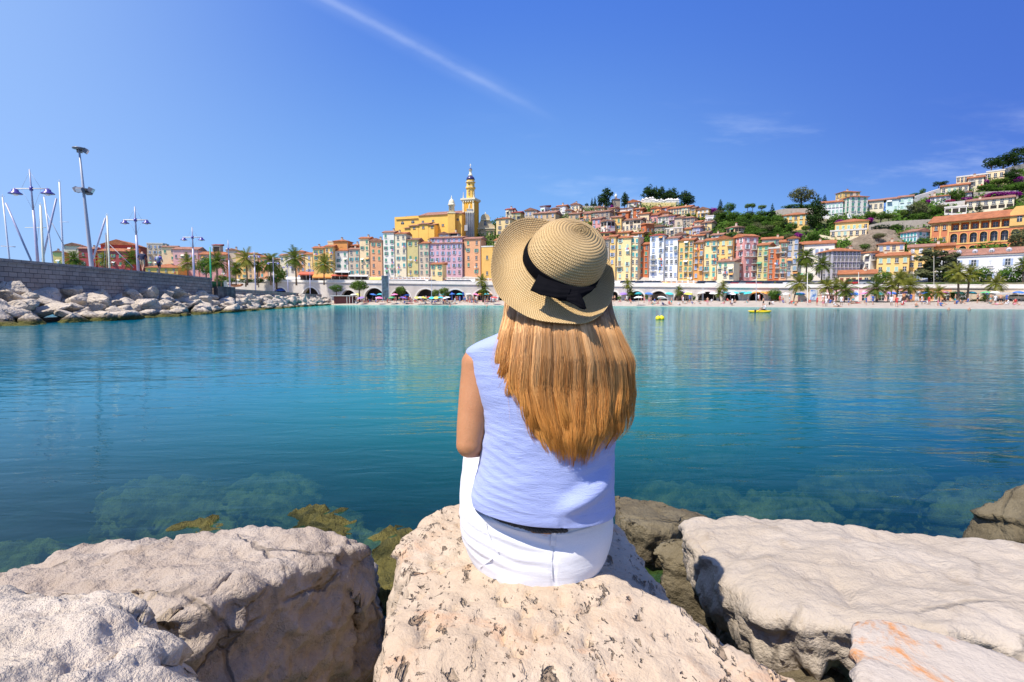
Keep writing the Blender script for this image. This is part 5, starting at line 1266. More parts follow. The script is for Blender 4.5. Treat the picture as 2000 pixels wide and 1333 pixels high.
 (R9, (780, 1115, 280, 480), 'white', 'white house with mint shutters beside the tall green-shuttered one', dict(roof='gable:o', sh='m', win=(6, 2), sty='c', bal=0)),
 (R9, (1110, 1485, 200, 470), 'ivory', 'tall ivory villa with green shutters on three floors', dict(roof='hip:o', sh='g', win=(3, 3), side=-.3, bal=0, name='villa', cat='villa', sty='c')),
 (R9, (1010, 1370, 125, 300), 'amber', 'amber tower storey with a flat orange roof behind the tall ivory villa', dict(roof='hip:o', sh='n', win=(3, 2), side=-.3, Y=232, bal=0)),
 (R9, (1500, 1730, 255, 400), 'cream', 'cream house with a scalloped cornice behind the shrubs', dict(roof='gable:p', sh='n', win=(3, 1), bal=0)),
 (R10, (-80, 110, 920, 1110), 'mint', 'pale mint house with a small balcony on the crest', dict(roof='gable:p', sh='m', win=(2, 2), bal=.2, sty='c')),
 (R10, (108, 318, 890, 1110), 'mint', 'pale mint house with plain mint shutters at the end of the pair', dict(roof='gable:p', sh='m', win=(2, 2), bal=0, sty='c')),
 (R9, (215, 610, 465, 640), 'yellow', 'yellow villa with mint shutters below the long stone terrace wall', dict(roof='hip:o', sh='m', win=(5, 2), bal=0, name='villa', cat='villa')),
 (R9, (1000, 1500, 570, 720), 'yellow', 'broad yellow villa with mint shutters above a curved terrace', dict(roof='hip:o', sh='m', win=(6, 1), bal=0, name='villa', cat='villa')),
 (R9, (930, 1470, 700, 800), 'pale', 'curved lower storey of the broad yellow villa', dict(roof='flat', sh='m', win=(6, 1), bal=0, Y=149)),
 (R10, (590, 890, 880, 960), 'white', 'low white villa wing with an orange roof among bougainvillea', dict(roof='shed:o', sh='n', win=(4, 1), bal=0, name='villa', cat='villa')),
 (R10, (1110, 1210, 820, 900), 'lilac', 'small lilac-white gabled house beside the round green tree', dict(roof='front:b', sh='b', win=(2, 1), bal=0)),
 (R10, (750, 1160, 720, 840), 'cream', 'cream villa wing with a long orange roof below the crest house', dict(roof='gable:o', sh='m', win=(5, 1), bal=0, name='villa', cat='villa')),
 (R10, (1150, 1385, 600, 790), 'cream', 'tall cream villa with a curved balcony', dict(roof='gable:o', sh='n', win=(2, 3), bal=.2, name='villa', cat='villa')),
 (R10, (980, 1440, 570, 690), 'pale', 'long pale yellow house with arched openings near the top of the hill', dict(roof='flat', sh='n', win=(8, 1), sty='a', bal=0)),
 (R10, (1430, 1700, 500, 620), 'pale', 'pale yellow house with a parapet under the pines', dict(roof='flat', sh='n', win=(3, 1), sty='p', bal=0)),
 (R10, (1125, 1830, 925, 1100), 'cream', 'modern cream apartment block with white awnings on its balconies', dict(roof='shed:p', sh='w', win=(6, 2), sty='lp', bal=0, name='apartment_building', cat='building')),
 (R10, (800, 1130, 1040, 1170), 'ivory', 'white garage block with glazed doors below the modern flats', dict(roof='flat', sh='n', win=(3, 1), sty='l', bal=0)),
]
for row in T:
    if not row: continue
    reg, bx, col, label, kw = row
    x0, x1, yt, yb = reg(*bx) if reg else bx
    house(x0, x1, yt, yb, col, label, **kw)
# roof terrace annexes beyond the frame edge keep the street closed
# --- arcaded hotel on the slope
def hotel():
    Yc = 132; A, B = at(1815, 487, 138), at(2035, 495, 122); d = (B - A); d.z = 0; L = d.length; d.normalize(); rz = atan2(d.y, d.x)
    root = thing('hotel', 'long orange hotel with two storeys of arched windows and a red-brick pattern', 'hotel', (A.x, A.y, 0), rz)
    fy = lambda s, py: H + tanel(py) * (A.y + d.y * s)
    z = [fy(L * .3, 487), fy(L * .3, 476), fy(L * .3, 461), fy(L * .3, 445), fy(L * .3, 434)]
    z0, zt = z[0], z[4]; wm = stucco('hotel_ochre', (.78, .48, .17)); bk = stucco('hotel_brick_red', (.62, .22, .11))
    z0 = 15.5; f1, f2, f3, f4 = 17.2, 21.0, 24.6, 27.2
    z1 = H + tanel(438) * 138; f = [z1 - 8.7, z1 - 5.5, z1 - 2.2, z1]
    mb = MB(); mb.box(0, L, 1.6, 12, f[0] - 6, f[3], bk); mb.box(0, 3.9, 0, 1.6, f[0] - 6, f[3], bk); mb.build('wall', root)
    mb = MB()
    for zz_ in f[:3]: mb.box(3.9, L, -.1, 1.6, zz_ - .35, zz_, wm)
    mb.box(0, L, -.15, 1.62, f[3] - .3, f[3] + .05, wm); mb.build('cornice', root)
    n = 9; w_ = (L - 3.9) / n
    for fl in range(2):
        zb, ztp = f[fl], f[fl + 1] - .35
        for i in range(n):
            s0 = 3.9 + i * w_; mb = MB(); hw = w_ * .36; c = s0 + w_ / 2; sp = ztp - .45 - hw * .9; k = 10
            mb.add(*slab(s0, c - hw, zb, zb, ztp, ztp, 0, .8), bk); mb.add(*slab(c + hw, s0 + w_, zb, zb, ztp, ztp, 0, .8), bk)
            for q in range(k):
                a0, a1 = pi * q / k, pi * (q + 1) / k; xa, xb = c - hw * cos(a0), c - hw * cos(a1)
                mb.add(*slab(xa, xb, sp + hw * .9 * sin(a0), sp + hw * .9 * sin(a1), ztp, ztp, 0, .8), bk)
            for q in range(k):
                a0, a1 = pi * q / k, pi * (q + 1) / k; r1 = 1.18
                v = [(c - hw * cos(a0), -.1, sp + hw * .9 * sin(a0)), (c - hw * cos(a1), -.1, sp + hw * .9 * sin(a1)), (c - hw * r1 * cos(a1), -.1, sp + hw * r1 * .9 * sin(a1)), (c - hw * r1 * cos(a0), -.1, sp + hw * r1 * .9 * sin(a0))]
                v += [(x, .05, z_) for x, y, z_ in v]; mb.add(v, [(0, 1, 2, 3), (0, 4, 5, 1), (3, 2, 6, 7)], wm)
            for sg in (-1, 1): a, b = sorted((c + sg * hw, c + sg * hw * 1.18)); mb.box(a, b, -.1, .05, zb, sp, wm)
            ar = mb.build('arch', root)
            o = link_mesh('window', window_mesh('a', 'n', hw * 1.7, sp + hw * .85 - zb), root, (c, .9, zb + .1))
    for i in range(n):       # loggia under the roof
        s0 = 3.9 + i * w_; mb = MB(); mb.box(s0, s0 + .25, 0, 1.6, f[2], f[3] - .3, wm); mb.build('pillar', root)
        link_mesh('window', window_mesh('p', 'n', .9, 1.3), root, (s0 + w_ / 2, 1.58, f[2] + .2))
    for zz_ in (f[0] + .8, f[1] + .8, f[2] + .5):
        for s_ in (1.15, 2.9):
            link_mesh('window', window_mesh('p', 'n', .6, 1.0), root, (s_, -.02, zz_))
            mb = MB(); mb.box(s_ - .52, s_ - .38, -.06, .02, zz_ - .3, zz_ + 1.3, wm); mb.box(s_ + .38, s_ + .52, -.06, .02, zz_ - .3, zz_ + 1.3, wm); mb.build('window_frame', root)
    mb = MB()
    for s_ in (0, 1.9, 3.55): mb.box(s_, s_ + .32, -.08, 0, f[0], f[3] - .3, wm)
    mb.build('quoin', root)
    ro = roof_mb(L, 12, f[3] + .06, 'gable', 'o', .6, .36); ro.v = [(x + L / 2, y, z_) for x, y, z_ in ro.v]; ro.build('roof', root)
    mb = MB(); s_ = L * .80; x = 1.7
    mb.add([(s_ - x, -.3, f[2]), (s_ + x, -.3, f[2]), (s_ + x, -.3, f[3] + 1), (s_ + .8, -.3, f[3] + 2.4), (s_ - .8, -.3, f[3] + 2.4), (s_ - x, -.3, f[3] + 1)] + [(s_ - x, 1.5, f[2]), (s_ + x, 1.5, f[2]), (s_ + x, 1.5, f[3] + 1), (s_ + .8, 1.5, f[3] + 2.4), (s_ - .8, 1.5, f[3] + 2.4), (s_ - x, 1.5, f[3] + 1)],
           [(0, 1, 2, 3, 4, 5), (0, 6, 7, 1), (1, 7, 8, 2), (2, 8, 9, 3), (3, 9, 10, 4), (4, 10, 11, 5), (5, 11, 6, 0)], wm)
    g = mb.build('gable', root); link_mesh('window', window_mesh('a', 'n', .9, 1.5), g, (s_, -.33, f[2] + .9))
hotel()
# --- long white building with dormers, right end
def white_block():
    A, B = at(1826, 562, 121), at(2060, 562, 107); d = B - A; d.z = 0; L = d.length; d.normalize()
    root = thing('apartment_building', 'long white building with lilac shutters and round dormers behind the promenade trees', 'building', (A.x, A.y, 0), atan2(d.y, d.x))
    zt = H + tanel(502) * 120; zb = 4
    mb = MB(); mb.box(0, L, 0, 9, zb, zt, wallm('white')); mb.build('wall', root)
    mb = MB(); mb.box(0, L, -.12, .02, zt - 3.9, zt - 3.7, M_TRIM); mb.box(-.1, L + .1, -.2, .05, zt - .25, zt, M_TRIM); mb.build('cornice', root)
    ro = roof_mb(L, 9, zt, 'gable', 'p', .3, .34); ro.v = [(x + L / 2, y, z_) for x, y, z_ in ro.v]; rf = ro.build('roof', root)
    n = 7
    for i in range(n):
        x = L * (i + .35) / n
        mb = MB(); mb.lathe([(.5, 0), (.5, .9), (.35, 1.15), (.05, 1.3)], wallm('grey'), 10, (x, 1.4, zt + .2)); dm = mb.build('dormer', rf); link_mesh('window', window_mesh('p', 'n', .4, .6), dm, (x, .88, zt + .45))
        for r_ in range(2):
            link_mesh('window', window_mesh('o' if (i + r_) % 3 else 'c', 'b' if (i + r_) % 3 else 'w', .8, 1.4), root, (x, -.01, zt - 2.4 - r_ * 3.2))
            mb = MB(); mb.lathe([(.8, 0), (.7, .12), (.05, .2)], M_TRIM, 10, (x, .0, zt - 3.05 - r_ * 3.2), sy=.25); mb.build('window_canopy', root)
white_block()
# --- promenade wall with windows behind the right beach
def prom_wall(pa, pb, col, label, nwin, rows=2, name='promenade_building', cat='building', pt=None):
    A, B = pxy(pa, Ypf(pa)), pxy(pb, Ypf(pb)); d = B - A; L = d.length; d.normalize()
    root = thing(name, label, cat, (A.x, A.y, 0), atan2(d.y, d.x)); za, zb_ = deckz(pa), deckz(pb)
    mb = MB(); mb.add(*slab(0, L, .8, .8, za, zb_, 0, 1.2), wallm(col)); mb.build('wall', root)
    mb = MB(); mb.add(*slab(0, L, za, zb_, za + .25, zb_ + .25, -.2, 1.3), M_TRIM); mb.add(*slab(0, L, za + .25, zb_ + .25, za + .8, zb_ + .8, 0, .25), M_TRIM); mb.build('parapet', root)
    for i in range(nwin):
        x = L * (i + .5) / nwin
        if rows > 1: link_mesh('window', window_mesh('c' if i % 3 else 'p', 'w', .8, .8), root, (x, -.01, lerp(za, zb_, x / L) - 1.4))
        link_mesh('window', window_mesh('p' if i % 2 else 'c', 'n' if i % 2 else 'w', .9, 1.3), root, (x, -.01, 1.35))
prom_wall(1545, 1600, 'beige', 'beige retaining wall with a stair behind the leaning palm', 0, name='retaining_wall', cat='wall')
prom_wall(1600, 1745, 'rose', 'long low peach building behind the beach palms', 9)
prom_wall(1745, 1855, 'salmon', 'low salmon building behind the beach, past the peach one', 6)
prom_wall(1855, 2100, 'beige', 'plain beige promenade wall with a few square openings', 5, 1, name='retaining_wall', cat='wall')
# --- stone terrace walls on the slope
def terr(name, pts, hgt, label, mat=None, th=.8):
    """pts: (px, top py, Y)"""
    P = [at(px, py, Y) for px, py, Y in pts]; b = P[0].copy(); mb = MB()
    for a, c in zip(P, P[1:]):
        d = (c - a); d.z = 0; d.normalize(); nn = Vector((d.y, -d.x, 0)) * -th
        v = [a - Vector((0, 0, hgt)), c - Vector((0, 0, hgt)), c, a]; v += [q + nn for q in v]
        mb.add([q - b for q in v], [(0, 1, 2, 3), (7, 6, 5, 4), (3, 2, 6, 7), (0, 4, 5, 1), (0, 3, 7, 4), (1, 5, 6, 2)], mat or M_STONEW)
    return tag(mb.build(name, None, b), label, 'wall')
M_STONEW = stucco('rough_terrace_stone', (.42, .37, .31), (.30, .26, .21), dirt=.5, sc=1.2)
def Yt(px, py): return Yd(px, py)
terr('terrace_wall', [(1133, 402, Yt(1133, 408)), (1195, 404, Yt(1195, 409))], 4, 'long grey stone wall on the crest under the cypresses')
terr('terrace_wall', [(1248, 396, Yt(1248, 405)), (1320, 396, Yt(1320, 405))], 5, 'ochre cemetery wall under the dark pines', wallm('olive'))
terr('terrace_wall', [(1512, 412, Yt(1512, 423)), (1530, 408, Yt(1530, 423)), (1588, 407, Yt(1588, 423))], 6, 'big pale retaining wall below the round tree on the crest')
terr('terrace_wall', [(1697, 440, Yt(1697, 452)), (1730, 433, Yt(1730, 450)), (1790, 430, Yt(1790, 448)), (1830, 428, Yt(1830, 446))], 5, 'grey terrace wall above the rock outcrop')
terr('terrace_wall', [(1784, 385, Yt(1784, 395)), (1838, 368, Yt(1838, 378))], 5, 'pale sloping wall climbing to the long-roofed villa', M_TRIM)
terr('terrace_wall', [(1838, 397, Yt(1838, 404)), (1885, 392, Yt(1885, 400))], 3, 'white garden wall among shrubs in mid slope', M_TRIM)
terr('terrace_wall', [(1900, 376, Yt(1900, 383)), (1990, 372, Yt(1990, 380))], 4, 'grey terrace wall behind the purple bougainvillea')
terr('terrace_wall', [(1845, 416, Yt(1845, 424)), (1925, 420, Yt(1925, 428)), (1975, 414, Yt(1975, 424))], 5, 'white base wall below the modern flats', M_TRIM)
terr('terrace_wall', [(1957, 331, Yt(1957, 345)), (2030, 312, Yt(2030, 326))], 7, 'high grey wall at the top of the hill')
terr('terrace_wall', [(1598, 458, Yt(1598, 468)), (1640, 466, Yt(1640, 472)), (1690, 462, Yt(1690, 470))], 4, 'cream curved terrace wall in front of the broad yellow villa', wallm('cream'))
# rock outcrop
pts = [at(1678, 484, 139), at(1698, 466, 141), at(1713, 453, 144), at(1745, 449, 146), at(1762, 462, 143), at(1762, 484, 138), at(1720, 486, 138)]
boulder('rock_outcrop', [pts + [p + Vector((1, 12, 1)) for p in pts] + low(pts, 10)], rock_material('cliff_stone', (.21, .165, .12), (.31, .25, .19), (.10, .08, .05), bdist=.6, bscale=.12, cracks=.4), 'bare brown rock outcrop on the slope below the grey terrace wall', vox=.45, amp=1.1, size=7, seed=50, smooth=1, cat='rock')

# ================================================================ churches
def church():
    Yc = 206; M_Y = stucco('church_yellow', (.92, .56, .14), dirt=.12, sc=.3); M_O = stucco('church_ochre', (.80, .42, .06), dirt=.2); M_CR = stucco('church_cream', (.80, .72, .52)); M_BL = flat('glazed_dome_tiles', (.045, .035, .13), .25)
    def bx(mb, x0, x1, yt, yb, Y0, Y1, mat):
        a, b = at(x0, yt, Y0), at(x1, yb, Y0); mb.box(a.x, b.x, Y0, Y1, b.z, a.z, mat); return a, b
    def lin(root, mb, name, par=None):
        L = root.location; mb.v = [(x - L.x, y - L.y, z - L.z) for x, y, z in mb.v]; return mb.build(name, par or root)
    base = at(835, 470, Yc)
    nv = thing('church', 'long yellow church nave with tiled roofs above the front-row houses', 'church', (base.x, base.y, base.z), radians(-18))
    mb = MB(); bx(mb, 762, 908, 421, 475, Yc, Yc + 16, M_Y); lin(nv, mb, 'wall')
    for x0, x1, yt in ((801, 822, 440), (822, 843, 437.5), (843, 856, 440), (791, 802, 444)):
        mb = MB(); a, b = bx(mb, x0, x1, yt, 475, Yc - 3.5, Yc - .01, M_Y); lin(nv, mb, 'chapel')
        mb = MB(); v = [(a.x - .3, Yc - 3.9, a.z), (b.x + .3, Yc - 3.9, a.z), (b.x + .3, Yc - .02, a.z + .9), (a.x - .3, Yc - .02, a.z + .9)]; mb.add(v + [(x, y, z - .2) for x, y, z in v], [(0, 1, 2, 3), (0, 4, 5, 1), (1, 5, 6, 2), (3, 7, 4, 0)], roofm('p')); lin(nv, mb, 'roof')
    for x0, x1, yt in ((765, 815, 424.5), (815, 908, 419.5)):
        a, b = at(x0, yt, Yc - .3), at(x1, yt, Yc - .3); mb = MB(); v = [(a.x, Yc - .4, a.z - .3), (b.x, Yc - .4, a.z - .3), (b.x, Yc + 8, a.z + 2.3), (a.x, Yc + 8, a.z + 2.3), (a.x, Yc + 16.4, a.z - .3), (b.x, Yc + 16.4, a.z - .3)]
        mb.add(v, [(0, 1, 2, 3), (3, 2, 5, 4), (0, 3, 4), (1, 5, 2), (0, 4, 5, 1)], roofm('p')); lin(nv, mb, 'roof')
    for px, py, Y, st in ((780, 436, Yc, 'a'), (803, 435, Yc, 'a'), (812, 446, Yc - 3.5, 'p'), (832, 446, Yc - 3.5, 'p'), (851, 446, Yc - 3.5, 'p'), (868, 443, Yc, 'p'), (900, 434, Yc, 'p'), (825, 434.5, Yc, 'p'), (847, 434, Yc, 'p')):
        p = at(px, py, Y) - nv.location; link_mesh('window', window_mesh(st, 'n', 1.4 if st == 'a' else 1.0, 1.1 if st == 'a' else .7), nv, (p.x, p.y - .03, p.z))
    # turret
    p = at(882, 470, Yc - 6); r = .0065 * (Yc - 6)
    tt = thing('turret', 'small cream turret on a square yellow shaft beside the nave', 'turret', p); zt = lambda py: at(882, py, Yc - 6).z - p.z
    mb = MB(); mb.box(-1.4, 1.4, -.2, 3, -6, zt(417), M_Y); mb.build('shaft', tt); mb = MB(); mb.box(-1.55, 1.55, -.35, 3.1, zt(417), zt(415.5), M_CR); mb.build('cornice', tt)
    mb = MB(); mb.lathe([(1.15, zt(415.5)), (1.1, zt(401)), (1.45, zt(400.5)), (1.45, zt(399)), (1.2, zt(398.5)), (1.15, zt(396)), (1.0, zt(392)), (.6, zt(389)), (.2, zt(387)), (.22, zt(385.5)), (.03, zt(381))], M_CR, 8, (0, 1.2, 0)); mb.build('lantern', tt)
    link_mesh('window', window_mesh('a', 'r', .5, 1.2), tt, (-.25, .12, zt(411)))
    # bell tower
    Yb = Yc - 2; p = at(915, 470, Yb); bt = thing('bell_tower', 'tall yellow baroque bell tower with dark domes and a cross', 'bell tower', p, radians(-18)); zt = lambda py: at(915, py, Yb).z - p.z; u = Yb / 1000
    hw = 12.2 * u
    mb = MB(); mb.box(-hw, hw, 0, 2 * hw, -8, zt(392.5), M_O); mb.build('shaft', bt)
    mb = MB(); mb.box(-hw - .4, hw + .4, -.4, 2 * hw + .4, zt(392.5), zt(390.6), M_CR)
    for k in range(5): mb.box(-hw + .3 + k * (2 * hw - .9) / 4, -hw + .75 + k * (2 * hw - .9) / 4, -.35, 0, zt(395.5), zt(392.5), M_CR)
    mb.box(-hw - .6, hw + .6, -.6, 2 * hw + .6, zt(390.6), zt(387.5), M_CR); mb.build('cornice', bt)
    for sx in (-1, 1): mb = MB(); a, b = sorted((sx * hw, sx * (hw - .7))); mb.box(a, b, -.12, 0, zt(470), zt(395.5), M_CR); mb.build('pilaster', bt)
    mb = MB(); mb.lathe([(8.6 * u, zt(387.5)), (8.3 * u, zt(367.2)), (10.2 * u, zt(366.6)), (10.2 * u, zt(365)), (8.4 * u, zt(364)), (8.0 * u, zt(355.5)), (9.2 * u, zt(354.8)), (9.2 * u, zt(353.5)), (7.8 * u, zt(352.6)), (7.8 * u, zt(349.5))], M_Y, 8, (0, hw, 0), smooth=False); mb.build('belfry', bt)
    for z_ in (366, 364.2, 354): mb = MB(); mb.lathe([(9 * u, zt(z_ + .8)), (10.1 * u, zt(z_ + .3)), (10.1 * u, zt(z_ - .5)), (8.4 * u, zt(z_ - 1))], M_CR, 8, (0, hw, 0), smooth=False); mb.build('moulding', bt)
    mb = MB(); mb.lathe([(8.2 * u, zt(349.5)), (8.0 * u, zt(347)), (7 * u, zt(344.5)), (5 * u, zt(342.6)), (3.6 * u, zt(342))], M_BL, 16, (0, hw, 0)); mb.build('dome', bt)
    mb = MB(); mb.lathe([(4.3 * u, zt(342.1)), (4 * u, zt(338.6)), (2.7 * u, zt(338)), (2.6 * u, zt(331)), (3.6 * u, zt(330.5)), (3.4 * u, zt(329.4))], M_CR, 8, (0, hw, 0)); mb.build('lantern', bt)
    mb = MB(); mb.lathe([(3.4 * u, zt(329.4)), (3 * u, zt(327.6)), (1.5 * u, zt(326.2)), (.5 * u, zt(325.5))], M_BL, 12, (0, hw, 0)); mb.build('dome', bt)
    mb = MB(); mb.lathe([(.5 * u, zt(325.5)), (.8 * u, zt(324.5)), (.2 * u, zt(323.5)), (.12, zt(317.5))], M_CR, 6, (0, hw, 0)); mb.box(-.45, .45, hw - .08, hw + .08, zt(320.4), zt(319.9), M_CR); mb.build('cross', bt)
    link_mesh('window', window_mesh('a', 'n', 3.6 * u, 11 * u), bt, (0, hw - 8.0 * u, zt(382))); mb = MB()
    mb.add([(x_, hw - 8.0 * u + .0, z_) for x_, z_ in ((-3.2 * u, zt(383)), (-2.0 * u, zt(383)), (-2.0 * u, zt(373)), (-3.2 * u, zt(373)))], [(0, 1, 2, 3)], M_CR); 
    mb = MB(); mb.lathe([(.01, -.02), (1.6 * u, -.02), (1.6 * u, .06), (.01, .06)], M_DARK, 14); o = mb.build('window', bt); o.location = (0, hw - 8.15 * u, zt(359)); o.rotation_euler = (pi / 2, 0, 0)
    for sx in (-1, 1):
        mb = MB(); mb.lathe([(1.3 * u, 0), (1.5 * u, 1.5 * u), (.7 * u, 2.5 * u), (1.0 * u, 5 * u), (.4 * u, 7 * u), (.6 * u, 9 * u), (.1 * u, 12.5 * u)], M_CR, 8); mb.build('finial', bt).location = (sx * (hw - .3), .3, zt(387.5))
    # baroque front beside it, scaffold-grey columns
    Yf = Yc - 9; p = at(919, 470, Yf); bf = thing('church_facade', 'pale grey baroque church front with tall columns under the bell tower', 'church front', p); zt = lambda py: at(919, py, Yf).z - p.z; u = Yf / 1000
    M_G = stucco('weathered_marble', (.56, .53, .50), (.40, .37, .35)); mb = MB()
    mb.box(-9 * u, 6 * u, 0, 4, -6, zt(416), M_G); mb.box(-7 * u, 4 * u, .2, 3, zt(414), zt(409), M_G); mb.build('wall', bf)
    mb = MB(); mb.box(-10 * u, 7 * u, -.5, 4.2, zt(416), zt(414), M_CR); mb.box(-7.5 * u, 4.5 * u, 0, 3.2, zt(409), zt(408), M_CR); mb.box(-11 * u, -5 * u, -1.2, 1, zt(452), zt(441), M_G); mb.build('cornice', bf)
    for k in range(5): mb = MB(); mb.lathe([(1.0 * u, zt(470)), (.8 * u, zt(418)), (1.2 * u, zt(416))], M_G, 8, (-8 * u + k * 3.3 * u, -.35, 0)); mb.build('column', bf)
    mb = MB(); mb.lathe([(1.5 * u, 0), (2.2 * u, 1.5 * u), (1.5 * u, 4 * u), (2 * u, 5.5 * u), (.9 * u, 7 * u), (1.1 * u, 8 * u), (.1, 9.5 * u)], M_CR, 8); mb.build('statue', bf).location = (-2 * u, .5, zt(408))
    # second church front
    Y2 = Yc + 1; p = at(948, 478, Y2); c2 = thing('church_facade', 'sandy church front with a curved gable right of the bell tower', 'church front', p); zt = lambda py: at(948, py, Y2).z - p.z; u = Y2 / 1000
    M_S = stucco('sandy_church_stone', (.66, .54, .34), (.50, .41, .27)); mb = MB(); mb.box(-18 * u, 18 * u, 0, 5, -6, zt(446.5), M_S); mb.build('wall', c2)
    prof = [(-18, 446), (-18, 441), (-13, 438), (-10, 433), (-8.5, 430), (-8.5, 424), (-6, 420), (-2.5, 418.3), (2.5, 418.3), (6, 420), (8.5, 424), (8.5, 430), (10, 433), (13, 438), (18, 441), (18, 446)]
    v = [(x * u, .2, zt(y_)) for x, y_ in prof]; n = len(v); v += [(x, 1.6, z_) for x, y_, z_ in v]; mb = MB(); mb.add(v, [tuple(range(n)), tuple(reversed(range(n, 2 * n)))] + [(i, n + i, n + (i + 1) % n, (i + 1) % n) for i in range(n)], M_S); mb.build('gable', c2)
    mb = MB(); mb.box(-18.6 * u, 18.6 * u, -.4, .2, zt(451), zt(449.6), M_S); mb.box(-19 * u, 19 * u, -.6, .2, zt(447.6), zt(446), M_CR); mb.box(-9.3 * u, 9.3 * u, -.3, .2, zt(430.5), zt(429.2), M_CR); mb.build('cornice', c2)
    for x in (-16, -9, 9, 16): mb = MB(); mb.box((x - .9) * u, (x + .9) * u, -.2, 0, zt(478), zt(451), M_S); mb.build('pilaster', c2)
    link_mesh('window', window_mesh('a', 'n', .9, 1.9), c2, (0, .15, zt(441))); link_mesh('window', window_mesh('a', 'n', .8, 1.4), c2, (-13 * u, -.05, zt(463))); link_mesh('window', window_mesh('a', 'n', .8, 1.4), c2, (12.5 * u, -.05, zt(463)))
    mb = MB(); mb.box(-3 * u, 3 * u, -.15, .05, zt(475), zt(467), flat('door_red', (.3, .07, .04))); mb.build('door', c2)
    mb = MB(); mb.lathe([(.5 * u, 0), (1.3 * u, 1 * u), (.6 * u, 2 * u), (.1, 4 * u)], M_CR, 8); mb.build('finial', c2).location = (0, .8, zt(418.3))
    # chapel with white dome on the crest
    Y3 = Yd(1204, 404); p = at(1204, 405, Y3); ch = thing('chapel', 'small grey chapel with a white onion dome between dark cypresses', 'chapel', p); zt = lambda py: at(1204, py, Y3).z - p.z; u = Y3 / 1000
    mb = MB(); mb.box(-7 * u, 7 * u, 0, 3, -3, zt(389.5), wallm('stone')); mb.build('wall', ch); mb = MB(); mb.add([(-8 * u, -.3, zt(389.5)), (8 * u, -.3, zt(389.5)), (8 * u, 3.3, zt(389.5)), (-8 * u, 3.3, zt(389.5)), (0, 1.5, zt(386.5))], [(0, 1, 4), (1, 2, 4), (2, 3, 4), (3, 0, 4), (3, 2, 1, 0)], roofm('b')); mb.build('roof', ch)
    mb = MB(); mb.lathe([(2.2 * u, zt(387.8)), (2.2 * u, zt(383.5)), (2.8 * u, zt(382)), (2.4 * u, zt(380.3)), (.9 * u, zt(378.6)), (.2 * u, zt(377)), (.05, zt(375))], flat('white_dome', (.8, .78, .72)), 12, (0, 1.5, 0)); mb.build('dome', ch)
church()
# cemetery: white tomb walls and chapels on the crest
cem = thing('cemetery', 'spiky white tombs crowded along the crest in front of the dark pines', 'cemetery', at(1283, 404, Yd(1283, 404)))
rnd = random.Random(3); M_TOMB = flat('tomb_marble', (.72, .68, .62), .7)
for k in range(34):
    px = 1243 + 80 * k / 33; Y = Yd(px, 402) + 2; p = at(px, 398, Y) - cem.location; h = rnd.uniform(.6, 2.0) * (1.6 if 1258 < px < 1276 else 1); w_ = rnd.uniform(.25, .7)
    mb = MB(); mb.box(-w_, w_, 0, .8, -3, h * .8, M_TOMB); mb.add([(-w_ - .1, -.1, h * .8), (w_ + .1, -.1, h * .8), (w_ + .1, .9, h * .8), (-w_ - .1, .9, h * .8), (0, .4, h * .8 + w_ * 1.2)], [(0, 1, 4), (1, 2, 4), (2, 3, 4), (3, 0, 4)], M_TOMB); mb.build('tomb', cem, p)
# ================================================================ trees and plants
def leafm(name, c1, c2, tr=.35):
    mt = bpy.data.materials.new(name); mt.use_nodes = True; t = mt.node_tree; t.nodes.clear(); N = NT(t); P = N.worldco()
    oi = N.n('ShaderNodeObjectInfo').outputs['Random']
    f = N.noise(P, .55, 4, .7); g = N.noise(P, 3.2, 3, .7)
    c = N.mix(N.ramp(f, .35, .65), c1, c2); c = N.mix(N.math('MULTIPLY', N.ramp(g, .5, .7), .5), c, tuple(x * .5 for x in c1)); c = N.mix(N.math('MULTIPLY', oi, .25), c, tuple(x * 1.3 for x in c2))
    d = N.n('ShaderNodeBsdfDiffuse', {'Color': c}).outputs[0]; tl = N.n('ShaderNodeBsdfTranslucent', {'Color': c}).outputs[0]
    N.n('ShaderNodeOutputMaterial', {0: N.n('ShaderNodeMixShader', {0: tr, 1: d, 2: tl}).outputs[0]}); return mt
L_DARK = leafm('cypress_green', (.018, .044, .014), (.045, .080, .022)); L_MID = leafm('leaf_green', (.055, .12, .02), (.11, .20, .035)); L_LITE = leafm('fresh_leaf_green', (.075, .14, .02), (.15, .21, .045))
L_OLIVE = leafm('olive_grey_green', (.10, .115, .05), (.18, .19, .09)); L_PALM = leafm('palm_green', (.05, .095, .016), (.14, .17, .03)); L_PALMY = leafm('yellow_palm_green', (.13, .15, .02), (.24, .24, .05)); L_PURP = leafm('bougainvillea_purple', (.20, .015, .20), (.38, .03, .32)); L_PINKB = leafm('bougainvillea_magenta', (.40, .03, .14), (.55, .07, .25))  # palm leaves come in a green and a yellower tone
BARK = flat('bark', (.13, .09, .06), .95, var=.3)
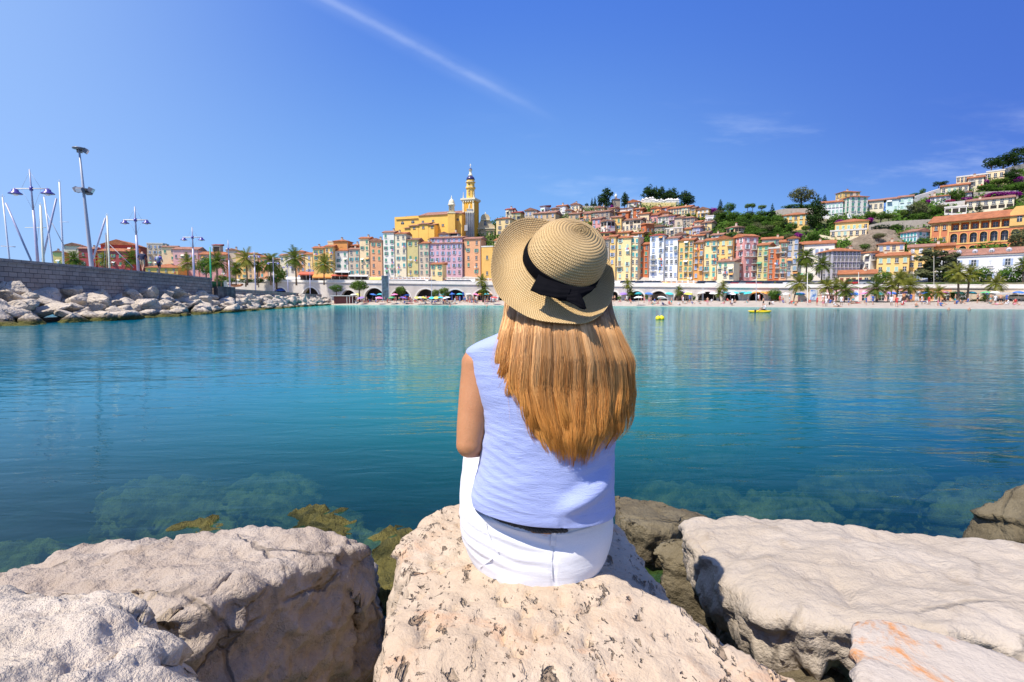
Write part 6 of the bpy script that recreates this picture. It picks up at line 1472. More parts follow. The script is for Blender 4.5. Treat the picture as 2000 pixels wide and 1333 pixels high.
def leaf_cloud(lobes, n, size, mat, seed, name='crown'):
    """leaf-sized faces spread through lobes (cx, cy, cz, rx, ry, rz)"""
    rnd = random.Random(seed); V = []; Fc = []; tot = sum(l[3] * l[4] * l[5] for l in lobes)
    for l in lobes:
        for _ in range(int(n * l[3] * l[4] * l[5] / tot) + 3):
            v = Vector((rnd.gauss(0, 1), rnd.gauss(0, 1), rnd.gauss(0, 1))).normalized() * rnd.uniform(.55, 1.0) ** .6
            w_ = 1 + .28 * MN.noise(v * 2.2 + Vector((seed, l[0], l[2])))
            p = Vector((l[0] + v.x * l[3] * w_, l[1] + v.y * l[4] * w_, l[2] + v.z * l[5] * w_)); s = size * rnd.uniform(.6, 1.4)
            nn = (v + Vector((rnd.uniform(-.7, .7), rnd.uniform(-.7, .7), rnd.uniform(-.3, .9)))).normalized(); a = nn.orthogonal().normalized(); b = nn.cross(a); th = rnd.uniform(0, 6.28)
            a, b = a * cos(th) + b * sin(th), b * cos(th) - a * sin(th); k = len(V)
            V += [tuple(p - a * s), tuple(p - b * s * .55), tuple(p + a * s), tuple(p + b * s * .55)]; Fc.append((k, k + 1, k + 2, k + 3))
    me = bpy.data.meshes.new(name); me.from_pydata(V, [], Fc); me.materials.append(mat); me.update(); return me
def trunk_mesh(h, r, lean=0, limbs=3, seed=0):
    mb = MB(); rnd = random.Random(seed); mb.tube([(0, 0, -.6), (lean * .3, 0, h * .4), (lean, 0, h)], [r, r * .8, r * .5], BARK, 6)
    for k in range(limbs): a = rnd.uniform(0, 6.28); mb.tube([(lean * .7, 0, h * .7), (lean + cos(a) * h * .35, sin(a) * h * .35, h * 1.25)], [r * .45, r * .15], BARK, 5)
    return mb.mesh('trunk')
TP = {}
def tree_proto(kind, v):
    """unit tree: 1 m tall crown region scaled later; returns (crown mesh, trunk mesh)"""
    key = (kind, v)
    if key in TP: return TP[key]
    rnd = random.Random(hash(kind) % 1 + v * 17 + len(kind)); lb = []
    if kind in ('round', 'olive', 'lite', 'bush', 'bushlite', 'purple', 'magenta', 'bushdark'):
        low_ = kind.startswith('bush') or kind in ('purple', 'magenta'); zc = .46 if low_ else (.64 if kind == 'lite' else .56); rz = .50 if low_ else (.36 if kind == 'lite' else .46)
        lb.append((0, 0, zc, .33, .33, rz * .85))
        for k in range(9): a = rnd.uniform(0, 6.28); q = rnd.uniform(.15, .32); lb.append((cos(a) * q, sin(a) * q, zc + rnd.uniform(-.2, .22) * rz * 2, rnd.uniform(.12, .2), rnd.uniform(.12, .2), rnd.uniform(.10, .17)))
        m_ = dict(round=L_MID, olive=L_OLIVE, lite=L_LITE, bush=L_MID, bushlite=L_LITE, purple=L_PURP, magenta=L_PINKB, bushdark=L_DARK)[kind]
        cr = leaf_cloud(lb, 1900, .030, m_, v + 1); tr = trunk_mesh(.5 if not low_ else .2, .035, 0, 4, v)
    elif kind == 'cypress':
        for k in range(14): t = k / 13; r = .155 * (1 - t) ** .6 * (.75 + .35 * sin(pi * min(1, t * 3 + .2))) + .012; lb.append((rnd.uniform(-.015, .015), rnd.uniform(-.015, .015), .06 + .9 * t, r, r, .075))
        cr = leaf_cloud(lb, 1500, .02, L_DARK, v + 3); tr = trunk_mesh(.5, .02, 0, 0, v)
    elif kind == 'bigcypress':     # stout clustered old cypress or pine
        for k in range(16): t = k / 15; a = rnd.uniform(0, 6.28); r = .30 * sin(pi * (t * .75 + .2)) ** .8; lb.append((cos(a) * r * .45, sin(a) * r * .45, .1 + .82 * t, r * .7 + .03, r * .7 + .03, .10))
        cr = leaf_cloud(lb, 2200, .030, L_DARK, v + 5); tr = trunk_mesh(.5, .03, 0, 2, v)
    elif kind == 'pine':           # spreading crown on a leaning stem
        for k in range(10): a = rnd.uniform(0, 6.28); q = rnd.uniform(.1, .42); lb.append((cos(a) * q, sin(a) * q, .60 + rnd.uniform(-.2, .2), rnd.uniform(.16, .24), rnd.uniform(.16, .24), rnd.uniform(.12, .18)))
        cr = leaf_cloud(lb, 1800, .030, L_DARK, v + 7); tr = trunk_mesh(.62, .03, .05, 4, v)
    elif kind == 'euca':           # tall loose crown, trunk shows
        for k in range(13): t = k / 12; a = rnd.uniform(0, 6.28); q = rnd.uniform(.03, .14); lb.append((cos(a) * q, sin(a) * q, .22 + .72 * t, rnd.uniform(.07, .13), rnd.uniform(.07, .13), rnd.uniform(.05, .09)))
        cr = leaf_cloud(lb, 1500, .03, L_OLIVE, v + 9); tr = trunk_mesh(.85, .022, .03, 6, v)
    TP[key] = (cr, tr); return TP[key]
KIND = dict(round=('tree', 'tree'), olive=('olive_tree', 'tree'), lite=('tree', 'tree'), bush=('bush', 'bush'), bushlite=('bush', 'bush'), bushdark=('bush', 'bush'), purple=('bougainvillea', 'flowering shrub'), magenta=('bougainvillea', 'flowering shrub'), cypress=('cypress', 'tree'), bigcypress=('cypress', 'tree'), pine=('pine_tree', 'tree'), euca=('eucalyptus', 'tree'))
TREES = 0
def tree(kind, px, pyt, pyb, wpx, label, Y=None, group=None):
    global TREES; TREES += 1
    Y = Y or Yd(px, pyb) + (8 if 'cemetery' in label and kind == 'bigcypress' else 0); b = at(px, pyb, Y); h = at(px, pyt, Y).z - b.z; w_ = wpx / 1000 * Y; cr, tr = tree_proto(kind, TREES % 3)
    base_w = dict(cypress=.30, bigcypress=.52, pine=.95, euca=.40).get(kind, .86)
    nm, cat = KIND[kind]; r = thing(nm, label, cat, b, (TREES * 1.7) % 6.28, group)
    for n_, me in (('crown', cr), ('trunk', tr)): o = link_mesh(n_, me, r); o.scale = (w_ / base_w, w_ / base_w, h)
    return r
TR = [('round', 403, 498, 545, 38, 'dark round tree behind the green pole on the quay', 185),
 ('bush', 432, 535, 552, 30, 'clipped hedge bush below the green pole', 176), ('bushlite', 452, 541, 553, 26, 'bright green hedge bush at the foot of the quay palms', 176), ('bush', 480, 543, 554, 34, 'hedge bush between two quay palms', 176), ('bushlite', 505, 541, 554, 26, 'light hedge bush under the leaning quay palm', 176), ('bush', 540, 535, 554, 44, 'bushy evergreen under the last quay palms', 176), ('round', 548, 522, 553, 26, 'round tree behind the bushy quay palm', 190),
 ('bush', 657, 553, 572, 30, 'clipped dark ball tree above the small beach hut', 160), ('lite', 702, 545, 580, 42, 'feathery light green tree in front of the first beach arches', 155), ('lite', 783, 558, 585, 26, 'small light tree before the third beach arch', 152), ('lite', 868, 560, 588, 26, 'pale green tree beside the blue-posted arch', 150), ('lite', 850, 564, 588, 20, 'slim pale tree standing by the pale green one near the blue posts', 150),
 ('bush', 1513, 561, 588, 32, 'round orange-green bush at the end of the arches', 118), ('bush', 1262, 574, 586, 10, 'small round shrub at the foot of a viaduct pier', 135), ('bush', 1355, 576, 588, 8, 'narrow clipped shrub between two viaduct arches', 132), ('bush', 1210, 577, 588, 10, 'small shrub under the viaduct by the hat brim', 137),
 ('round', 1577, 530, 557, 24, 'round green tree beside the low ivory house', 128), ('round', 1612, 545, 560, 26, 'broad low tree in front of the grey building', 124), ('round', 1723, 527, 560, 38, 'dense round tree in front of the yellow house with the awning', 116), ('lite', 1663, 543, 562, 26, 'umbrella-shaped small tree before the long low yellow house', 118), ('round', 1678, 512, 530, 22, 'dark green tree at the foot of the small ivory house', 135), ('round', 1700, 510, 528, 26, 'broad tree between the small ivory and the yellow house', 134),
 ('euca', 1815, 487, 560, 56, 'tall loose eucalyptus with brownish leaves before the amber house', 116), ('euca', 1842, 496, 560, 44, 'taller-stemmed dark eucalyptus beside the brownish one', 114), ('round', 1860, 524, 560, 36, 'dark round tree behind the two promenade palms', 112), ('round', 1916, 518, 560, 44, 'large round tree before the long white building', 109), ('round', 1974, 518, 562, 50, 'largest round tree, standing alone before the white building', 106), ('olive', 1768, 528, 562, 44, 'grey-green tree among the promenade palms', 114), ('bush', 1871, 566, 590, 36, 'dense dark bush at the back of the beach between two palm trunks', 99), ('bush', 1908, 583, 592, 28, 'low hedge at the back of the beach', 98), ('bushlite', 1895, 548, 563, 46, 'leafy hedge along the promenade wall', 106), ('bushlite', 1838, 551, 563, 22, 'small leafy hedge on the promenade before the dark eucalyptus', 109), ('olive', 1998, 440, 500, 60, 'big olive green tree cut by the picture edge beside the hotel', 118), ('bush', 1815, 551, 562, 18, 'rounded shrub on the promenade wall', 109),
 ('cypress', 1156, 386, 404, 7, 'short slim cypress of a pair on the long stone wall', None), ('cypress', 1162, 384, 404, 8, 'taller slim cypress of the pair on the long stone wall', None), ('bushdark', 1146, 396, 405, 9, 'small dark bush on the long stone wall', None), ('bigcypress', 1184, 365, 406, 25, 'big old cypress just west of the domed chapel', None), ('bushdark', 1171, 394, 405, 9, 'dark shrub at the foot of the big old cypress', None), ('bigcypress', 1220, 375, 404, 14, 'compact dark cypress on the other side of the domed chapel', None), ('purple', 1195, 399, 409, 10, 'purple bougainvillea below the domed chapel', None),
 ('bigcypress', 1268, 360, 402, 26, 'tallest dark pine above the cemetery tombs', None), ('bigcypress', 1280, 364, 402, 22, 'dark pine second in the cemetery clump', None), ('bigcypress', 1293, 363, 402, 20, 'dark pine in the middle of the cemetery clump', None), ('bigcypress', 1306, 368, 403, 18, 'smaller dark pine towards the end of the cemetery clump', None), ('bigcypress', 1315, 366, 403, 20, 'last dark pine of the cemetery clump', None), ('bigcypress', 1338, 371, 406, 27, 'broad ragged cypress apart from the cemetery clump', None),
 ('bush', 1247, 398, 408, 8, 'little green bush by the ochre-gabled chapel', None), ('bush', 1345, 416, 424, 9, 'little round tree in front of the mint-shuttered house', None), ('bushlite', 1368, 425, 434, 16, 'light bush beside the bright yellow gabled house', None),
 ('cypress', 1407, 389, 414, 15, 'dark cypress at the end of the wooded crest', None), ('round', 1424, 395, 418, 26, 'rounded green tree on the wooded crest', None), ('lite', 1460, 397, 412, 14, 'small airy tree on the wooded crest', None), ('lite', 1470, 396, 412, 14, 'second small airy tree next to a twin on the crest', None), ('lite', 1487, 400, 414, 18, 'low airy tree on the wooded crest', None), ('cypress', 1508, 397, 424, 14, 'black cypress beside the big retaining wall', None), ('purple', 1392, 404, 420, 20, 'reddish-purple shrub by the bright yellow gabled house', None),
 ('olive', 1565, 364, 405, 52, 'huge rounded olive green tree crowning the ridge', None), ('bush', 1550, 398, 409, 44, 'long dark hedge under the huge crowning tree', None), ('bush', 1576, 398, 409, 34, 'hedge end under the huge crowning tree', None), ('bigcypress', 1594, 383, 446, 30, 'tall pointed conifer in front of the white houses', None), ('cypress', 1610, 380, 404, 14, 'pointed cypress behind the white houses', None), ('bush', 1597, 431, 447, 18, 'blue-green bush under the tall pointed conifer', None), ('bush', 1622, 427, 440, 16, 'dark shrub on the villa terrace', None), ('purple', 1640, 428, 438, 20, 'purple bougainvillea below the tall ivory villa', None), ('bush', 1546, 432, 452, 26, 'dark bush in front of the yellow villa', None), ('lite', 1573, 440, 456, 20, 'scrubby light tree beside the yellow villa', None), ('round', 1588, 450, 474, 26, 'bright green tree below the tall pointed conifer', None), ('purple', 1558, 452, 470, 20, 'pink-purple shrub on the slope under the yellow villa', None), ('bush', 1608, 464, 480, 30, 'low bush beside the cream curved wall', None), ('olive', 1540, 455, 475, 28, 'greyish tree on the slope behind the old front row', None),
 ('round', 1700, 412, 432, 26, 'green tree below the cream scalloped house', None), ('round', 1720, 413, 434, 28, 'rounded green tree under the pale mint houses', None), ('lite', 1735, 416, 434, 22, 'yellow-green shrub tree by the pale mint houses', None), ('purple', 1699, 424, 436, 16, 'violet bougainvillea beside the tall ivory villa', None), ('bush', 1680, 424, 436, 14, 'dark bush by the satellite dish', None), ('olive', 1792, 392, 428, 44, 'large grey olive tree beside the pale mint houses', None), ('lite', 1766, 408, 428, 20, 'yellow-green tree next to the grey olive', None), ('round', 1795, 414, 432, 32, 'dark green tree under the grey olive', None), ('round', 1826, 404, 420, 26, 'leafy tree above the outcrop terraces', None), ('olive', 1838, 398, 416, 24, 'dull green tree beside the white garden wall', None), ('lite', 1858, 402, 414, 24, 'light bushes below the white garden wall', None), ('bushdark', 1722, 438, 450, 46, 'dark scrub above the rock outcrop', None), ('bush', 1750, 436, 450, 26, 'green scrub above the rock outcrop', None), ('olive', 1716, 455, 468, 26, 'scrubby tree on the bare rock outcrop', 140), ('bushlite', 1745, 470, 484, 26, 'light bush at the foot of the rock outcrop', 138), ('bush', 1690, 474, 488, 24, 'dark bush below the rock outcrop', 137), ('lite', 1762, 450, 466, 22, 'thin tree at the edge of the rock outcrop', 142), ('bush', 1790, 455, 470, 40, 'ivy-like bush below the white house with teal shutters', None), ('bush', 1800, 462, 478, 30, 'dense bush between the white house and the hotel', None),
 ('round', 1868, 368, 394, 30, 'neat round green tree in front of the white villa wing', None), ('magenta', 1856, 389, 397, 20, 'magenta bougainvillea below the round green tree', None), ('purple', 1888, 384, 394, 22, 'deep purple bougainvillea beside the lilac gabled house', None), ('purple', 1813, 388, 398, 10, 'small violet shrub by the white villa wing', None), ('purple', 1945, 374, 386, 44, 'long purple bougainvillea hedge on the upper terrace', None), ('purple', 1975, 373, 387, 36, 'end of the purple bougainvillea hedge on the upper terrace', None), ('magenta', 1926, 381, 389, 20, 'reddish start of the bougainvillea hedge on the upper terrace', None), ('purple', 1988, 342, 358, 22, 'purple bougainvillea under the high grey wall', None), ('cypress', 1912, 394, 430, 20, 'clipped conical cypress in front of the modern flats', None), ('bush', 1945, 418, 430, 34, 'bushes at the foot of the modern flats', None), ('bush', 1985, 398, 418, 36, 'bushes at the end of the modern flats', None), ('lite', 1970, 405, 418, 22, 'light bush at the corner of the modern flats', None),
 ('pine', 1832, 353, 372, 26, 'dark pine standing alone above the pale sloping wall', None), ('round', 1802, 367, 384, 12, 'small dark tree on the ridge beside the pale sloping wall', None), ('bush', 1788, 376, 384, 22, 'low bush on the ridge above the mint houses', None), ('pine', 1935, 312, 342, 40, 'dark pine at the start of the hilltop group', None), ('pine', 1958, 298, 336, 50, 'broad dark pine in the middle of the hilltop group', None), ('pine', 1982, 299, 330, 50, 'dark pine towards the end of the hilltop group', None), ('pine', 2000, 284, 322, 40, 'highest dark pine at the very top of the hill', None), ('round', 1920, 338, 352, 18, 'green palm-like tree in front of the hilltop houses', None), ('bigcypress', 1975, 327, 358, 20, 'dark double cypress below the hilltop pines', None), ('bush', 1928, 358, 374, 34, 'dark hedge under the tall cream villa', None), ('round', 1985, 356, 376, 50, 'wide bright tree on the upper terrace', None), ('lite', 1950, 348, 366, 34, 'scrubby garden tree on the upper terrace', None), ('lite', 1990, 330, 342, 14, 'small bright tree against the high grey wall', None), ('purple', 1925, 350, 360, 16, 'faint violet shrub by the tall cream villa', None), ('bush', 1945, 366, 376, 30, 'garden hedge over the grey terrace wall', None)]
for k, px, t_, b_, w_, lab, Y in TR: tree(k, px, t_, b_, w_, lab, Y)
# wooded slope between the old town and the villas: countable trees of one grove
rnd = random.Random(21)
grove = 'trees of the grove on the slope'
GL = {'bush': 'mid green tree of the grove on the wooded slope', 'round': 'full green tree of the grove on the wooded slope', 'bushlite': 'light green tree of the grove on the wooded slope', 'bushdark': 'dark tree of the grove on the wooded slope', 'olive': 'grey-green tree of the grove on the wooded slope'}
for i in range(74):
    px = rnd.uniform(1392, 1535); py = rnd.uniform(424, 470)
    if px < 1420 and py > 445: px += 30
    if px > 1505 and py < 428: continue
    k = rnd.choice(['bush', 'round', 'bush', 'bushlite', 'bushdark', 'bush', 'olive']); tree(k, px, py - rnd.uniform(12, 19), py, rnd.uniform(18, 30), GL[k], None, grove)
# undergrowth on the whole slope, one mass nobody could count
V = []; Fc = []; rnd = random.Random(8)
def scrub(px, Y, s):
    z = ground_z(px, Y) - .6 * 0; x = Y * (px - 1000) / 1000
    for _ in range(7):
        k = len(V); c = Vector((x + rnd.gauss(0, s), Y + rnd.gauss(0, s), z + abs(rnd.gauss(0, s * .7)))); a = Vector((rnd.uniform(-1, 1), rnd.uniform(-1, 1), rnd.uniform(-1, 1))).normalized() * .38; b = a.orthogonal().normalized() * .28
        V.extend([tuple(c - a), tuple(c - b), tuple(c + a), tuple(c + b)]); Fc.append((k, k + 1, k + 2, k + 3))
for _ in range(9500):
    px = rnd.uniform(1150, 2060) if rnd.random() < .85 else rnd.uniform(900, 1150); y0 = Y0f(px); yr = Yd(px, sky_py(px)); Y = rnd.uniform(y0 + 9, yr + 4)
    if MN.noise(Vector((px * .012, Y * .045, 4))) > -.18: scrub(px, Y, rnd.uniform(.5, 1.1))
me = bpy.data.meshes.new('undergrowth'); me.from_pydata(V, [], Fc); me.materials.append(L_MID); tag(link_mesh('undergrowth', me), kind='stuff')

# ---------------------------------------------------------------- palms
def palm_mesh(seed, n=34, mat=None, L=1.0, droop=1.0):
    rnd = random.Random(seed); mb = MB(); mat = mat or L_PALM
    for i in range(n):
        az = i * 2.4 + rnd.uniform(-.2, .2); el = lerp(1.35, -.55, i / n) + rnd.uniform(-.15, .15); p = Vector((0, 0, 0)); d = Vector((cos(az) * cos(el), sin(az) * cos(el), sin(el))); seg = L * rnd.uniform(.85, 1.1) / 7; side = Vector((-sin(az), cos(az), 0)); pts = [p.copy()]
        for k in range(7): d = (d + Vector((0, 0, -.16 * droop))).normalized(); p = p + d * seg; pts.append(p.copy())
        for k in range(1, 7):
            a, b = pts[k], pts[k + 1] if k < 7 else pts[k]; dd = (b - a).normalized(); wl = L * .30 * sin(pi * (k + .8) / 8.6)
            for q in (0, .5):
                c = a.lerp(b, q)
                for sg in (-1, 1):
                    tip = c + side * sg * wl + dd * wl * .7 + Vector((0, 0, -wl * .35)); mb.add([c - dd * .02, c + dd * .045, tip], [(0, 1, 2)], mat)
        mb.add([pts[0] - side * .012, pts[0] + side * .012, pts[4] + side * .008, pts[4] - side * .008], [(0, 1, 2, 3)], mat); mb.add([pts[4] - side * .008, pts[4] + side * .008, pts[7]], [(0, 1, 2)], mat)
    return mb.mesh('crown')
PALMC = [palm_mesh(1), palm_mesh(2, 30, L_PALMY), palm_mesh(3, 38, L_PALM, 1.0, 1.5), palm_mesh(4, 30, L_PALMY, 1, .6)]
PT = flat('palm_trunk_bark', (.16, .11, .07), .95, var=.35, vscale=5)
def palm(px, pyc, pyb, wpx, label, Y, lean=0, kind=0):
    b = at(px + lean, pyb, Y); c = at(px, pyc, Y); h = c.z - b.z; r = thing('palm_tree', label, 'palm tree', b, 0)
    mb = MB(); dx = c.x - b.x; rr = max(.12, min(.26, .035 * h)); n = 7
    mb.tube([(dx * t ** 1.5, 0, lerp(-.8, h, t)) for t in [i / n for i in range(n + 1)]], [rr * 1.25] + [rr * (1 - .25 * i / n) * (1 + .12 * (i % 2)) for i in range(1, n + 1)], PT, 7); mb.build('trunk', r)
    o = link_mesh('crown', PALMC[kind], r, (dx, 0, h)); s = wpx / 2 / 1000 * Y * 1.3; o.scale = (s, s, s); o.rotation_euler = (0, 0, px % 6.28); return r
PL = [(145, 508, 560, 34, 'palm crown peeping over the jetty wall beside the crimson house', 110, 0, 0), (205, 507, 560, 30, 'palm crown over the jetty wall below the dark red house', 112, 0, 1), (257, 506, 560, 34, 'palm crown over the jetty wall behind the walkers lamp', 112, 0, 0),
 (367, 514, 550, 34, 'low palm over the end of the jetty wall', 150, 0, 1), (424, 512, 553, 40, 'broad palm in front of the dark round tree on the quay', 160, 0, 0), (461, 524, 553, 26, 'short dark palm on the quay by the tall mast-like lamp', 172, 0, 2), (481, 507, 553, 40, 'tall golden palm on the quay, first of three', 172, 2, 1), (505, 520, 553, 22, 'thin palm leaning on the quay behind the lamps', 174, -3, 2), (529, 512, 553, 40, 'bushy palm on the quay with drooping leaves', 172, 0, 2), (576, 505, 553, 40, 'slender palm at the start of the restaurants', 166, 3, 0), (633, 517, 552, 38, 'palm with a dark trunk before the amber houses', 163, 0, 1),
 (941, 549, 590, 24, 'shaggy palm at the edge of the hat in front of an arch', 148, 2, 1), (945, 566, 591, 22, 'lower palm of the shaggy pair by the hat', 147, 0, 0), (1226, 556, 588, 20, 'shaggy palm before the arches beside the hat brim', 135, 0, 1), (1231, 570, 588, 16, 'lower palm of the pair beside the hat brim', 135, 0, 0), (1326, 568, 588, 18, 'small palm in front of a viaduct pier', 131, 0, 0), (1412, 561, 589, 22, 'golden palm before the arches under the yellow gable', 125, 0, 1), (1405, 573, 589, 18, 'short palm at the foot of the golden one', 125, 0, 0), (1512, 560, 566, 16, 'small palm top behind the round orange-green bush', 124, 0, 1),
 (1575, 503, 545, 36, 'tall palm with a dark crown by the low ivory house', 130, 0, 2), (1606, 517, 560, 34, 'tall palm with curved trunk before the grey building', 124, -2, 0), (1561, 553, 589, 38, 'golden palm leaning over the beach beside the tall pole', 113, -12, 1), (1616, 560, 589, 32, 'golden palm leaning towards the pergola', 108, 8, 1), (1634, 556, 589, 24, 'thin straight palm beside the pergola', 108, -1, 1), (1651, 567, 590, 38, 'low full palm at the end of the pergola', 106, -2, 0), (1712, 564, 590, 40, 'wide palm standing alone on the beach', 103, -1, 0), (1741, 558, 590, 28, 'golden palm next to a leaning one on the beach', 101, 0, 1), (1757, 546, 590, 34, 'tall palm leaning over the beach umbrellas', 101, -7, 1), (1778, 559, 588, 36, 'drooping palm by the grey-green promenade tree', 103, 0, 1),
 (1812, 572, 590, 24, 'small palm before the salmon beach building', 99, 0, 0), (1833, 571, 590, 28, 'broader small palm before the salmon beach building', 99, 0, 1), (1871, 534, 589, 38, 'tall golden palm in front of the long white building', 97, 1, 1), (1894, 536, 589, 34, 'tall palm with orange fruit in front of the white building', 97, -5, 1), (1945, 554, 580, 34, 'palm rising from the beach building roof', 96, -2, 1), (1998, 517, 560, 26, 'palm half cut by the picture edge', 104, 0, 0), (1924, 580, 592, 14, 'tiny palm at the back of the beach', 94, 0, 0)]
for px, pyc, pyb, w_, lab, Y, lean, k in PL: palm(px, pyc, pyb, w_, lab, Y, lean, k)

# ================================================================ street terrace, awnings, cars
M_AWW = flat('white_awning', (.80, .79, .76), .7, var=.05); M_AWR = flat('red_awning', (.60, .12, .06), .7, var=.1); M_AWO = flat('orange_awning', (.70, .28, .06), .7); M_AWY = flat('yellow_awning', (.78, .62, .15), .7)
def balustrade(pa, pb, pyt, hpx, label, yo=-5.5):
    A, B = pxy(pa, Y0f(pa) + yo), pxy(pb, Y0f(pb) + yo); d = B - A; L = d.length; d.normalize(); root = thing('terrace_wall', label, 'wall', (A.x, A.y, 0), atan2(d.y, d.x))
    za, zb_ = H + tanel(pyt(pa)) * A.y, H + tanel(pyt(pb)) * B.y; ha = hpx / 1000 * A.y
    mb = MB(); mb.add(*slab(0, L, za - 3.8, zb_ - 3.8, za - ha, zb_ - ha, 0, .5), wallm('cream')); mb.build('wall', root)
    mb = MB(); n = int(L / 1.5)
    for i in range(n):
        a, b = L * i / n, L * (i + .62) / n; mb.add(*slab(a, b, za - ha + (zb_ - za) * i / n, za - ha + (zb_ - za) * i / n, za + (zb_ - za) * i / n - .1, za + (zb_ - za) * i / n - .1, .1, .3), wallm('salmon'))
    mb.build('panel', root); mb = MB(); mb.add(*slab(0, L, za - .1, zb_ - .1, za + .08, zb_ + .08, .0, .4), M_TRIM)
    for i in range(n): a = L * (i + .66) / n; b = a + .4; q = (zb_ - za) * i / n; mb.add(*slab(a, b, za - ha + q, za - ha + q, za + q + .25, za + q + .25, -.02, .42), M_TRIM)
    mb.build('coping', root)
    return root
bpt = table([(700, 541.5), (960, 545), (1190, 548.5), (1400, 550), (1550, 552)])
balustrade(722, 965, bpt, 3.2, 'cream terrace wall with orange panels below the mauve house')
balustrade(965, 1190, bpt, 3.2, 'cream terrace wall with orange panels hidden by the hat')
balustrade(1190, 1400, bpt, 3.2, 'cream terrace wall with orange panels and small arches below the tall white house')
balustrade(1400, 1555, bpt, 3.2, 'cream terrace wall with orange panels below the pink corner house')
def awning(px0, px1, pyt, pyb, mat, label, yo=-8, nm='awning'):
    xc = (px0 + px1) / 2; Y = Y0f(xc) + yo; a, b = at(px0, pyb, Y), at(px1, pyb, Y); zt = at(xc, pyt, Y).z; W_ = b.x - a.x; r = thing(nm, label, 'awning', ((a.x + b.x) / 2, Y, a.z), -math.atan((xc - 1000) / 1000) * .5)
    h = zt - a.z; mb = MB(); v = [(-W_ / 2, -.9, h * .45), (W_ / 2, -.9, h * .45), (W_ / 2, 1.3, h), (-W_ / 2, 1.3, h)]; v += [(x, y, z - .05) for x, y, z in v]; v += [(-W_ / 2, -.92, h * .2), (W_ / 2, -.92, h * .2)]
    mb.add(v, [(0, 1, 2, 3), (7, 6, 5, 4), (0, 3, 7, 4), (1, 5, 6, 2), (8, 9, 1, 0)], mat); mb.build('canopy', r)
    mb = MB(); n = max(2, int(W_ / 2))
    for i in range(n + 1): x = lerp(-W_ / 2 + .1, W_ / 2 - .1, i / n); mb.tube([(x, -.85, -1.6), (x, -.85, h * .42)], .045, M_TRIM, 4)
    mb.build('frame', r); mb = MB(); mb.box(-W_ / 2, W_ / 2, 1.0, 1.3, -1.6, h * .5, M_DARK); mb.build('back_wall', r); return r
AW = [(648, 680, 536, 541, M_AWR, 'red restaurant awning behind the dark ball tree'), (682, 718, 537, 541.5, M_AWW, 'white restaurant awning next to the red one'), (655, 682, 529, 534, M_AWW, 'white upper awning below the ivory house with grimy balconies'), (722, 744, 541.5, 550, M_AWY, 'yellow awning beside the tall dark banner'), (758, 836, 545, 552, M_AWW, 'long white awning right of the dark banner'), (872, 928, 546, 553, M_AWW, 'long white awning below the salmon red house'),
 (586, 612, 531, 540, M_AWR, 'red and orange awning behind the slender palm'), (612, 648, 536, 546, M_AWO, 'orange awning behind the palm with the dark trunk'), (560, 592, 541, 549, M_AWW, 'white awning at the end of the quay palms'), (1190, 1216, 550, 557, M_AWW, 'white awning beside the hat brim'), (1307, 1360, 553, 560, M_AWW, 'widest white awning, under the amber house with washing'), (1290, 1305, 552, 558, M_AWY, 'small pale yellow awning beside the widest white one'), (1419, 1476, 557.5, 561, M_AWW, 'flat white awning under the pink corner house'), (1480, 1500, 557.5, 561, M_AWW, 'short white awning under the orange-red house')]
for a in AW: awning(*a)
def car_mesh(body, name):
    mb = MB(); x = 2.0; mb.add([(-x, -.8, .3), (x, -.8, .3), (x, .8, .3), (-x, .8, .3), (-x, -.8, .75), (x, -.8, .72), (x, .8, .72), (-x, .8, .75), (-1.9, -.75, .9), (1.1, -.75, .88), (1.1, .75, .88), (-1.9, .75, .9)], [(3, 2, 1, 0), (0, 1, 5, 4), (1, 2, 6, 5), (2, 3, 7, 6), (3, 0, 4, 7), (4, 5, 9, 8), (5, 6, 10, 9), (6, 7, 11, 10), (7, 4, 8, 11)], body)
    b_ = mb.mesh('body'); mb = MB(); mb.add([(-1.8, -.72, .9), (1.0, -.72, .88), (1.0, .72, .88), (-1.8, .72, .9), (-1.5, -.6, 1.4), (.35, -.6, 1.4), (.35, .6, 1.4), (-1.5, .6, 1.4)], [(0, 1, 5, 4), (1, 2, 6, 5), (2, 3, 7, 6), (3, 0, 4, 7)], M_GLASS); mb.add([(-1.5, -.6, 1.4), (.35, -.6, 1.4), (.35, .6, 1.4), (-1.5, .6, 1.4)], [(0, 1, 2, 3)], body); c_ = mb.mesh('cabin')
    return b_, c_
WH = MB(); WH.tube([(0, -.1, 0), (0, .1, 0)], .31, flat('tyre_rubber', (.02, .02, .02)), 12); WH = WH.mesh('wheel')
CARS = {k: car_mesh(flat('car_paint_' + k, c, .25, var=.02), k) for k, c in dict(white=(.75, .75, .75), black=(.02, .02, .025), silver=(.35, .36, .38), blue=(.03, .06, .16), red=(.4, .03, .03)).items()}
rnd = random.Random(44)
for i, px in enumerate([765, 778, 790, 802, 815, 828, 848, 880, 893, 905, 917, 1222, 1236, 1252, 1268, 1284, 1372, 1390, 1424, 1440, 1456, 1470, 1486, 1502, 1518, 1530, 1542, 1668, 1680, 1692]):
    k = rnd.choice(['white', 'black', 'silver', 'black', 'blue', 'red', 'white']); Y = Ypf(px) + 3.2; p = pxy(px, Y)
    r = thing('parked_car', k + ' car parked nose to tail behind the promenade rail', 'car', (p.x, p.y, lerp(deckz(px), Z0, .19) + .06), atan2(-.12, 1), k + ' cars parked along the promenade')
    link_mesh('body', CARS[k][0], r); link_mesh('cabin', CARS[k][1], r)
    for wx in (-1.25, 1.25):
        for wy in (-.75, .75): link_mesh('wheel', WH, r, (wx, wy, .31))
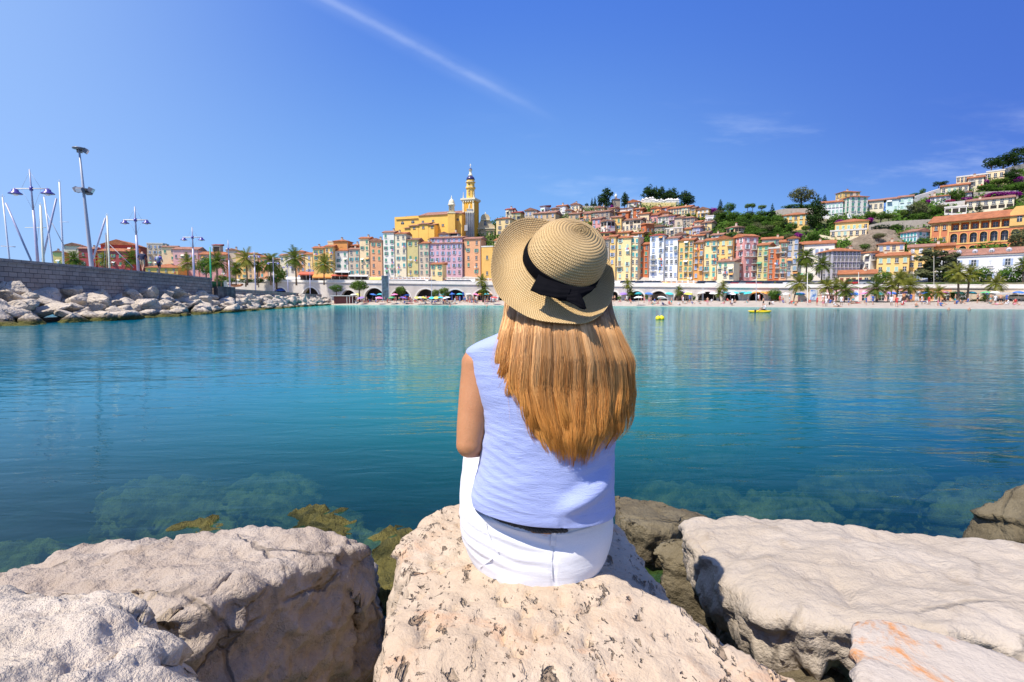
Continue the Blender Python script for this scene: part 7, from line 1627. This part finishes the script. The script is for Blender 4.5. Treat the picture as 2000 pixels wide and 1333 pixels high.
# beach furniture at fixed places
M_STEEL = flat('painted_steel', (.34, .36, .42), .4, var=.05)
def post(px, pyt, pyb, Y, r0, mat, label, name='pole', cat='pole', lean=0):
    b = at(px + lean, pyb, Y); t = at(px, pyt, Y); mb = MB(); mb.tube([(0, 0, -.5), (0, 0, 0), t - b], [r0, r0, r0 * .5], mat, 6); o = mb.build(name, None, b); return tag(o, label, cat)
post(843, 529, 590, 145, .10, M_STEEL, 'tall thin mast in front of the beige-grey house', lean=0)
post(1373, 560, 588, 128, .08, M_STEEL, 'thin pole between two viaduct arches under the amber house')
post(1477, 538, 589, 118, .09, M_STEEL, 'tall thin pole before the pink corner house')
post(1577, 533, 592, 104, .10, M_TRIM, 'white pole with notches on the beach beside the leaning palm')
post(1677, 532, 590, 104, .07, M_TRIM, 'thin pole with crossbar before the long low yellow house')
post(1824, 500, 562, 110, .05, M_TRIM, 'slim white lamp pole between the eucalyptus trees')
bn = thing('banner', 'tall dark upright banner on the viaduct above the beach', 'banner', at(753, 578, 158)); h_ = at(753, 539, 158).z - bn.location.z
mb = MB(); mb.box(-.95, .95, -.1, .1, -1.5, h_, flat('dark_banner', (.05, .09, .12), .6, var=.5, vscale=1.2)); mb.build('panel', bn); mb = MB(); mb.box(-1.1, -.96, -.12, .12, -2.5, h_ + .1, M_STEEL); mb.box(.96, 1.1, -.12, .12, -2.5, h_ + .1, M_STEEL); mb.build('frame', bn)
bb = thing('billboard', 'blue and white billboard on the beige wall beside the leaning palm', 'billboard', at(1589, 590, 110)); mb = MB(); h_ = at(1589, 566, 110).z - bb.location.z; w_ = .66
mt, t_, b_ = new_mat('billboard_picture'); N = NT(t_); N.put(N.mix(N.ramp(N.noise(N.objco(), 1.1, 4, .6), .42, .55), (.10, .25, .60), (.65, .72, .78)), b_.inputs['Base Color']); mb.box(-w_, w_, -.05, .05, .4, h_ - .1, mt); mb.build('panel', bb); mb = MB(); mb.box(-w_ - .15, w_ + .15, .052, .15, .1, h_, M_TRIM); mb.build('frame', bb)
pg = thing('pergola', 'brown timber pergola at the back of the beach', 'pergola', at(1624, 591, 106)); mb = MB(); M_WOOD = flat('brown_timber', (.20, .13, .08), .8); h_ = at(1624, 578, 106).z - pg.location.z; L_ = .036 * 106
for x in (-.95, -.45, .05, .5, .95): o = MB(); o.box(x * L_ / 2 - .07, x * L_ / 2 + .07, 0, .14, -.5, h_, M_WOOD); o.build('post', pg)
mb.box(-L_ / 2 - .3, L_ / 2 + .3, -.2, 1.2, h_, h_ + .14, M_WOOD); mb.build('roof', pg)
ht = thing('beach_hut', 'small dark red beach hut with a white terrace frame by the first arches', 'hut', at(672, 592, 153)); mb = MB(); mb.box(-3.0, 2.2, 0, 3, -.5, 2.0, flat('hut_red', (.20, .05, .04))); mb.build('wall', ht); mb = MB(); mb.box(-3.6, 3.2, -1.2, 3.2, 2.0, 2.2, M_TRIM); mb.build('roof', ht)
for x in (-3.4, 1.2, 2.0, 2.9): o = MB(); o.box(x - .06, x + .06, -1.1, -.98, -.6, 2.0, M_TRIM); o.build('post', ht)
bld = thing('beach_pavilion', 'low white beach pavilion with a flat cream roof at the far end of the beach', 'pavilion', at(1975, 592, 95)); mb = MB(); mb.box(-3.2, 6, 0, 2, -.5, 1.2, wallm('cream')); mb.build('wall', bld); mb = MB(); mb.box(-3.6, 6.5, -1.4, 2.2, 1.5, 1.9, M_TRIM); mb.build('roof', bld)
for x in (-2.6, -1, .6, 2.2): o = MB(); o.lathe([(.45, 0), (.5, .5), (.3, .8), (.02, .85)], M_DARK, 10, (x, -.6, -.1)); o.build('booth', bld)
for px, lab in ((883, 'blue banner post at one side of the blue-framed arch'), (905, 'blue banner post at the other side of the blue-framed arch')):
    b = at(px, 590, 158); o = MB(); o.box(-.25, .25, -.6, -.5, 0, 3.0, flat('cobalt_blue', (.02, .06, .32))); tag(o.build('banner', None, b), lab, 'banner')
tb = MB(); tb.lathe([(2.3, 0), (2.2, .5), (1.5, 1.2), (.4, 1.5), (.05, 1.55)], flat('blue_tarpaulin', (.02, .09, .50), .5), 14, sy=.5); tag(tb.build('covered_boat', None, at(549, 569, 178)), 'boat under a blue tarpaulin in front of an arch', 'boat')
tb = MB(); tb.lathe([(3.0, 0), (2.9, .35), (1.7, 1.1), (.4, 1.5), (.05, 1.55)], flat('yellow_tarpaulin', (.72, .60, .10), .5), 4, sy=.5, smooth=False); tag(tb.build('covered_boat', None, at(600, 572, 176)), 'boats under a wide yellow tarpaulin in front of an arch', 'boat')
rb = MB(); rb.tube([(-2.6, 0, .5), (-1.8, 0, .15), (0, 0, 0), (1.8, 0, .1), (2.6, 0, .35)], [.1, .45, .55, .5, .25], flat('varnished_wood', (.42, .16, .06), .4), 8); tag(rb.build('rowing_boat', None, at(460, 558, 176)), 'varnished wooden boat lying on the quay behind the low wall', 'boat')
dish = MB(); dish.lathe([(.05, 0), (.8, .1), (1.1, .3), (1.05, .32), (.05, .06)], M_AWW, 16); do = dish.build('satellite_dish', None, at(1658, 424, Yd(1658, 428))); do.rotation_euler = (radians(70), 0, radians(20)); tag(do, 'big white satellite dish in the garden under the tall ivory villa', 'dish')

# ================================================================ small people
SK = flat('bather_skin', (.50, .27, .17), .6); SKD = flat('bather_dark_skin', (.22, .11, .07), .6)
def person_mesh(pose, skin, top, legs, hair):
    """one continuous skinned figure, small in the picture"""
    J = {'stand': [((0, 0, .92), .13), ((0, 0, 1.15), .125), ((0, 0, 1.40), .15), ((0, 0, 1.52), .06), ((0, .0, 1.66), .10), ((-.19, 0, 1.40), .06), ((-.25, .03, 1.12), .045), ((-.24, -.06, .86), .035), ((.19, 0, 1.40), .06), ((.25, .03, 1.12), .045), ((.24, -.06, .86), .035), ((-.10, 0, .88), .10), ((-.11, -.03, .48), .07), ((-.11, .02, .06), .045), ((-.11, -.14, .03), .04), ((.10, 0, .88), .10), ((.12, .05, .48), .07), ((.13, .12, .06), .045), ((.13, -.02, .03), .04)],
         'walk': [((0, 0, .92), .14), ((0, 0, 1.15), .14), ((0, .02, 1.42), .17), ((0, .04, 1.53), .065), ((0, .05, 1.67), .10), ((-.21, 0, 1.42), .07), ((-.28, -.08, 1.14), .052), ((-.22, .06, .92), .04), ((.21, 0, 1.42), .07), ((.27, .08, 1.16), .052), ((.24, .22, .98), .04), ((-.10, 0, .88), .11), ((-.10, .16, .50), .075), ((-.10, .20, .08), .05), ((-.10, .34, .05), .045), ((.10, 0, .88), .11), ((.11, -.06, .50), .075), ((.11, -.28, .14), .05), ((.11, -.20, .04), .045)],
         'sit': [((0, 0, .14), .14), ((0, .03, .38), .13), ((0, .02, .62), .15), ((0, 0, .73), .06), ((0, -.02, .87), .10), ((-.19, 0, .60), .055), ((-.26, .10, .36), .045), ((-.24, .02, .10), .035), ((.19, 0, .60), .055), ((.22, -.12, .40), .045), ((.12, -.34, .38), .035), ((-.10, -.08, .13), .10), ((-.12, -.42, .42), .07), ((-.12, -.66, .08), .045), ((-.12, -.78, .05), .04), ((.10, -.08, .13), .10), ((.12, -.45, .30), .07), ((.13, -.80, .08), .045), ((.13, -.90, .06), .04)],
         'lie': [((0, 0, .12), .13), ((.25, 0, .12), .12), ((.48, 0, .13), .14), ((.6, 0, .14), .06), ((.74, 0, .16), .10), ((.46, .18, .10), .055), ((.25, .28, .07), .045), ((.05, .26, .06), .035), ((.46, -.18, .10), .055), ((.6, -.32, .08), .045), ((.76, -.2, .08), .035), ((-.08, .09, .11), .10), ((-.45, .10, .10), .07), ((-.85, .10, .07), .045), ((-.92, .10, .14), .04), ((-.08, -.09, .11), .10), ((-.42, -.12, .22), .07), ((-.78, -.12, .07), .045), ((-.86, -.12, .1), .04)]}[pose]
    E = [(0, 1), (1, 2), (2, 3), (3, 4), (2, 5), (5, 6), (6, 7), (2, 8), (8, 9), (9, 10), (0, 11), (11, 12), (12, 13), (13, 14), (0, 15), (15, 16), (16, 17), (17, 18)]
    me = bpy.data.meshes.new('person'); me.from_pydata([j[0] for j in J], E, []); o = link_mesh('person', me); o.modifiers.new('k', 'SKIN'); sv = me.skin_vertices[0].data
    for i, j in enumerate(J): sv[i].radius = (j[1], j[1] * .85)
    sv[0].use_root = True; ss = o.modifiers.new('s', 'SUBSURF'); ss.levels = 1; baked(o); me = o.data; bpy.data.objects.remove(o)
    me.materials.clear()
    for m_ in (skin, top, legs, hair): me.materials.append(m_)
    def near(c):
        best = min(range(len(E)), key=lambda q: (lambda a, b: (c - (a + (b - a) * max(0, min(1, (c - a).dot(b - a) / (b - a).length_squared)))).length)(Vector(J[E[q][0]][0]), Vector(J[E[q][1]][0]))); return E[best]
    for p in me.polygons:
        a, b = near(p.center); p.use_smooth = True
        p.material_index = 1 if (a, b) in ((0, 1), (1, 2), (2, 5), (2, 8), (5, 6), (8, 9)) else 2 if (a, b) in ((0, 11), (0, 15)) or ((a, b) in ((11, 12), (15, 16)) and (p.center - Vector(J[a][0])).length < .30) else 0
        if (a, b) == (3, 4) and (p.center - Vector(J[4][0])).dot(Vector(J[4][0]) - Vector(J[3][0]) + Vector((0, -.0, 0))) > -.004: p.material_index = 3
    return me
CL = dict(black=(.02, .02, .025), white=(.75, .75, .75), red=(.55, .05, .05), blue=(.04, .12, .42), pink=(.75, .25, .35), green=(.06, .30, .12), teal=(.05, .40, .42), navy=(.015, .02, .06))
cm_ = {k: flat('cloth_' + k, c, .8, var=.05) for k, c in CL.items()}; HRM = flat('dark_hair', (.04, .025, .015), .7)
PM = {}
for pose in ('stand', 'sit', 'lie'):
    for k in ('black', 'red', 'blue', 'white', 'pink', 'teal'):
        PM[(pose, k)] = person_mesh(pose, SK if k != 'white' else SKD, cm_[k] if k in ('white', 'blue', 'red') else SK, cm_[k], HRM)
rnd = random.Random(77)
PW = dict(stand='standing', sit='sitting', lie='lying')
def crowd(n, pa, pb, where, dens=1):
    for i in range(n):
        px = rnd.uniform(pa, pb); yw, yp = Ywf(px), Ypf(px); t = rnd.uniform(.06, .80) ** .85; Y = lerp(yw, yp, t)
        pose = rnd.choice(['stand', 'sit', 'sit', 'lie', 'stand']); k = rnd.choice(['black', 'red', 'blue', 'white', 'pink', 'teal'])
        o = link_mesh('person', PM[(pose, k)]); o.location = (Y * (px - 1000) / 1000, Y, sandz(px, Y)); o.rotation_euler = (0, 0, rnd.uniform(0, 6.28)); s = rnd.uniform(.9, 1.1); o.scale = (s, s, s)
        tag(o, f'bather in {k} swimwear {PW[pose]} on the sand {where}', 'person', f'{k} {PW[pose]} bathers {where}')
crowd(150, 690, 975, 'below the mauve house arches'); crowd(12, 975, 1190, 'behind the woman'); crowd(34, 1195, 1400, 'below the tall white house'); crowd(24, 1400, 1560, 'below the pink corner house'); crowd(62, 1560, 1990, 'by the palms')
UC = dict(white=(.78, .78, .76), turquoise=(.05, .50, .58), blue=(.04, .16, .55), yellow=(.75, .70, .12), red=(.62, .08, .07), orange=(.75, .30, .06), pink=(.78, .22, .42), purple=(.28, .16, .55), green=(.12, .45, .20), navy=(.03, .05, .22))
UM = {}
def umb(k):
    if k not in UM:
        mb = MB(); m_ = flat('parasol_' + k, UC[k], .75, var=.06); v = [(0, 0, 2.25)]; n = 10
        for i in range(n): a = 2 * pi * i / n; v.append((cos(a) * 1.15, sin(a) * 1.15, 1.85 - .06 * (i % 2)))
        for i in range(n): a = 2 * pi * i / n; v.append((cos(a) * .62, sin(a) * .62, 2.13))
        mb.add(v, [(0, 11 + i, 11 + (i + 1) % n) for i in range(n)] + [(11 + i, 1 + i, 1 + (i + 1) % n, 11 + (i + 1) % n) for i in range(n)], m_); c_ = mb.mesh('canopy')
        mb = MB(); mb.tube([(0, 0, -.3), (0, 0, 2.3)], .03, M_TRIM, 5); UM[k] = (c_, mb.mesh('pole'))
    return UM[k]
def parasol(px, py, k, label, group=None, s=1, tilt=None):
    """py: row of the canopy"""
    z = sandz(px, Ywf(px) + 6) + 1.9 * s
    yw, yp = Ywf(px), Ypf(px); Y = min(yp - 1, max(yw + 1.5, (z - H) / tanel(py) if abs(tanel(py)) > .0006 and (z - H) / tanel(py) > 0 else yp - 3)); zb = sandz(px, Y)
    r = thing('beach_umbrella', label, 'umbrella', (Y * (px - 1000) / 1000, Y, zb), rnd.uniform(0, 6), group); ti = tilt if tilt is not None else rnd.uniform(-.25, .25); r.rotation_euler = (ti, rnd.uniform(-.15, .15), rnd.uniform(0, 6)); r.scale = (s, s, s)
    link_mesh('canopy', umb(k)[0], r); link_mesh('pole', umb(k)[1], r)
for px, py, k, wh in [(699, 583, 'yellow', 'by the beach hut'), (709, 577, 'purple', 'beside the first large arch'), (692, 579, 'white', 'between hut and first arch'), (741, 575, 'pink', 'in front of the tall dark banner'), (728, 584, 'blue', 'low beside the dark banner'), (744, 580, 'turquoise', 'under the tall dark banner'), (752, 580, 'navy', 'just past the dark banner'), (767, 576, 'green', 'before the second beach pier'), (786, 577, 'purple', 'under the small light tree'), (796, 579, 'blue', 'among the densest crowd'), (815, 575, 'yellow', 'wide one before the fourth beach arch'), (826, 574, 'yellow', 'next to the wide yellow one'), (821, 578, 'white', 'in front of the yellow pair'), (838, 578, 'red', 'beside the thin mast'), (844, 575, 'turquoise', 'behind the thin mast'), (854, 575, 'yellow', 'under the slim pale tree'), (852, 585, 'blue', 'low, below the slim pale tree'), (861, 578, 'turquoise', 'beside the pale green tree'), (868, 581, 'turquoise', 'in front of the pale green tree'), (875, 575, 'white', 'beside the blue banner post'), (885, 580, 'blue', 'below the blue banner post'), (898, 582, 'turquoise', 'between the two blue banner posts'), (940, 580, 'orange', 'before the shaggy palm'), (955, 580, 'orange', 'at the hat brim'), (965, 575, 'red', 'half behind the hat brim'), (927, 588, 'pink', 'near the waterline by the shaggy palm'), (772, 589, 'pink', 'near the waterline under the second pier'), (952, 583, 'turquoise', 'low one beside the hat brim'), (915, 581, 'white', 'before the white stall by the palm'),
  (1217, 582, 'purple', 'under the first arch past the hat'), (1246, 583, 'turquoise', 'below the arch under the rust house'), (1247, 578, 'white', 'under the arch below the rust house'), (1265, 584, 'blue', 'tilted by the small round shrub'), (1290, 577, 'white', 'before the arch with wooden posts'), (1305, 584, 'turquoise', 'below the tall white house'), (1345, 584, 'white', 'by the small palm'), (1342, 588, 'yellow', 'in front of the small palm'), (1337, 582, 'purple', 'behind the small palm'), (1370, 579, 'white', 'wide one under the amber house arch'), (1392, 580, 'white', 'beside the wide white one'), (1391, 585, 'pink', 'below the orange house'),
  (1414, 580, 'turquoise', 'by the golden palm'), (1434, 580, 'turquoise', 'past the golden palm'), (1449, 579, 'turquoise', 'middle of the turquoise row'), (1462, 580, 'turquoise', 'end of the turquoise row'), (1475, 580, 'orange', 'first of the orange row'), (1487, 580, 'orange', 'second of the orange row, under the pink house'), (1498, 580, 'orange', 'last orange before the round bush'), (1424, 590, 'white', 'low near the water by the turquoise row'),
  (1505, 586, 'turquoise', 'in front of the round bush'), (1515, 587, 'blue', 'under the round bush'), (1533, 588, 'white', 'beside the stair wall'), (1556, 589, 'turquoise', 'below the leaning palm'), (1562, 584, 'blue', 'under the leaning palm'), (1608, 590, 'white', 'in front of the pergola'), (1666, 589, 'blue', 'past the pergola'), (1688, 588, 'pink', 'pale one beside the wide palm'), (1712, 589, 'turquoise', 'under the wide palm'), (1740, 590, 'blue', 'below the tall leaning palm'), (1735, 586, 'purple', 'beside the tall leaning palm'), (1765, 584, 'purple', 'before the painted blue panel'), (1802, 589, 'blue', 'by the small beach palms'), (1829, 587, 'red', 'red one of the big group'), (1840, 590, 'pink', 'beside the red one'), (1860, 592, 'yellow', 'yellow one near the dense dark bush'), (1868, 587, 'green', 'green one by the dense dark bush'), (1892, 589, 'turquoise', 'before the dense dark bush'), (1922, 590, 'green', 'green and white one beside the low hedge'), (1938, 593, 'white', 'low one past the low hedge'), (1984, 594, 'blue', 'small one before the beach pavilion')]:
    parasol(px, py, k, f'{k} beach umbrella {wh}', None, 1.0 if px < 1500 else .85)
# ---------------------------------------------------------------- kayak, buoy, bathers in the water
ky = onz(1484, 611, 0); kr = thing('kayak', 'long yellow kayak paddled across the bay', 'kayak', (ky.x, ky.y, 0), radians(8)); M_YK = flat('yellow_plastic', (.84, .60, .01), .3, var=.03)
Lk = 51 / 1000 * ky.y; mb = MB(); n = 12
mb.tube([(Lk * (t - .5), 0, .10 + .13 * abs(2 * t - 1) ** 3) for t in [i / n for i in range(n + 1)]], [.02 + .30 * sin(pi * i / n) ** .6 for i in range(n + 1)], M_YK, 10)
mb.v = [(x, y, z if z < .22 else .22 + (z - .22) * .35) for x, y, z in mb.v]; mb.build('hull', kr); mb = MB(); mb.lathe([(.42, 0), (.38, .05), (.30, .02), (.02, .0)], M_DARK, 14, (Lk * .16, 0, .27), sy=.5); mb.build('cockpit', kr)
kp = link_mesh('person', person_mesh('sit', SK, cm_['white'], cm_['black'], cm_['black'])); kp.location = (ky.x + Lk * .18, ky.y + .05, .16); kp.rotation_euler = (0, 0, radians(-80)); tag(kp, 'paddler in dark clothes and cap sitting in the yellow kayak', 'person')
pd = MB(); pd.tube([(-.95, -.35, .12), (.95, .35, .95)], .018, M_DARK, 5); pd.lathe([(.02, -.22), (.1, -.1), (.11, .1), (.02, .2)], M_DARK, 8, (-1.0, -.37, .10), sy=.2); pd.lathe([(.02, -.2), (.1, -.1), (.11, .1), (.02, .2)], M_DARK, 8, (1.0, .37, .98), sy=.2)
tag(pd.build('paddle', None, (ky.x + Lk * .06, ky.y - .2, .1)), 'dark paddle held across the yellow kayak', 'paddle')
by = onz(1289, 625, 0); br_ = thing('buoy', 'pair of round bright yellow buoys tied together', 'buoy', (by.x, by.y, 0)); M_BY = flat('buoy_yellow', (.86, .70, .01), .35, var=.03)
for k, (dx, rz_) in enumerate(((-.14, .20), (.13, .22))):
    mb = MB(); mb.lathe([(.01, -rz_)] + [(rz_ * cos(a), rz_ * sin(a)) for a in [(-80 + 20 * q) * pi / 180 for q in range(9)]] + [(.03, rz_), (.01, rz_ + .03)], M_BY, 18, (dx, .05 * k, .10)); mb.build('float', br_)
for px, py, lab in ((1423, 596, 'bather with a blue float just off the sand below the pink house'), (879, 599, 'swimmer head in the shallows below the mauve house'), (951, 599, 'swimmer head in the shallows beside the hat'), (1853, 606, 'pair-like swimmer in shallow water near the yellow umbrella'), (1893, 606, 'swimmer lying in shallow water past the yellow umbrella')):
    p = onz(px, py, 0); o = link_mesh('person', PM[('stand', 'blue' if px == 1423 else 'black')]); o.location = (p.x, p.y, -1.25); tag(o, lab, 'person')

# ================================================================ on the jetty: lamps, mast, walkers, boats
M_LP = flat('lilac_grey_paint', (.36, .36, .50), .35, var=.05); M_LH = flat('violet_blue_enamel', (.07, .06, .30), .35, var=.05); M_GLB = flat('lamp_glass', (.75, .78, .82), .1, var=.02)
def lamp(pxt, pyt, pxb, pyb, Y, arm_py, ax0, ax1, label, heads=True):
    b = at(pxb, pyb, Y); t = at(pxt, pyt, Y); r = thing('street_lamp', label, 'street lamp', b); h = t.z - b.z; pz = at(pxt, arm_py, Y).z - b.z; x0 = at(ax0, arm_py, Y).x - b.x; x1 = at(ax1, arm_py, Y).x - b.x
    xc = (x0 + x1) / 2; R_ = .0026 * min(Y, 52)
    q = lambda z: xc * z / pz
    mb = MB(); mb.tube([(0, 0, -1.2), (q(h * .55), 0, h * .55)], [R_, R_ * .8], M_LP, 8); mb.tube([(q(h * .55), 0, h * .55), (q(h), 0, h)], [R_ * .62, R_ * .4], M_LP, 8); mb.build('pole', r)
    mb = MB(); mb.tube([(x0, 0, pz), (x1, 0, pz)], R_ * .38, M_TRIM, 6); mb.lathe([(R_ * 1.1, -.15), (R_ * 1.1, .15)], M_LH, 8, (xc, 0, pz)); mb.build('arm', r)
    mb = MB()
    for x_ in (x0, x1):
        xi = lerp(x_, xc, .45); mb.tube([(q(h * .98), 0, h * .98), (xi, 0, pz)], .008, M_STEEL, 4); mb.tube([(xi, 0, pz), (q(h * .55), 0, h * .55)], .008, M_STEEL, 4)
    mb.build('wire', r)
    if heads:
        s = (x1 - x0) * .135
        for x_ in (x0 + s * .35, x1 - s * .35):
            mb = MB(); mb.lathe([(.15 * s, .1 * s), (.2 * s, -.1 * s), (.55 * s, -.18 * s), (.6 * s, -.55 * s), (1.15 * s, -.95 * s), (1.2 * s, -1.08 * s), (.5 * s, -1.05 * s), (.3 * s, -.9 * s)], M_LH, 14, (x_, 0, pz)); hd = mb.build('lamp_head', r)
            mb = MB(); mb.lathe([(.55 * s, -1.06 * s), (.5 * s, -1.25 * s), (.25 * s, -1.4 * s), (.02, -1.45 * s)], M_GLB, 12, (x_, 0, pz)); mb.build('globe', hd)
    return r
lamp(58, 331, 74, 508, 39.8, 369, 26, 96, 'tallest twin-headed lamp with violet shades, rising by the sailboat masts')
lamp(264, 404, 270, 527, 51.8, 430, 241, 288, 'twin-headed violet lamp right behind the two walkers')
lamp(375, 444, 379, 537, 62.8, 464, 357, 395, 'twin-headed lamp near the end of the tall jetty wall')
lamp(446, 469, 449, 557, 90, 486, 441, 451, 'bare mast-like lamp post beside the green pole', False)
lamp(497, 490, 499, 560, 105, 500, 486, 507, 'slim twin-armed lamp between the golden and bushy quay palms', True)
lamp(533, 502, 535, 566, 122, 513, 523, 544, 'slim twin-armed lamp before the bushy quay palm', True)
lamp(561, 514, 563, 570, 140, 521, 553, 569, 'slim twin-armed lamp before the slender palm', True)
lamp(605, 520, 606, 573, 150, 528, 598, 612, 'farthest slim twin-armed lamp near the yellow tarpaulin', True)
post(410, 483, 541, 80, .16, flat('green_paint', (.02, .28, .12), .4), 'green navigation pole at the end of the tall jetty wall', 'beacon_pole', 'pole', 2)
b = at(179, 520, 47); fl = thing('floodlight_mast', 'very tall steel mast with clusters of floodlights', 'mast', b); t = at(154, 288, 47); mb = MB(); dv = t - b; mb.tube([(0, 0, -1), (0, 0, 0), dv * .5, dv], [.19, .18, .12, .07], M_STEEL, 8); mb.build('pole', fl); M_FL = flat('floodlight_housing', (.16, .16, .19), .4)
for k, (f, n, s) in enumerate(((.985, 2, .8), (.645, 4, 1.0))):
    c = dv * f; mb = MB(); mb.lathe([(.5, 0), (.5, .1)], M_FL, 10, c); mb.build('bracket', fl)
    for q in range(n):
        a = q * 1.7 + .5 + k; M_ = Matrix.Translation(c + Vector((cos(a) * .55 * s, sin(a) * .55 * s, .12 * (q % 2) - .1))) @ Matrix.Rotation(a, 4, 'Z') @ Matrix.Rotation(.5, 4, 'Y'); mb = MB(); mb.box(-.16, .16, -.26 * s, .26 * s, -.2, .2, M_FL, M_); mb.box(.16, .2, -.22 * s, .22 * s, -.16, .16, M_GLB, M_); mb.build('floodlight', fl)
# the two walkers
w1 = link_mesh('person', person_mesh('walk', SK, cm_['navy'], flat('khaki_cloth', (.34, .28, .19)), flat('grey_cap', (.10, .09, .12)))); p = at(279, 525, 50.8); w1.location = (p.x, p.y, ZJ - .05); w1.rotation_euler = (0, 0, radians(8)); w1.scale = (1.3, 1.15, 1.2); tag(w1, 'walker in navy polo shirt, khaki shorts and cap beside the jetty lamp', 'person')
w2 = link_mesh('person', person_mesh('walk', SK, flat('violet_blue_cloth', (.10, .09, .45)), cm_['black'], HRM)); p = at(311, 528, 53.6); w2.location = (p.x, p.y, ZJ - .05); w2.rotation_euler = (0, 0, radians(5)); w2.scale = (1.12, 1.1, 1.18); tag(w2, 'walker in violet-blue T-shirt and black shorts with a backpack', 'person')
bp_ = MB(); bp_.lathe([(.02, -.28), (.15, -.26), (.17, 0), (.15, .2), (.03, .27)], flat('grey_blue_backpack', (.30, .36, .42)), 12, sy=.75); tag(bp_.build('backpack', None, w2.location + Vector((.05, -.22, 1.5))), 'grey-blue backpack worn by the walker in violet-blue', 'backpack')
# sailboats moored behind the jetty: hull in the harbour water, mast and stays over the wall
M_MAST = flat('mast_aluminium', (.55, .56, .62), .35, var=.04); M_MASTC = flat('mast_cream', (.70, .66, .52), .4, var=.04); M_HULL = flat('white_gelcoat', (.75, .75, .76), .25, var=.03)
def sailboat(pxt, pyt, pxb, pyb, Y, label, mat, th, stays, spread=None, extra=None):
    b = at(pxb, pyb, Y); t = at(pxt, pyt, Y); slope = (t - b) / (t.z - b.z); foot = b - slope * (b.z - 1.0)
    r = thing('sailboat', label, 'sailboat', (foot.x, foot.y, 0)); L_ = 9.0
    mb = MB(); n = 10; pts = []
    for i in range(n + 1):
        u = i / n; wd = 1.45 * sin(pi * min(1, u * .62 + .38)) ** .8 if u < 1 else .03; pts.append((lerp(-L_ * .45, L_ * .55, u), wd))
    v = []; 
    for x, wd in pts: v += [(x, -wd, 1.0), (x, -wd * .7, -.1), (x, 0, -.45), (x, wd * .7, -.1), (x, wd, 1.0)]
    f = [(i * 5 + k, i * 5 + k + 1, i * 5 + 6 + k, i * 5 + 5 + k) for i in range(n) for k in range(4)] + [(i * 5, i * 5 + 5, i * 5 + 9, i * 5 + 4) for i in range(n)] + [(0, 4, 3, 2, 1)]
    mb.add(v, f, M_HULL); mb.build('hull', r); mb = MB(); mb.box(-1.5, 1.8, -.8, .8, 1.0, 1.5, M_HULL); mb.build('cabin', r)
    o = foot.copy(); o.z = 0; loc = lambda p: p - o
    mb = MB(); mb.tube([loc(foot), loc(t)], [th * .8, th * .6], mat, 8); mb.tube([loc(t), loc(t) + Vector((0, 0, .35))], .02, mat, 4); mb.tube([loc(t) + Vector((-.25, 0, .1)), loc(t) + Vector((.25, 0, .12))], .02, mat, 4); m_ = mb.build('mast', r)
    for (x0, y0, x1, y1, w_) in stays:
        a, c = at(x0, y0, Y), at(x1, y1, Y); mb = MB(); mb.tube([loc(a), loc(c)], w_, M_STEEL if w_ < .06 else M_LP, 6); mb.build('stay' if w_ < .06 else 'furled_sail', r)
    for (x0, x1, y_) in spread or []:
        mb = MB(); mb.tube([loc(at(x0, y_, Y)), loc(at(x1, y_, Y))], .035, mat, 5); mb.build('spreader', r)
    return r
sailboat(5, 386, 19, 512, 55, 'sailboat whose mast and slanting furled sail stand at the picture edge', M_MAST, .11, [(11, 397, 61, 510, .09), (2, 480, 30, 483, .03)], [(2, 30, 482)])
sailboat(79, 402, 85, 512, 58, 'sailboat with a short cream mast right of the tallest lamp', M_MASTC, .17, [(79, 404, 70, 508, .02)], [(49, 90, 445)])
sailboat(86, 385, 103, 513, 62, 'sailboat with a thin lilac mast crossed by a furled sail', M_MAST, .12, [(110, 388, 83, 508, .10), (92, 418, 128, 486, .04)])
sailboat(116, 356, 124, 514, 66, 'sailboat with the highest mast, radar spreader halfway up', M_MAST, .15, [(117, 360, 122, 500, .02)], [(116, 134, 434)])
sailboat(209, 422, 214, 524, 70, 'sailboat with a white mast behind the wall beside the dark red house', M_MASTC, .16, [(206, 426, 182, 506, .11), (214, 478, 262, 524, .03)], None)
sailboat(207, 459, 209, 524, 74, 'boat with a thin brown wooden mast behind the white-masted sailboat', flat('brown_mast', (.20, .12, .07)), .10, [(207, 461, 203, 520, .02)])
